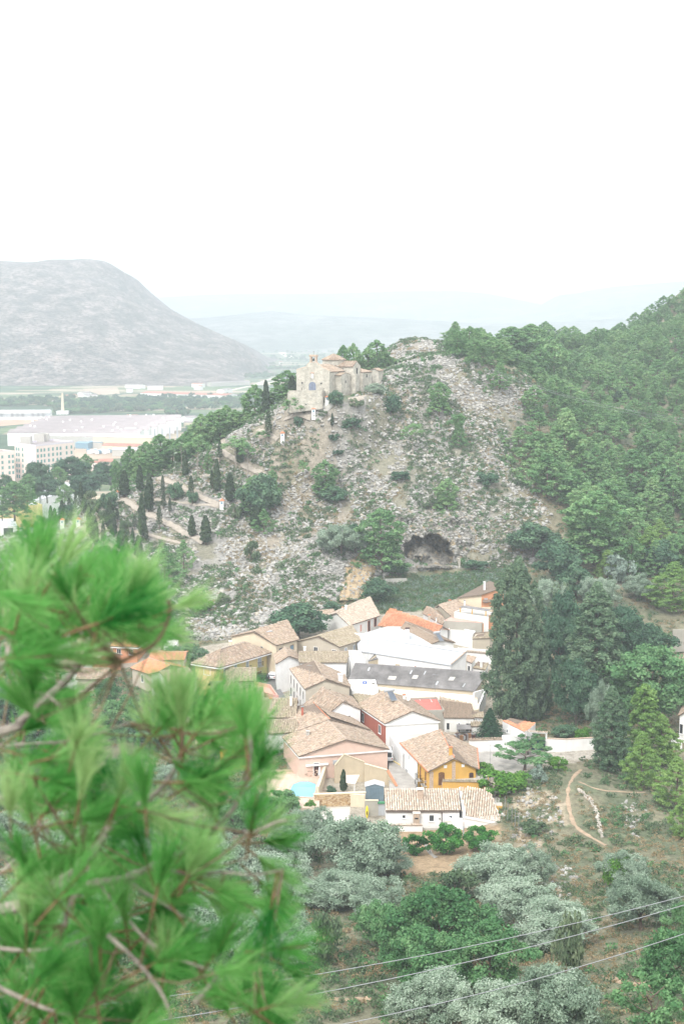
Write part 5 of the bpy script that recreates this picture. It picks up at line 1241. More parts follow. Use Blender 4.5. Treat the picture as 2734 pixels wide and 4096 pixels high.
# the stone wall, stone by stone
SA, SB = PZ(1256, 3228, 2.9), PZ(1402, 3222, 2.9); e = empty('stone_wall', tuple(SA), 'honey coloured rubble stone retaining wall below the courtyard of the pink house', 'wall')
d = (SB-SA); Ls = d.length; d.normalize(); n = Vector((d.y, -d.x, 0)); q = MB(); q.fbox(SA, d, n, UP, 0, Ls, -.5, 0, -1.2, 2.1); q.build('mortar', M['cream'], e)
q = MB(); q.fbox(SA, d, n, UP, -.1, Ls+2.6, -.55, .08, 2.1, 2.25); q.build('coping', M['cream'], e)
stm = []
for k_ in range(6):
    r_ = random.Random(k_); pl = [(math.cos(t)*(.16+.05*r_.random()), math.sin(t)*(.11+.05*r_.random())) for t in np.linspace(0, 2*math.pi, 7)[:-1]]
    V = [tuple(d*x+UP*z) for x, z in pl]+[tuple(d*x*.8+UP*z*.8+n*.07) for x, z in pl]; stm.append(new_mesh('stone', V, [tuple(range(6, 12))]+[(j, (j+1) % 6, (j+1) % 6+6, j+6) for j in range(6)], None or M['white']))
ms, ns, bs = _nt('honey_stone'); oi = ns.nodes.new('ShaderNodeObjectInfo'); r = ramp(ns, [(0, (.30, .18, .09)), (.4, (.45, .30, .15)), (.7, (.55, .42, .26)), (1, (.36, .24, .14))]); ns.links.new(oi.outputs['Random'], r.inputs[0]); ns.links.new(r.outputs[0], bs.inputs['Base Color'])
for s_ in stm: s_.materials.clear(); s_.materials.append(ms)
rr = random.Random(2); row = 0; z = .12; cnt = 0
while z < 2.05:
    x = .15+(row % 2)*.17
    while x < Ls-.1:
        o_s = bpy.data.objects.new('stone', stm[rr.randrange(6)]); COL.objects.link(o_s); o_s.parent = e; o_s.location = tuple(d*x+UP*(z+rr.uniform(-.04, .04))+n*.001); o_s.rotation_euler = (0, 0, 0); o_s.scale = (rr.uniform(.9, 1.15),)*3; x += rr.uniform(.3, .38)
    z += .235; row += 1
wall_run('courtyard_wall', 'white rendered end of the retaining wall beside the honey stone wall', [SB+d*.02, PZ(1458, 3225, 2.9)], 2.05, .5, 'cream')
wall_run('courtyard_rear_wall', 'stained tall rendered gable wall at the back of the courtyard', [PZ(1338, 3110, 4.4), PZ(1375, 3105, 4.4), PZ(1457, 3105, 4.4)], [2.2, 4.0, 2.6], .3, 'stonewall', coping='stonewall')
wall_run('lane_wall', 'rendered wall with a brick band along the lane behind the metal shed', [PZ(1457, 3108, 4.4), PZ(1548, 3118, 4.3)], [2.4, 1.7], .3, 'stonewall', coping='cream')
wall_run('lane_wall', 'cream wall with a terracotta coping stepping down towards the lane', [PZ(1548, 3118, 4.2), PZ(1585, 3165, 3.8)], [1.7, .9], .3, 'stonewall', coping='terracotta')
e = empty('metal_shed', tuple(PZ(1498, 3198, 3.3)), 'blue grey metal garden shed with a pale gabled roof in the courtyard', 'shed'); c = PZ(1498, 3198, 3.3)
q = MB(); V = []; hw = 1.55
for y in (0, 2.2): V += [(c.x-hw, c.y+y, 3.0), (c.x+hw, c.y+y, 3.0), (c.x+hw, c.y+y, 5.6), (c.x, c.y+y, 6.0), (c.x-hw, c.y+y, 5.6)]
q.add(V, [(0, 1, 2, 3, 4), (9, 8, 7, 6, 5), (1, 6, 7, 2), (5, 0, 4, 9), (2, 7, 8, 3), (3, 8, 9, 4)]); q.build('shed_wall', plain('blue_grey_sheet', (.17, .23, .27), .5, .08), e)
for s_ in (-1, 1):
    q = MB(); q.slab([Vector((c.x, c.y-.15, 6.1)), Vector((c.x+s_*1.7, c.y-.15, 5.62)), Vector((c.x+s_*1.7, c.y+2.4, 5.62)), Vector((c.x, c.y+2.4, 6.1))][::s_], .05); q.build('roof_panel', M['metal_white'], e)
    q = MB(); q.box((c.x+s_*.42, c.y-.03, 4.3), (.4, .02, 1.1)); q.build('door_leaf', plain('blue_grey_door', (.14, .20, .24), .5, .08), e)
e = empty('lean_to_canopy', tuple(PZ(1405, 3170, 3.4)), 'white panel canopy over the courtyard doorway beside the narrow cypress', 'canopy'); c = PZ(1407, 3170, 4.2)
q = MB(); q.slab([c+Vector((-1, -1, 2.1)), c+Vector((.5, -1.1, 1.9)), c+Vector((1.3, 1.4, 2.7)), c+Vector((-1, 1.2, 2.7))], .07); q.build('roof_panel', M['tile_white'], e)
q = MB(); q.cyl((c.x+.4, c.y-.9), .08, 3.4, 6.0, 5); q.build('post', M['white'], e)
wall_run('grey_block_wall', 'grey rendered retaining wall under the metal shed', [PZ(1458, 3262, 2.6), PZ(1512, 3262, 2.6)], 2.6, .3, 'grey_cement', coping='cream')
e = empty('kayak', tuple(PZ(1467, 3270, 2.6)), 'yellow kayak standing upright against the grey wall', 'kayak'); c = PZ(1467, 3275, 2.5); q = MB(); q.tube([c, c+UP*.5, c+UP*1.3, c+UP*2.0, c+UP*2.3], [.03, .2, .28, .18, .03], 8); q.build('hull', plain('yellow_plastic', (.75, .62, .04), .4, .05), e)
q = MB(); q.tube([c+UP*.8+Vector((0, -.27, 0)), c+UP*1.4+Vector((0, -.27, 0))], .07, 6); q.build('cockpit', M['black'], e)
e = empty('iron_railing', tuple(PZ(1303, 3318, 2.2)), 'black iron railing above the olive trees by the courtyard', 'railing'); a, b = PZ(1303, 3318, 2.2), PZ(1368, 3316, 2.2); d = (b-a).normalized()
for i in range(13): q = MB(); p = lerp(a, b, i/12); q.cyl((p.x, p.y), .02, 2.1, 3.4, 4); q.build('baluster', M['black'], e)
for z in (2.4, 3.4): q = MB(); q.tube([Vector((a.x, a.y, z)), Vector((b.x, b.y, z))], .03, 4); q.build('rail', M['black'], e)
e = empty('iron_railing', tuple(PZ(1405, 3300, 2.2)), 'round black railing with a rusty top by the yellow kayak', 'railing'); a = PZ(1440, 3305, 2.3); q = MB()
pts = [a+Vector((1.7*math.cos(t), 1.0*math.sin(t), 1.0)) for t in np.linspace(math.pi*.8, math.pi*2.1, 10)]; q.tube(pts, .035, 4)
q.build('rail', M['black'], e)
for p in pts: q = MB(); q.cyl((p.x, p.y), .02, 2.2, 3.3, 4); q.build('baluster', M['black'], e)
e = empty('green_door_gate', tuple(PZ(1512, 3215, 3.4)), 'small white gate under a green strip between shed and cottage', 'gate'); c = PZ(1523, 3262, 2.6)
q = MB(); q.box((c.x, c.y, 3.6), (.62, .05, 1.1)); q.build('gate_leaf', M['metal_white'], e); q = MB(); q.box((c.x, c.y, 4.85), (.6, .3, .12)); q.build('green_strip', plain('green_sheet', (.06, .25, .12), .6, .05), e)

# red house with the white gable
rh = H('red_house', 'brick red and white house with a wide tan roof and solar heater', [(1542, 2892), (1752, 2881), (1640, 2797), (1433, 2820)], 9.6, 4.6, 'white', 'gf', rise=2.0, t=.5, tile='tile_tan', ov=.3, fascia='white')
o3, d3, n3, L3 = rh.frame(3); q = MB(); q.fbox(o3, d3, n3, UP, -.02, L3+.02, .004, .05, 2.5, 9.3); q.build('red_wall_face', M['red'], rh.e)
for u, t_ in ((.18, 1.1), (.8, 1.2)): f = rh.win(3, u, t_, 1.0, 1.5, 'win', 'white', 'glass'); f.location = n3*.05
f = rh.win(3, .78, 5.0, 1.2, 2.0, 'door', 'red', 'dark'); f.location = n3*.05
c = lerp(rh.R[0], rh.R[1], .55); solar(c+Vector((-.9, -.2, .1)), .45, 'solar water heater with dark teal legs on the ridge of the red and white house', 'metal_white', 2.3)
rh.chimney(rh.roof_pt(1, .72, .55), .9, .5, 'white'); dish(rh.roof_pt(1, .62, .5), 'white satellite dish on the right slope of the red and white house roof')
g1 = H('white_garage', 'white walled side garage below the gable of the red and white house', [(1610, 3022), (1700, 2965), PZ(1752, 2935, 7.2), (1552, 2935)], 7.2, 4.0, 'white', 'flat', parapet=.25, roofmat='concrete')
g1.win(3, .3, 1.2, .9, 2.2, 'door', 'white', 'shutter_grey')
# white house with the dark window, roofs left of the red house
hd = H('white_gabled_house', 'white gable with one dark window between the pink and the red house', [(1315, 2852), (1440, 2838), (1408, 2790), (1215, 2822)], 10.0, 5, 'white', 'gf', rise=1.9, t=.45, t2=.4, tile='tile_tan', ov=.2)
hd.win(0, .60, 1.0, 1.0, .9, 'win', 'white', 'glass')
# beige three storey house
hg = H('beige_tall_house', 'tall beige house with a pale window front on the street and a low pitched roof', [(1222, 2756), (1396, 2748), PZ(1370, 2700, 12.0), (1159, 2676)], 12.0, 6.0, 'beige', 'gf', rise=1.6, t=.45, tile='tile_tan', ov=.25)
o3, d3, n3, L3 = hg.frame(3); q = MB(); q.fbox(o3, d3, n3, UP, -.02, L3, .004, .05, 4, 11.85); q.build('street_front', M['cream' if False else 'white_old'], hg.e)
for u in (.1, .3, .5, .7, .88):
    for t_ in (1.0, 3.6):
        f = hg.win(3, u, t_, .7, 1.6, 'win', 'concrete', 'dark'); f.location = n3*.05
for u in (.36, .55): hg.win(0, u, .3, .4, .25, 'win', 'beige', 'dark')
hg.chimney(hg.roof_pt(1, .15, .45)+Vector((.5, 0, -.4)), 1.7, .9, 'white', 'white')
antenna(hg.roof_pt(0, .9, .3), 'thin antenna on the front corner of the beige house', 4.0)
# white houses to the left and behind it
i1 = H('white_corner_house', 'white corner house with a small tan roof at the street junction', [(1106, 2655), (1196, 2640), (1180, 2605), (1100, 2622)], 12.4, 6.5, 'white', 'gf', rise=1.2, tile='tile_tan', ov=.3)
i1.win(3, .3, 2.2, .6, 1.2, 'win', 'white', 'shutter_grey')
i2 = H('white_long_house', 'white house with a long ribbed tan roof and a pale garage door', [(1199, 2651), (1383, 2651), (1391, 2622), (1199, 2622)], 12.4, 6.6, 'white', 'gs', rise=.9, t=.9, tile='tile_olive', ov=.25)
i2.win(0, .78, 1.8, 1.4, 1.5, 'shut', 'white', 'shutter_grey'); i2.win(1, .4, 1.5, .8, 1.8, 'win', 'white', 'shutter_grey'); i2.balcony(1, .4, 3.6, 1.6, .6, 'steel')
i2.chimney(PZ(1218, 2612, 13.0), 1.2, .5, 'white', 'white')
st_ = H('white_stair_house', 'white block with an outside stair and handrail right of the long ribbed roof', [(1400, 2660), (1462, 2655), (1440, 2615), (1392, 2612)], 11.2, 6.6, 'white', 'flat', parapet=.7)
# cream house with round windows
hj = H('cream_house', 'cream house with two round windows, skylight and two shuttered balconies', [(1104, 2581), (1187, 2558), PZ(1104, 2496, 14.2), (927, 2547)], 14.2, 7.0, 'cream', 'gs', rise=2.0, t=.5, tile='tile_tan', ov=.3, pitch=.28)
for u in (.35, .68): hj.win(3, u, .9, .9, .9, 'round', 'steel', 'glass')
hj.win(3, .34, 2.9, .7, .7, 'win', 'cream', 'dark')
for u in (.22, .75): hj.win(0, u, 1.0, 1.0, 2.3, 'win', 'wood', 'skyblue_tile'); hj.balcony(0, u, 3.4, 1.5, .5)
p = hj.roof_pt(0, .3, .72); u_ = (hj.C[1]-hj.C[0]).normalized(); q = MB(); q.box((p.x, p.y, p.z+.25), (.75, .45, .06), .6); q.build('skylight', M['metal_white'], hj.e)
# pale yellow hip-roofed house
hk = H('yellow_hipped_house', 'pale yellow house with a hipped tan roof, white eave and balconies', [(876, 2664), (1067, 2607), PZ(1010, 2580, 12.5), (781, 2650)], 12.5, 6.5, 'yellow', 'hip', rise=2.3, hipin=(.25, .3), tile='tile_tan', ov=.7, fascia='white', eave='tile_white')
for u, w, b_ in ((.12, .8, 0), (.33, .8, 1), (.58, .8, 1), (.84, 1.1, 1)):
    hk.win(0, u, .7, w, 2.0, 'win', 'white', 'shutter_grey')
    if b_: hk.balcony(0, u, 2.7, 1.5, .6)
hk.win(0, .82, 3.9, 2.0, 2.3, 'door', 'cream', 'wood'); hk.win(3, .5, 1.0, 1.6, 1.3, 'shut', 'white', 'yellow')
hk.chimney(PZ(921, 2583, 14.2), .9, .6, 'cream', 'white')
# beige house behind
hn = H('grey_beige_house', 'grey beige house with a tan roof and two small dark windows', [(1356, 2588), (1441, 2560), PZ(1370, 2515, 13.0), (1187, 2567)], 13.0, 7.5, 'beige', 'gs', rise=1.7, t=.5, tile='tile_olive', ov=.25)
hn.win(3, .45, .7, .9, 1.1, 'win', 'white', 'dark'); hn.win(3, .88, .8, .9, 1.2, 'win', 'white', 'dark')
hn.win(0, .3, .7, .8, 1.1, 'win', 'white', 'shutter_grey'); hn.win(0, .7, .7, .8, 1.1, 'win', 'white', 'shutter_grey')
# white house with brown doors
hm_ = H('white_old_house', 'weathered white house with dark brown doors and a patched roof under the hill', [(1397, 2502), (1513, 2463), PZ(1440, 2400, 13.2), (1300, 2468)], 13.2, 8.5, 'white_old', 'gs', rise=1.9, t=.5, tile='tile_pale', ov=.25)
for u, c, t_, hh in ((.12, 'pinkpaint', .9, 2.6), (.38, 'pinkpaint', .7, 1.7), (.66, 'darkwood', .5, 2.7), (.88, 'darkwood', .4, 1.9)): hm_.win(0, u, t_, .9, hh, 'shut', 'terracotta' if c == 'darkwood' else 'white', c)
hm_.chimney(hm_.roof_pt(0, .25, .93), .9, .5, 'white', 'white'); antenna(hm_.roof_pt(0, .02, .8), 'television antenna at the left of the patched roof under the hill', 2.4)
hm2 = H('white_back_house', 'small white house tucked behind the patched roof under the hill', [(1300, 2470), (1345, 2458), (1312, 2440), (1262, 2446)], 13.0, 9, 'white', 'gs', rise=.8, tile='tile_tan', ov=.2)
hm2.chimney(PZ(1369, 2445, 13.6), .9, .45, 'white')

# long pale warehouse roofs
wo = H('white_warehouse', 'long warehouse with a pale ribbed sheet roof in the middle of the village', [(1438, 2604), (1802, 2662), (1863, 2611), (1417, 2541)], 11.5, 6.8, 'white', 'shed', zs=[11.5, 11.5, 13.6, 13.6], tile=None, roofmat='metal_white', ov=.15)
q = MB(); a, b = wo.C[0]+UP*.15, wo.C[3]+UP*.15; a2, b2 = wo.C[1]+UP*.15, wo.C[2]+UP*.15
for i in range(60): t = (i+.5)/60; q.tube([lerp(a, a2, t), lerp(b, b2, t)], .045, 4, False)
o = q.build('sheet_ribs', M['metal_white'], wo.e, kind='stuff')
q = MB(); q.tube([b+UP*.15, b2+UP*.15], .3, 6); q.build('ridge_parapet', M['white'], wo.e)
q = MB(); q.tube([a2+UP*.15, b2+UP*.15], .16, 5); q.build('verge_tiles', M['brickpale'], wo.e)
wo.win(1, .35, 3.0, .7, 1.0, 'win', 'white', 'dark')
w2 = H('white_sheet_roof', 'white wedge shaped roof behind the long pale warehouse', [PZ(1424, 2541, 12.9), PZ(1738, 2586, 12.9), PZ(1605, 2506, 12.9), PZ(1548, 2506, 12.9)], 12.9, 8, 'white', 'flat', parapet=0, roofmat='metal_white')
hp = H('brown_roofed_house', 'low house with a long dark brown tile roof and white chimney behind the warehouse', [(1713, 2581), (1812, 2571), (1650, 2490), (1598, 2530)], 12.4, 8.5, 'white', 'gf', rise=.9, t=.5, tile='tile_brown', ov=.3)
hp.chimney(PZ(1628, 2555, 12.9), 2.3, .9, 'white', 'darkwood'); solar(PZ(1757, 2562, 13.2), .5, 'silver solar water heater on the long brown roof', 'metal_white', 1.8)
hq = H('orange_roofed_house', 'house with a bright orange tile roof in front of the green slope', [(1749, 2532), (1789, 2520), (1660, 2466), (1515, 2501)], 12.0, 9, 'white', 'gf', rise=1.3, t=.35, t2=.4, tile='tile_orange', ov=.3, eave='terracotta')
hr = H('upper_tan_house', 'house with a tan gridded roof below the orange house', [(1814, 2475), (1889, 2443), (1830, 2403), (1747, 2432)], 13.5, 10, 'beige', 'gs', rise=1.0, t=.85, tile='tile_tan', ov=.25)
hr.chimney(PZ(1797, 2412, 14.5), .6, .6, 'beige'); hr.chimney(PZ(1857, 2424, 14.3), 1.3, .35, 'white', 'steel')
hr2 = H('lower_tan_house', 'house with a faded brown pink roof left of the grey wall', [(1769, 2498), (1781, 2490), (1755, 2447), (1692, 2452)], 12.8, 10, 'white', 'gf', rise=.9, t=.4, tile='tile_tan', ov=.2)
hr2.chimney(PZ(1716, 2472, 13.6), .6, .55, 'beige'); hr2.chimney(PZ(1743, 2484, 13.4), .7, .3, 'white', 'steel')
ht = H('orange_house', 'orange and cream house with a mono pitch roof at the back of the village', [(1924, 2380), (2012, 2350), PZ(1955, 2325, 18.0), (1834, 2392)], 16.6, 11.5, 'cream', 'shed', zs=[17.2, 18.8, 17.8, 15.4], tile=None, roofmat='tile_bed', ov=.3)
ht.ze = 16.8
o, d, n, Ln = ht.frame(0); q = MB(); V = [o+UP*13.4, o+d*Ln+UP*13.4, o+d*Ln+UP*18.7, o+UP*17.1]; q.add([v_+n*.004 for v_ in V]+[v_+n*.06 for v_ in V], [(3, 2, 1, 0), (4, 5, 6, 7), (0, 1, 5, 4), (1, 2, 6, 5), (2, 3, 7, 6), (3, 0, 4, 7)]); q.build('orange_wall_face', M['orange'], ht.e)
for u, t_, w, hh, c in ((.2, .4, .9, 1.2, 'shutter_grey'), (.62, -.5, 1.0, 2.1, 'navy'), (.27, 3.6, 1.6, 1.5, 'navy'), (.72, 3.4, 1.8, 1.9, 'navy')): f = ht.win(0, u, t_, w, hh, 'win', 'orange', c); f.location = n*.06
q = MB(); q.fbox(o+UP*13.3, d, n, UP, .0, Ln*1.05, .07, 1.1, -.15, .8); q.build('terrace_parapet', M['cream'], ht.e)
q = MB(); q.slab([o+d*(.05*Ln)+n*.07+UP*16.0, o+d*(.55*Ln)+n*.07+UP*16.0, o+d*(.5*Ln)+n*1.0+UP*15.6, o+d*(.0*Ln)+n*1.0+UP*15.6][::-1], .1); q.build('porch_roof', M['tile_bed'], ht.e)
ht.chimney(PZ(1936, 2352, 18.2), 1.4, .5, 'white', 'white'); antenna(PZ(1944, 2345, 18.4), 'antenna beside the white chimney of the orange house', 1.6)
# terraces between
u1 = H('grey_walled_terrace', 'long grey cement wall with brick ends enclosing a roof terrace', [(1772, 2483), (1925, 2492), PZ(1955, 2478, 13.6), (1800, 2468)], 13.6, 10.4, 'grey_cement', 'flat', parapet=.0, roofmat='pinkpaint')
u1.win(0, .03, 0, .01, .01); 
u2 = H('white_walled_terrace', 'weathered white terrace wall with a grey pergola roof above the grey cement wall', [(1815, 2456), (1952, 2476), PZ(1978, 2458, 14.6), (1850, 2440)], 14.6, 12, 'white_old', 'flat', parapet=.5)
c = (u2.C[0]+u2.C[1])/2; d = (u2.C[1]-u2.C[0]).normalized(); e = empty('pergola', tuple(c), 'grey sheet pergola over the white roof terrace', 'pergola'); n = Vector((d.y, -d.x, 0))
q = MB(); q.fbox(c, d, n, UP, -3.6, 4.2, -2.6, -.2, 1.75, 1.83); q.build('roof_sheet', M['corr_grey'], e)
for x in (-3.3, 0, 3.8): q = MB(); q.fbox(c, d, n, UP, x-.1, x+.1, -.5, -.3, 0, 1.75); q.build('post', M['ochre'], e)
bt = H('brick_stair_tower', 'raw brick stair tower beside the white roof terrace', [(1953, 2462), (1980, 2456), PZ(1984, 2448, 15.4), PZ(1960, 2450, 15.4)], 15.4, 10, 'brick_raw' if 'brick_raw' in M else 'orange', 'flat', parapet=0)
bw_ = H('brick_wall_block', 'low raw brick wall block at the right end of the grey cement wall', [(1926, 2494), (1953, 2490), PZ(1958, 2480, 13.4), PZ(1930, 2482, 13.4)], 13.4, 9.5, 'brick_raw' if 'brick_raw' in M else 'orange', 'flat', parapet=0)
v1 = H('white_rear_block', 'white walled house with a pipe between the brown roof and the grey wall', [(1790, 2523), (1888, 2540), PZ(1900, 2528, 11.6), (1800, 2510)], 11.6, 8.0, 'white', 'flat', parapet=.3)
v2 = H('beige_shed_house', 'small beige building with an olive tinted roof beside the huge cypress', [(1888, 2556), (1957, 2552), (1968, 2528), (1900, 2536)], 11.8, 8, 'beige', 'shed', zs=[11.2, 11.2, 12.2, 12.2], tile='tile_olive', ov=.15)
v3 = H('long_white_yard', 'long white yard wall with coping tiles beside the huge cypress', [(1822, 2604), (1965, 2618), PZ(1975, 2600, 9.6), (1830, 2590)], 9.8, 6.6, 'white', 'flat', parapet=.0)
wall_run('coping_wall', 'row of tan coping tiles on the long white yard wall', [v3.C[0]+UP*0, v3.C[1]+UP*0], .02, .3, 'white', coping='brickpale', tile='tile_tan')
v4 = H('white_small_house', 'little white house with a tan shed roof and a tiny chimney by the huge cypress', [(1892, 2672), (1938, 2680), PZ(1950, 2656, 9.6), (1912, 2650)], 9.0, 6.2, 'white', 'shed', zs=[9.0, 9.0, 9.9, 9.9], tile='tile_olive', ov=.15)
v4.chimney(PZ(1923, 2660, 9.8), .6, .5, 'white', 'white')
v5 = H('white_doorway_house', 'white wall with a dark doorway and small tan roof at the right of the warehouse', [(1865, 2645), (1885, 2655), PZ(1900, 2630, 10.0), PZ(1868, 2622, 10.0)], 10.0, 6.2, 'white', 'shed', zs=[9.8, 9.8, 10.5, 10.5], tile='tile_tan', ov=.1)
v5.win(0, .5, 1.0, .9, 2.0, 'door', 'white', 'dark')
tr = H('grey_lean_building', 'old building with a grey lean-to sheet roof and stained wall in front of the warehouse', [(1472, 2645), (1590, 2615), PZ(1598, 2600, 11.2), PZ(1500, 2620, 11.2)], 10.4, 6.6, 'stonewall', 'shed', zs=[10.2, 10.8, 11.2, 10.9], tile=None, roofmat='corr_grey', ov=.15)
ty = H('cream_low_wall', 'short cream wall with a red edge left of the grey lean-to roof', [(1438, 2610), (1522, 2612), PZ(1522, 2600, 10.2), PZ(1440, 2600, 10.2)], 10.2, 6.6, 'yellow', 'flat', parapet=0, roofmat='redpaint')
rt = H('red_roof_terrace', 'small red painted roof terrace carrying a solar heater before the warehouse', [(1658, 2670), (1760, 2677), PZ(1785, 2655, 9.9), (1700, 2650)], 9.8, 6.6, 'red', 'flat', parapet=.35, roofmat='redpaint', walls='red')
rt2 = H('pink_roof_terrace', 'pinkish flat roof between the grey lean-to and the red terrace', [(1580, 2662), (1655, 2668), PZ(1700, 2648, 9.6), PZ(1592, 2640, 9.6)], 9.6, 6.6, 'stonewall', 'flat', parapet=.3, roofmat='pinkpaint')
solar(PZ(1735, 2664, 10.0), .15, 'solar water heater with a silver tank on the red roof terrace', 'metal_white', 1.6)
# grey corrugated warehouse
gw = H('grey_warehouse', 'long warehouse with a weathered grey corrugated roof across the village', [(1394, 2724), (1896, 2763), (1945, 2692), (1422, 2656)], 9.6, 6.0, 'cream', 'shed', zs=[9.6, 9.6, 12.2, 12.2], tile=None, roofmat='corr_grey', ov=.2)
q = MB(); a, b, a2, b2 = gw.C[0]+UP*.14, gw.C[3]+UP*.14, gw.C[1]+UP*.14, gw.C[2]+UP*.14
for i in range(110): t = (i+.5)/110; q.tube([lerp(a, a2, t)-UP*.02, lerp(b, b2, t)], .07, 4, False)
q.build('corrugation', M['corr_grey'], gw.e, kind='stuff')
for t, s_, w in ((.12, .6, .006), (.45, .6, .006), (.555, .62, .004), (.69, .1, .008), (.78, .4, .02), (.5, .35, .02), (.90, .1, .005), (.33, .2, .03)):
    q = MB(); q.slab([lerp(lerp(a, a2, t-w), lerp(b, b2, t-w), s_)+UP*.09, lerp(lerp(a, a2, t+w), lerp(b, b2, t+w), s_)+UP*.09, lerp(lerp(a, a2, t+w), lerp(b, b2, t+w), min(1, s_+.2))+UP*.09, lerp(lerp(a, a2, t-w), lerp(b, b2, t-w), min(1, s_+.2))+UP*.09], .03); q.build('patch_sheet', M['concrete' if w > .015 else 'metal_white'], gw.e)
# back slope of the grey warehouse
q = MB(); o, d, n, Ln = gw.frame(2); q.slab([gw.C[3]+UP*.1, gw.C[2]+UP*.1, gw.C[2]+Vector((0, 4.5, -2.2)), gw.C[3]+Vector((0, 4.5, -2.2))], .12); q.build('rear_roof', M['corr_grey'], gw.e)
# cream court with painted parking lines
cz = 8.72
ct = [PZ(*p_, cz) for p_ in ((1512, 2757), (1575, 2794), (1640, 2796), (1748, 2789), (1757, 2800), (1882, 2818), (1893, 2842), (1914, 2837), (1907, 2790))]
e = empty('painted_deck', tuple(ct[0]), 'cream flat roof deck with thin white lines before the grey warehouse', 'roof deck'); q = MB(); q.prism([(p.x, p.y) for p in ct], 5, cz); q.build('deck_slab', M['cream'], e)
for i in range(7):
    t = (i+.6)/7.2; a = lerp(ct[0], ct[8], t); b = lerp(ct[1], ct[6], t); dd = (b-a); q = MB(); d = dd.normalized(); q.fbox(a+UP*.004, d, Vector((-d.y, d.x, 0)), UP, .3, dd.length*.8, -.05, .05, 0, .012); q.build('painted_line', M['white'], e)
wall_run('deck_parapet', 'smooth cream white parapet curving below the grey corrugated roof', [PZ(1505, 2756, cz), PZ(1600, 2768, cz), PZ(1898, 2790, cz)], [.5, .45, .4], .3, 'white')
wall_run('deck_parapet', 'white parapet at the right end of the cream deck by the huge cypress', [PZ(1893, 2792, cz), PZ(1940, 2778, cz), PZ(1912, 2832, cz)], [1.2, 1.2, .4], .3, 'white')
xw = H('white_terrace_house', 'white rooftop terrace house with curved walls and a small blue flag', [(1408, 2780), (1512, 2778), (1500, 2735), (1384, 2735)], 9.4, 5.5, 'white', 'flat', parapet=.9)
q = MB(); c = PZ(1458, 2730, 10.6); e = empty('blue_flag', tuple(c), 'small blue flag with a white emblem hanging on the white terrace wall', 'flag'); q.box(tuple(c), (.42, .03, .26)); q.build('cloth', plain('blue_flag_cloth', (.03, .12, .5), .8, .05), e)
q = MB(); q.box((c.x, c.y-.035, c.z), (.12, .004, .12)); q.build('emblem', M['white'], e)
xr = H('olive_tiled_shed', 'low dark olive tile roof squeezed between the beige house and the red house', [(1435, 2814), (1532, 2789), PZ(1512, 2768, 9.4), (1412, 2781)], 8.8, 5.5, 'white_old', 'shed', zs=[8.6, 8.8, 9.5, 9.5], tile='tile_olive', ov=.15)
rp_ = H('red_flat_roof', 'large red painted flat roof with grey parapets behind the red house', [(1702, 2850), (1776, 2848), (1748, 2796), (1640, 2800)], 8.6, 5.0, 'grey_cement', 'flat', parapet=.45, roofmat='redpaint', walls='grey_cement')
zb_ = H('brown_tiled_shed', 'plain dark brown tile roof right of the red painted roof', [(1777, 2872), (1892, 2874), (1882, 2820), (1757, 2802)], 8.6, 5.2, 'white_old', 'shed', zs=[8.0, 8.0, 9.2, 9.2], tile='tile_brown', ov=.15, pitch=.26, expo=.34)
for u, w, hh, k, c in ((.12, .5, 1.3, 'win', 'dark'), (.5, .25, 1.9, 'win', 'navy'), (.86, 1.3, 1.5, 'win', 'dark')): zb_.win(0, u, 1.6, w, hh, k, 'white_old', c)
q = MB(); q.slab([PZ(1825, 2897, 6.8), PZ(1878, 2895, 6.8), PZ(1885, 2916, 6.6), PZ(1825, 2918, 6.6)], .08); e = empty('sheet_canopy', tuple(PZ(1850, 2905, 6)), 'grey sheet canopy over cluttered stores in the yard', 'canopy'); q.build('roof_sheet', M['corr_grey'], e)
for x in (1828, 1880): c = PZ(x, 2918, 6.5); q = MB(); q.cyl((c.x, c.y), .05, 4.5, 6.5, 5); q.build('post', M['wood'], e)
rr = random.Random(6)
for i in range(12):
    c = PZ(1812+i*8, 2950+rr.uniform(-8, 8), 5.6); q = MB(); q.box((0, 0, .4), (rr.uniform(.15, .4), rr.uniform(.15, .3), rr.uniform(.3, .7)), rr.random()); tag(link('crate' if i % 2 else 'plank_stack', new_mesh('crate', q.v, q.f, M[['wood', 'steel', 'darkwood', 'corr_grey'][i % 4]]), None, (c.x, c.y, 5.4)), 'stored crate in the cluttered yard under the grey canopy' if i % 2 else 'stack of planks in the cluttered yard under the grey canopy', 'crate' if i % 2 else 'planks', 'clutter in the yard')
s1 = H('white_vent_house', 'tiny white building with a row of dark vent holes and olive tiles', [(1891, 2868), (1928, 2870), PZ(1930, 2852, 8.6), (1890, 2850)], 8.4, 5.4, 'white', 'shed', zs=[8.2, 8.2, 8.8, 8.8], tile='tile_olive', ov=.2)
for k_ in range(5): s1.win(0, .15+.17*k_, .55, .16, .3, 'shut', 'white', 'dark')
s2 = H('olive_shed_roof', 'low olive tiled shed roof left of the little dark fir', [(1885, 2905), (1932, 2905), (1930, 2890), (1882, 2888)], 6.8, 5.0, 'white_old', 'shed', zs=[6.6, 6.6, 7.2, 7.2], tile='tile_olive', ov=.15)
s3 = H('stone_shed', 'old shed with a grey brown wall and olive tiles right of the little dark fir', [(1965, 2902), (2008, 2900), PZ(2005, 2882, 7.6), PZ(1968, 2882, 7.6)], 7.4, 4.8, 'grey_cement', 'shed', zs=[7.2, 7.2, 7.9, 7.9], tile='tile_olive', ov=.15)
wall_run('coped_wall', 'white yard wall with a tiled coping in front of the little dark fir', [PZ(1874, 3008, 5.2), PZ(2006, 3004, 5.4)], 2.2, .3, 'white', coping='brickpale', tile='tile_tan')
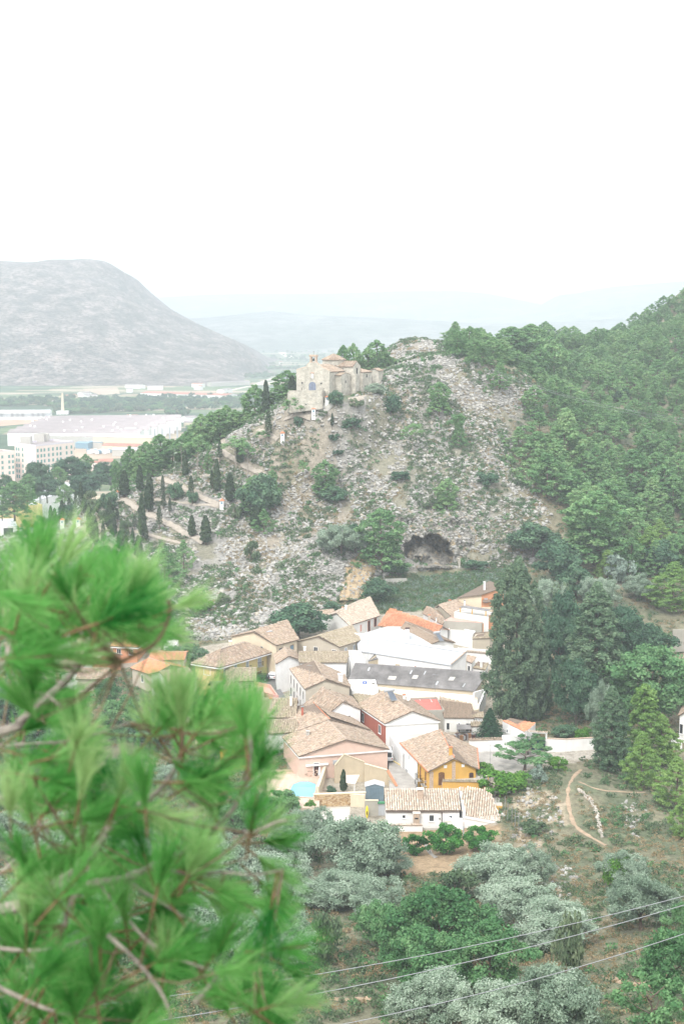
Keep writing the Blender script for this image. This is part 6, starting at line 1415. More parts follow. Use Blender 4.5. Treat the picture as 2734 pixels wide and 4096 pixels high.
gh = H('gate_house', 'white gate house with a sloping orange brown roof beside the dark blue gate', [PZ(2008, 2886, 8.6), PZ(2100, 2932, 8.2), PZ(2140, 2894, 9.0), PZ(2040, 2872, 9.2)], 8.6, 5.4, 'white', 'flat', parapet=0, roofmat='tile_bed')
o2 = bpy.data.objects.new('roof_tiles', tiles_mesh([tiles([gh.C[0]+UP*.1, gh.C[1]+UP*.1, gh.C[2]+UP*.1, gh.C[3]+UP*.1])], M['tile_orange'], gh.o)); COL.objects.link(o2); o2.parent = gh.roof; o2['kind'] = 'stuff'
gh.win(0, .22, 1.2, .35, .5, 'win', 'white', 'navy')
g0, g3 = PZ(2100, 2998, 5.8), PZ(2182, 3004, 5.8); e = empty('yard_gate', tuple(g0), 'dark blue steel double gate in the white garden wall', 'gate')
gd = (g3-g0).normalized(); Lg = (g3-g0).length; gn = Vector((gd.y, -gd.x, 0))
for i in range(2): q = MB(); q.fbox(g0, gd, gn, UP, .12+i*Lg*.5, Lg*.5*(i+1)-.12, -.05, .05, .1, 2.0); q.build('gate_leaf', M['navy'], e)
for x in (0, Lg): q = MB(); q.fbox(g0, gd, gn, UP, x-.14, x+.14, -.14, .14, -.5, 3.3); q.build('pillar', M['white'], e)
q = MB(); q.fbox(g0, gd, gn, UP, -.2, Lg+.2, -.2, .2, 3.3, 3.5); lt = q.build('lintel', M['white'], e)
a = g0+UP*3.5; o2 = bpy.data.objects.new('coping_tiles', tiles_mesh([tiles([a+gn*.35-gd*.2, a+gn*.35+gd*(Lg+.2), a-gn*.1+gd*(Lg+.2)+UP*.2, a-gn*.1-gd*.2+UP*.2])], M['tile_tan'], tuple(g0))); COL.objects.link(o2); o2.parent = lt; o2['kind'] = 'stuff'
wall_run('garden_wall', 'long white garden wall right of the dark blue gate', [PZ(2184, 3004, 5.8), PZ(2260, 3006, 5.8), PZ(2385, 2998, 5.9)], [2.4, 2.3, 2.3], .3, 'white', coping='brickpale')
wall_run('garden_wall', 'white wall between the coped wall and the gate house', [PZ(2006, 3004, 5.4), PZ(2040, 3010, 5.5), PZ(2098, 2998, 5.8)], [3.0, 3.2, 3.0], .3, 'white')
# right edge
wall_run('block_wall', 'grey concrete block wall at the right edge under the pines', [PZ(2687, 2570, 12), PZ(2900, 2562, 12)], 3.0, .3, 'grey_cement')
kz = H('white_kiosk', 'small white building with a yellow tiled roof at the right edge', [PZ(2718, 2650, 11.5), PZ(2800, 2650, 11.5), PZ(2800, 2650, 11.5)+Vector((0, 5, 0)), PZ(2718, 2650, 11.5)+Vector((0, 5, 0))], 11.5, 8.0, 'white', 'hip', rise=1.2, tile='tile_olive', ov=.3); kz.win(0, .25, .7, 1.1, 1.2, 'win', 'white', 'glass')
kw = H('white_edge_house', 'white house front cut by the right edge of the picture', [PZ(2716, 2862, 11.0), PZ(2800, 2880, 11.0), PZ(2820, 2830, 11.0), PZ(2730, 2830, 11.0)], 11.0, 5.8, 'white', 'gf', rise=1.5, tile='tile_tan', ov=.2); kw.win(0, .1, 1.6, .6, 1.8, 'win', 'white', 'dark')
wall_run('yard_wall', 'short white wall left of the white house front at the right edge', [PZ(2680, 2998, 5.6), PZ(2725, 3000, 5.6)], 2.2, .3, 'white')
# left part behind the branch
def simple(label, name, FL, FR, depth, ze, zb, wall, tile, roof='gs', rise=1.4, wins=(), skew=0.0, **kw):
    a, b = PZ(*FL, ze), PZ(*FR, ze); d = (b-a); d.z = 0; n = Vector((-d.y, d.x, 0)).normalized(); n = n if n.y > 0 else -n; off = n*depth+d.normalized()*skew
    h = House(name, label, [a, b, b+off, a+off], ze, zb, wall, roof, rise=rise, tile=tile, **kw)
    for w in wins: h.win(*w)
    return h
simple('orange roofed house with a pale eave band half hidden behind the pine branch', 'orange_house', (452, 2582), (548, 2586), 8, 9.5, 4.5, 'orange', 'tile_orange', wins=[(0, .25, .8, .9, 1.2, 'win', 'white', 'dark'), (0, .75, .8, .9, 1.2, 'win', 'white', 'dark')], fascia='white', ov=.5)
simple('small house with a row of white framed windows behind the orange roof', 'white_house', (485, 2530), (560, 2535), 7, 11.5, 6.5, 'white', 'tile_olive', wins=[(0, .3, .5, .9, .9), (0, .7, .5, .9, .9)])
simple('orange walled house with two white framed windows seen through the branch', 'orange_walled_house', (268, 2620), (375, 2645), 8, 8.6, 4.5, 'orange', 'tile_olive', wins=[(0, .35, .6, 1.2, 1.2), (0, .75, .6, 1.2, 1.2)])
simple('pale house with a small dark window seen through gaps in the branch', 'pale_house', (219, 2682), (310, 2690), 8, 7.6, 3.2, 'white_old', 'tile_olive', wins=[(0, .25, .6, .7, 1.3, 'win', 'white', 'dark'), (0, .7, .6, .9, 1.2)])
simple('long tan roofed house with a green drainpipe behind the pine branch', 'tan_house', (310, 2715), (420, 2716), 7, 6.8, 3, 'beige', 'tile_tan')
simple('white and orange house with an orange roof right of the hidden trees', 'terraced_house', (530, 2672), (610, 2700), 9, 8.8, 4, 'beige', 'tile_orange', wins=[(0, .5, .8, .7, 1.5)])
simple('grey beige block with an orange roof edge beside the dark leafy tree', 'beige_block', (600, 2640), (735, 2640), 8, 9.8, 4.5, 'beige', 'tile_orange', rise=.7)
simple('white flat building end at the left foot of the rock slope', 'white_block', (655, 2590), (705, 2590), 5, 9.6, 5, 'white', None, roof='flat')
simple('small white house glimpsed at the far left between branches', 'white_house', (190, 2552), (250, 2556), 7, 9.8, 5, 'white', 'tile_tan', wins=[(0, .3, .6, .8, 1.0)])
simple('second white house glimpsed behind the far left one', 'white_house', (255, 2536), (330, 2540), 7, 10, 5.5, 'cream', 'tile_orange', wins=[(0, .6, .6, .8, 1.0)])
simple('grey house at the edge of the rock slope behind the branch', 'grey_house', (590, 2520), (640, 2520), 6, 12, 7, 'beige', 'tile_tan')
simple('house with a steep mossy tile roof left of the yellow hipped house', 'mossy_house', (682, 2732), (785, 2716), 9, 9.4, 4.5, 'white_old', 'tile_olive', wins=[(0, .4, .8, .8, 1.2)])
simple('beige house with a tan roof and white skylight below the yellow hipped house', 'beige_house', (905, 2724), (1020, 2722), 8, 9.8, 5.5, 'beige', 'tile_olive', rise=1.6)
H('pink_terrace_house', 'pink rendered roof terrace by the street corner', [(1018, 2775), (1112, 2795), PZ(1082, 2752, 9.4), PZ(1018, 2738, 9.4)], 9.2, 5, 'pinkpaint', 'flat', parapet=.7, roofmat='pinkpaint')
simple('low house with a pale tan roof and a small chimney left of the street', 'tan_house', (952, 2815), (1050, 2812), 9, 9.0, 4.6, 'cream', 'tile_tan', rise=1.8)
hx = simple('wide mossy roofed house with an open chimney above the pale ribbed roof', 'tan_house', (1050, 2868), (1180, 2868), 10, 8.8, 4.5, 'beige', 'tile_olive', rise=2.2)
hx.chimney(PZ(1083, 2822, 11.2), 1.3, .5, 'beige'); hx.chimney(PZ(1163, 2812, 11.0), 1.4, .4, 'white', 'steel')
simple('orange red ribbed roof with an orange wall beside the branch tip', 'orange_house', (872, 2848), (958, 2848), 7, 8.4, 4.3, 'orange', 'tile_orange', rise=1.3)
hb = simple('pale ribbed roof over a white balcony front next to the branch tip', 'balcony_house', (1074, 2932), (1188, 2926), 6, 8.2, 4.0, 'white', 'tile_olive', rise=1.4, wins=[(0, .5, .8, .6, .6, 'round')], pitch=.34)
hb.balcony(0, .5, 2.9, 4.0, 1.0, 'steel')
simple('house with a bright yellow wall behind the pine needles', 'yellow_house', (880, 2990), (1000, 2988), 8, 8.0, 3.5, 'ochre', 'tile_tan', rise=1.2)
simple('small house with a brown tile roof left of the yellow wall', 'tan_house', (780, 2900), (870, 2905), 7, 7.8, 3.8, 'cream', 'tile_tan')
simple('tan roof showing between the mossy roof and the pink terrace', 'tan_house', (855, 2775), (950, 2770), 7, 9.0, 4.6, 'beige', 'tile_tan')
antenna(hb.roof_pt(0, .2, .4), 'television antenna on the pale ribbed roof', 2.4); antenna(PZ(1470, 2640, 11.2), 'tall antenna mast before the pale warehouse roof', 4.5); antenna(PZ(1738, 2835, 9.0), 'very tall antenna mast on the red painted roof', 7.0)
antenna(PZ(1958, 3135, 6.0), 'thin antenna mast at the right of the yellow house', 7.0)
# ------------------------------------------------------------------ the chapel on the hill
def masonry():
    m, n, b = _nt('honey_rubble_masonry'); v = coords(n, scale=(1, 1, 1.5)); vo = n.nodes.new('ShaderNodeTexVoronoi'); vo.inputs['Scale'].default_value = 2.1; n.links.new(v, vo.inputs['Vector'])
    sp_ = n.nodes.new('ShaderNodeSeparateColor'); n.links.new(vo.outputs['Color'], sp_.inputs[0]); r = ramp(n, [(0, (.41, .385, .325)), (.35, (.49, .46, .395)), (.7, (.54, .51, .445)), (1, (.46, .42, .35))]); n.links.new(sp_.outputs[0], r.inputs[0])
    f = noise_tex(n, coords(n), .5, 6, .65); r2 = ramp(n, [(.35, (.74, .74, .74)), (.62, (1.1, 1.1, 1.1))]); n.links.new(f, r2.inputs[0]); n.links.new(mixc(n, 1., r.outputs[0], r2.outputs[0], 'MULTIPLY'), b.inputs['Base Color']); b.inputs['Roughness'].default_value = .95
    bump(n, b, vo.outputs['Distance'], .5, .08); return m
M['chapel'] = masonry()
def chapel():
    a = math.radians(-25); Lc = at(1186, 1575, 427.0); z0 = 62.4; O = Vector((Lc.x, Lc.y, 0)); u = Vector((math.cos(a), math.sin(a), 0)); w = Vector((-math.sin(a), math.cos(a), 0))
    e = empty('hilltop_chapel', (Lc.x, Lc.y, z0), 'old honey stone chapel with a bell gable and tiled roofs on the hilltop', 'chapel')
    P = lambda x, y, z: O+u*x+w*y+UP*(z0+z)
    def block(x0, x1, y0, y1, h, roof, rise, name='wall_block', ov=.25):
        m = MB(); V = [P(x0, y0, -3), P(x1, y0, -3), P(x1, y1, -3), P(x0, y1, -3), P(x0, y0, h), P(x1, y0, h), P(x1, y1, h), P(x0, y1, h)]; xm, ym = (x0+x1)/2, (y0+y1)/2
        if roof == 'y': V += [P(xm, y0, h+rise), P(xm, y1, h+rise)]; F = [(0, 1, 5, 8, 4), (2, 3, 7, 9, 6), (1, 2, 6, 5), (3, 0, 4, 7)]; pl = [[P(x0-ov, y1, h-.1), P(x0-ov, y0, h-.1), P(xm, y0, h+rise), P(xm, y1, h+rise)], [P(x1+ov, y0, h-.1), P(x1+ov, y1, h-.1), P(xm, y1, h+rise), P(xm, y0, h+rise)]]
        elif roof == 'x': V += [P(x0, ym, h+rise), P(x1, ym, h+rise)]; F = [(0, 1, 5, 4), (2, 3, 7, 6), (1, 2, 6, 9, 5), (3, 0, 4, 8, 7)]; pl = [[P(x0, y0-ov, h-.1), P(x1, y0-ov, h-.1), P(x1, ym, h+rise), P(x0, ym, h+rise)], [P(x1, y1+ov, h-.1), P(x0, y1+ov, h-.1), P(x0, ym, h+rise), P(x1, ym, h+rise)]]
        else: F = [(0, 1, 5, 4), (2, 3, 7, 6), (1, 2, 6, 5), (3, 0, 4, 7)]; pl = [[P(x0-ov, y0-ov, h-.1), P(x1+ov, y0-ov, h-.1), P(xm, ym, h+rise)], [P(x1+ov, y0-ov, h-.1), P(x1+ov, y1+ov, h-.1), P(xm, ym, h+rise)], [P(x1+ov, y1+ov, h-.1), P(x0-ov, y1+ov, h-.1), P(xm, ym, h+rise)], [P(x0-ov, y1+ov, h-.1), P(x0-ov, y0-ov, h-.1), P(xm, ym, h+rise)]]
        m.add(V, F); m.build(name, M['chapel'], e); m = MB()
        for p in pl: m.slab([q+UP*.12 for q in p], .16)
        r_ = m.build('roof', M['tile_bed'], e); o = bpy.data.objects.new('roof_tiles', tiles_mesh([tiles([q+UP*.13 for q in p], .34, .5) for p in pl], M['tile_tan'], (Lc.x, Lc.y, z0))); COL.objects.link(o); o.parent = r_; o['kind'] = 'stuff'
    block(.5, 10.3, .5, 11.5, 6.9, 'y', 1.9, 'nave_wall'); block(1.2, 9.6, 11.5, 17.5, 7.6, 'y', 1.6, 'crossing_wall'); block(7, 13.2, 11.8, 17.2, 8.2, 'x', 1.5, 'transept_wall')
    block(4, 13.9, 17.2, 24.0, 6.3, 'p', 1.6, 'sacristy_wall'); block(10.0, 12.4, 5.0, 11.8, 5.8, 'x', .6, 'side_chapel_wall')
    # the facade, a slab higher than the nave, with shoulders
    prof = [(0, -3), (10.9, -3), (10.9, 7.3), (8.6, 8.2), (7.1, 9.3), (6.6, 9.7), (4.4, 9.7), (3.9, 9.3), (3.0, 8.2), (2.4, 8.1), (0, 7.4)]; n_ = len(prof)
    m = MB(); m.add([P(x, -.15, z) for x, z in prof]+[P(x, .6, z) for x, z in prof], [tuple(range(n_)), tuple(range(2*n_-1, n_-1, -1))]+[(i, i+n_, (i+1) % n_+n_, (i+1) % n_) for i in range(n_)]); fc = m.build('facade', M['chapel'], e)
    m = MB(); m.tube([P(x, .2, z+.06) for x, z in prof[2:]], .2, 5); m.build('facade_coping', M['brickpale'], fc)
    # bell gable
    for x in (4.45, 6.15): m = MB(); m.fbox(O+UP*z0, u, w, UP, x, x+.5, -.1, .7, 9.7, 11.4); m.build('bell_gable_pier', M['brickpale'], e)
    m = MB(); m.fbox(O+UP*z0, u, w, UP, 4.3, 6.8, -.25, .85, 11.4, 12.0); m.build('bell_gable_cap', M['brickpale'], e)
    m = MB(); c = P(5.55, .3, 10.2); m.tube([c, c+UP*.2, c+UP*.6, c+UP*.75], [.36, .3, .22, .08], 10); m.tube([c+UP*.7, c+UP*1.25], .03, 4); m.build('bell', M['black'], e)
    m = MB(); c = P(5.55, .3, 12.0); m.tube([c, c+UP*1.1], .03, 4); m.tube([c+UP*.8-u*.25, c+UP*.8+u*.25], .03, 4); m.build('weather_cross', M['black'], e)
    # door, niche, slits, lamps
    def arch(x, z, ww, hh, mat, name, d=-.17, frame=True):
        k = 10; pl = [(-ww/2, 0), (ww/2, 0)]+[(ww/2*math.cos(math.pi*j/k), hh-ww/2+ww/2*math.sin(math.pi*j/k)) for j in range(k+1)]; m = MB(); L_ = len(pl)
        m.add([P(x+a_, d, z+b_) for a_, b_ in pl]+[P(x+a_, d-.06, z+b_) for a_, b_ in pl], [tuple(range(2*L_-1, L_-1, -1)), *[(j, (j+1) % L_, (j+1) % L_+L_, j+L_) for j in range(L_)]]); o = m.build(name, mat, e)
        if frame: m = MB(); m.tube([P(x+a_*1.08, d-.03, z+b_*1.02) for a_, b_ in pl[1:]]+[P(x-ww/2*1.08, d-.03, z)], .1, 5); m.build('stone_frame', M['concrete'], o)
        return o
    dr = arch(5.35, 0.1, 2.3, 3.9, plain('blue_grey_painted_door', (.20, .23, .30), .6, .1), 'door'); m = MB(); m.fbox(O+UP*z0, u, w, UP, 5.32, 5.38, -.27, -.22, .1, 3.4); m.build('door_seam', M['black'], dr)
    arch(5.35, 5.0, .7, 1.5, M['white'], 'niche_statue'); m = MB(); m.fbox(O+UP*z0, u, w, UP, 4.8, 5.9, -.4, -.16, 6.55, 6.7); m.build('niche_canopy', M['terracotta'], e)
    for x in (1.8, 9.0): m = MB(); m.fbox(O+UP*z0, u, w, UP, x-.08, x+.08, -.18, -.14, 1.2, 2.2); m.build('slit_window', M['dark'], e)
    for x in (2.0, 8.3): m = MB(); m.fbox(O+UP*z0, u, w, UP, x-.15, x+.15, -.5, -.16, 3.4, 3.8); m.build('wall_lamp', M['black'], e)
    def sidew(x, y, z, ww, hh): m = MB(); m.fbox(O+UP*z0, u, w, UP, x, x+.05, y-ww/2, y+ww/2, z, z+hh); o = m.build('window', M['dark'], e); m = MB(); m.fbox(O+UP*z0, u, w, UP, x, x+.12, y-ww/2-.12, y+ww/2+.12, z-.12, z-.004); m.build('sill', M['concrete'], o)
    sidew(13.2, 14.5, 6.0, .8, 1.7); sidew(13.9, 20.2, 4.7, .7, 1.0); sidew(13.9, 20.2, 1.2, .8, 1.1); sidew(13.9, 18.9, 1.4, .35, .9); sidew(13.9, 22.6, 1.2, .6, .6); sidew(12.4, 8, 3.5, .5, .7)
    for y in (11.9, 17.3): m = MB(); m.fbox(O+UP*z0, u, w, UP, 13.2, 14.2, y-.5, y+.4, -3, 6.0); m.build('buttress', M['chapel'], e)
    # octagonal lantern over the crossing
    c = P(5.4, 14.5, 0); m = MB(); k = 8; rr = 3.7; ring = lambda r_, z: [c+Vector((math.cos(math.pi/4*(j+.5))*r_, math.sin(math.pi/4*(j+.5))*r_, z)) for j in range(k)]
    V = ring(rr, 7)+ring(rr, 10.2); m.add(V, [(j, (j+1) % k, (j+1) % k+k, j+k) for j in range(k)]); m.build('octagonal_drum', M['chapel'], e)
    R_ = ring(rr+.35, 10.1); ap = c+UP*11.9; m = MB()
    for j in range(k): m.slab([R_[j]+UP*.1, R_[(j+1) % k]+UP*.1, ap+UP*.1], .12)
    r_ = m.build('octagonal_roof', M['tile_bed'], e); o = bpy.data.objects.new('roof_tiles', tiles_mesh([tiles([R_[j]+UP*.11, R_[(j+1) % k]+UP*.11, ap+UP*.11], .34, .5) for j in range(k)], M['tile_tan'], (Lc.x, Lc.y, z0))); COL.objects.link(o); o.parent = r_; o['kind'] = 'stuff'
    # terrace wall in front, steps
    wall_run('terrace_wall', 'stone retaining wall of the terrace in front of the chapel', [at(1152, 1618, 424), at(1160, 1622, 419.5), at(1286, 1606, 418), at(1300, 1600, 425)], [3.2, 4.3, 3.2, 2.4], .5, 'chapel', coping='chapel')
    hut = at(1478, 1522, 447); H('stone_hut', 'small stone hut with a tiled roof just right of the chapel', [hut+UP*3.0, hut+UP*3.0+Vector((2.7, -.9, 0)), hut+UP*3.0+Vector((4.2, 2.6, 0)), hut+UP*3.0+Vector((1.4, 3.6, 0))], hut.z+3.0, hut.z-1, 'chapel', 'gf', rise=.6, tile='tile_tan', ov=.2)
    q = MB(); g = at(1466, 1515, 445); q.slab([g+Vector((-1.2, 0, 1.0)), g+Vector((1.3, 0, 1.5)), g+Vector((1.4, 1.5, 1.8)), g+Vector((-1.1, 1.5, 1.2))], .05); q.slab([g+Vector((-1.2, 0, .98)), g+Vector((1.3, 0, 1.48)), g+Vector((1.3, -.1, .1)), g+Vector((-1.2, -.1, -.1))][::-1], .05)
    tag(link('tarpaulin', new_mesh('tarpaulin', np.array(q.v)-np.array(tuple(g)), q.f, plain('teal_tarpaulin', (.03, .28, .27), .6, .1)), None, g), 'teal tarpaulin stretched between the chapel and the stone hut', 'tarpaulin')
    wall_run('rubble_wall', 'low rubble wall running from the chapel wing towards the stone hut', [at(1448, 1572, 440), at(1520, 1545, 446)], 1.6, .4, 'chapel')
chapel()

# ------------------------------------------------------------------ draped paths, lanes
M['path'] = plain('pale_gravel_path', (.38, .335, .28), .97, .12, 1.2); M['dirt'] = plain('worn_tan_earth', (.38, .285, .20), .97, .15, 1.0); M['asphalt'] = plain('worn_asphalt', (.20, .20, .195), .95, .12, .8); M['lane'] = plain('pale_concrete_lane', (.38, .36, .33), .95, .12, .6)
def strip(name, pts, width, mat, lift=.12, jag=.12):
    P = [G(*p) for p in pts]; Q = []
    for a, b in zip(P, P[1:]):
        n = max(2, int((b-a).length/1.0)); Q += [lerp(a, b, i/n) for i in range(n)]
    Q.append(P[-1]); V = []; F = []; rr = random.Random(len(pts)*7+int(pts[0][0])); K = 4
    S = [sum((Q[max(0, min(len(Q)-1, i+k))] for k in (-2, -1, 0, 1, 2)), Vector())/5 for i in range(len(Q))]
    for i, p in enumerate(S):
        d = S[min(i+1, len(S)-1)]-S[max(i-1, 0)]; d.z = 0; d.normalize(); n = Vector((-d.y, d.x, 0)); hw = width/2*(1+rr.uniform(-jag, jag)*2)
        zc = max(ground(p.x+n.x*s*hw, p.y+n.y*s*hw) for s in (-1, 0, 1))
        for k in range(K+1):
            q = p+n*hw*(k/K*2-1); z = ground(q.x, q.y)*.6+zc*.4; V.append((q.x, q.y, z+lift+(.0 if 0 < k < K else -.25)))
    for i in range(len(S)-1):
        for k in range(K): b = i*(K+1)+k; F.append((b, b+1, b+K+2, b+K+1))
    return tag(link(name, new_mesh(name, V, F, mat, smooth=True)), kind='structure')
for pts, w in (([(1027,1717),(1067,1737),(1118,1764)],1.6), ([(842,1785),(893,1817),(957,1848),(1000,1877),(1050,1900)],1.7), ([(628,1912),(676,1928),(740,1957),(804,1989),(886,2025)],2.0), ([(612,1998),(701,2008),(800,2020),(886,2028)],1.4),
               ([(488,1998),(548,2033),(600,2059),(663,2091),(753,2142),(823,2174)],2.1), ([(314,2107),(357,2135),(421,2167),(490,2200),(572,2250)],1.9), ([(332,2104),(420,2116),(510,2126),(638,2151),(759,2174)],1.3), ([(427,1976),(472,1954)],1.2), ([(890,1912),(800,1905),(740,1903)],1.0),
               ([(250,2120),(180,2140),(100,2142)],1.5), ([(1130,1680),(1215,1662),(1252,1680)],1.6), ([(1385,1610),(1440,1596),(1500,1575)],1.8), ([(560,2250),(500,2255),(440,2240)],1.2), ([(1880,1478),(1915,1440),(1960,1415)],2.2)):
    strip('footpath', pts, w, M['path'])
for pts, w in (([(2326,3075),(2299,3097),(2272,3139),(2267,3198),(2283,3272),(2304,3315),(2368,3352),(2432,3389)],.85), ([(2304,3123),(2352,3145),(2379,3161),(2485,3169),(2591,3169)],.5), ([(2310,3155),(2345,3185),(2375,3215)],1.2), ([(1300,3990),(1390,4010),(1500,3990)],1.6), ([(2400,3900),(2480,3925),(2600,3960)],3.0)):
    strip('dirt_path', pts, w, M['dirt'], .07, .3)
def patch(name, poly, z, mat, th=.3):
    P = [PZ(x, y, z) for x, y in poly]; q = MB(); q.prism([(p.x, p.y) for p in P][::1], z-th, z); return tag(q.build(name, mat), kind='structure')
patch('street', [(1018,2735),(1060,2690),(1104,2694),(1112,2740),(1165,2830),(1130,2850)], 6.75, M['asphalt'], 3)
patch('lane', [(1556,3175),(1552,2985),(1580,2985),(1640,3060),(1668,3168)], 4.62, M['lane'], 3)
patch('yard_paving', [(1870,3100),(1875,3008),(2010,3006),(2110,3004),(2200,3030),(2120,3070),(2010,3105)], 5.55, M['lane'], 3)
patch('drive', [(1255,3232),(1400,3226),(1395,3310),(1300,3320)], 2.78, plain('pale_drive_concrete', (.56, .53, .48), .9, .08, .5), 2)
q = MB(); a, b = PZ(1548, 3030, 4.62), PZ(1600, 3062, 4.62)
d = (b-a).normalized(); q.fbox(a, d, Vector((-d.y, d.x, 0)), UP, 0, (b-a).length, -.12, .12, .004, .13); tag(q.build('kerb', M['yellow']), kind='structure')
# dry stone wall on the mound
pts = [G(2310,3160), G(2335,3180), G(2357,3205), G(2372,3230), G(2384,3255), G(2394,3300), G(2405,3350)]
e = empty('dry_stone_wall', tuple(pts[0]), 'collapsing pale dry stone wall running down the mound', 'wall'); stp = [rock_mesh(50+i, plain('pale_wall_stone', (.52, .48, .42), .95, .15)) for i in range(3)]; rr = random.Random(5)
for a, b in zip(pts, pts[1:]):
    n = int((b-a).length/.42)
    for i in range(n):
        for k in range(2):
            p = lerp(a, b, (i+rr.random())/n); o = bpy.data.objects.new('stone', stp[rr.randrange(3)]); COL.objects.link(o); o.parent = e; o.location = tuple(Vector((p.x+rr.uniform(-.25, .25), p.y, ground(p.x, p.y)+.1+.25*k))-pts[0]); o.rotation_euler = (rr.random(), rr.random(), rr.random()*3); s_ = rr.uniform(.4, .65); o.scale = (s_, s_, s_*.8)
# chapel stairs
s0, s1 = G(1262, 1668), at(1308, 1614, 419.5); e = empty('stone_stairs', tuple(s0), 'broad pale stone stairs climbing between white shrines to the chapel', 'stairs')
for i in range(11):
    p = lerp(s0, s1, i/10); q = MB(); q.box((p.x, p.y+.4, p.z-.35), (1.9, .55, .5), -.35); q.build('step', M['concrete'], e)
# shrines
SHR = [(1308,1614,1582,'white shrine with an orange tile cap at the top of the chapel stairs'),(1254,1671,1627,'white shrine at the foot of the chapel stairs'),(1130,1766,1724,'white shrine alone on the upper path below the chapel'),(469,1998,1961,'white shrine with a niche at the bend of the middle path'),
       (888,2039,1993,'white shrine where two paths join right of the cypresses'),(251,2112,2071,'white shrine left of a pair on the lower path'),(314,2109,2068,'white shrine right of a pair on the lower path'),(87,2134,2099,'white shrine at the far left, first of the low pair'),(128,2136,2098,'white shrine at the far left, second of the low pair'),(10,2320,2283,'white shrine at the left picture edge above the branch')]
for x, b, t, lab in SHR:
    p = G(x, b); k_, e_ = ke(x, t); hgt = min(3.3, max(2.4, CAMZ+p.y*e_-p.z)); e = empty('wayside_shrine', tuple(p), lab, 'shrine', 'white wayside shrines')
    q = MB(); q.box((p.x, p.y, p.z+hgt*.4-.3), (.58, .5, hgt*.4+.3), -.1); b_ = q.build('pillar', M['white'], e); q = MB(); q.box((p.x-.02, p.y-.5, p.z+hgt*.6), (.26, .03, .28), -.1); q.build('niche', M['skyblue_tile'], b_)
    q = MB(); c = p+UP*hgt*.8; V = [c+Vector((sx_*.8, sy_*.72, 0)) for sx_, sy_ in ((-1, -1), (1, -1), (1, 1), (-1, 1))]+[c+UP*hgt*.2]; q.add(V, [(0, 1, 4), (1, 2, 4), (2, 3, 4), (3, 0, 4), (3, 2, 1, 0)]); q.build('tiled_cap', M['terracotta'], e)

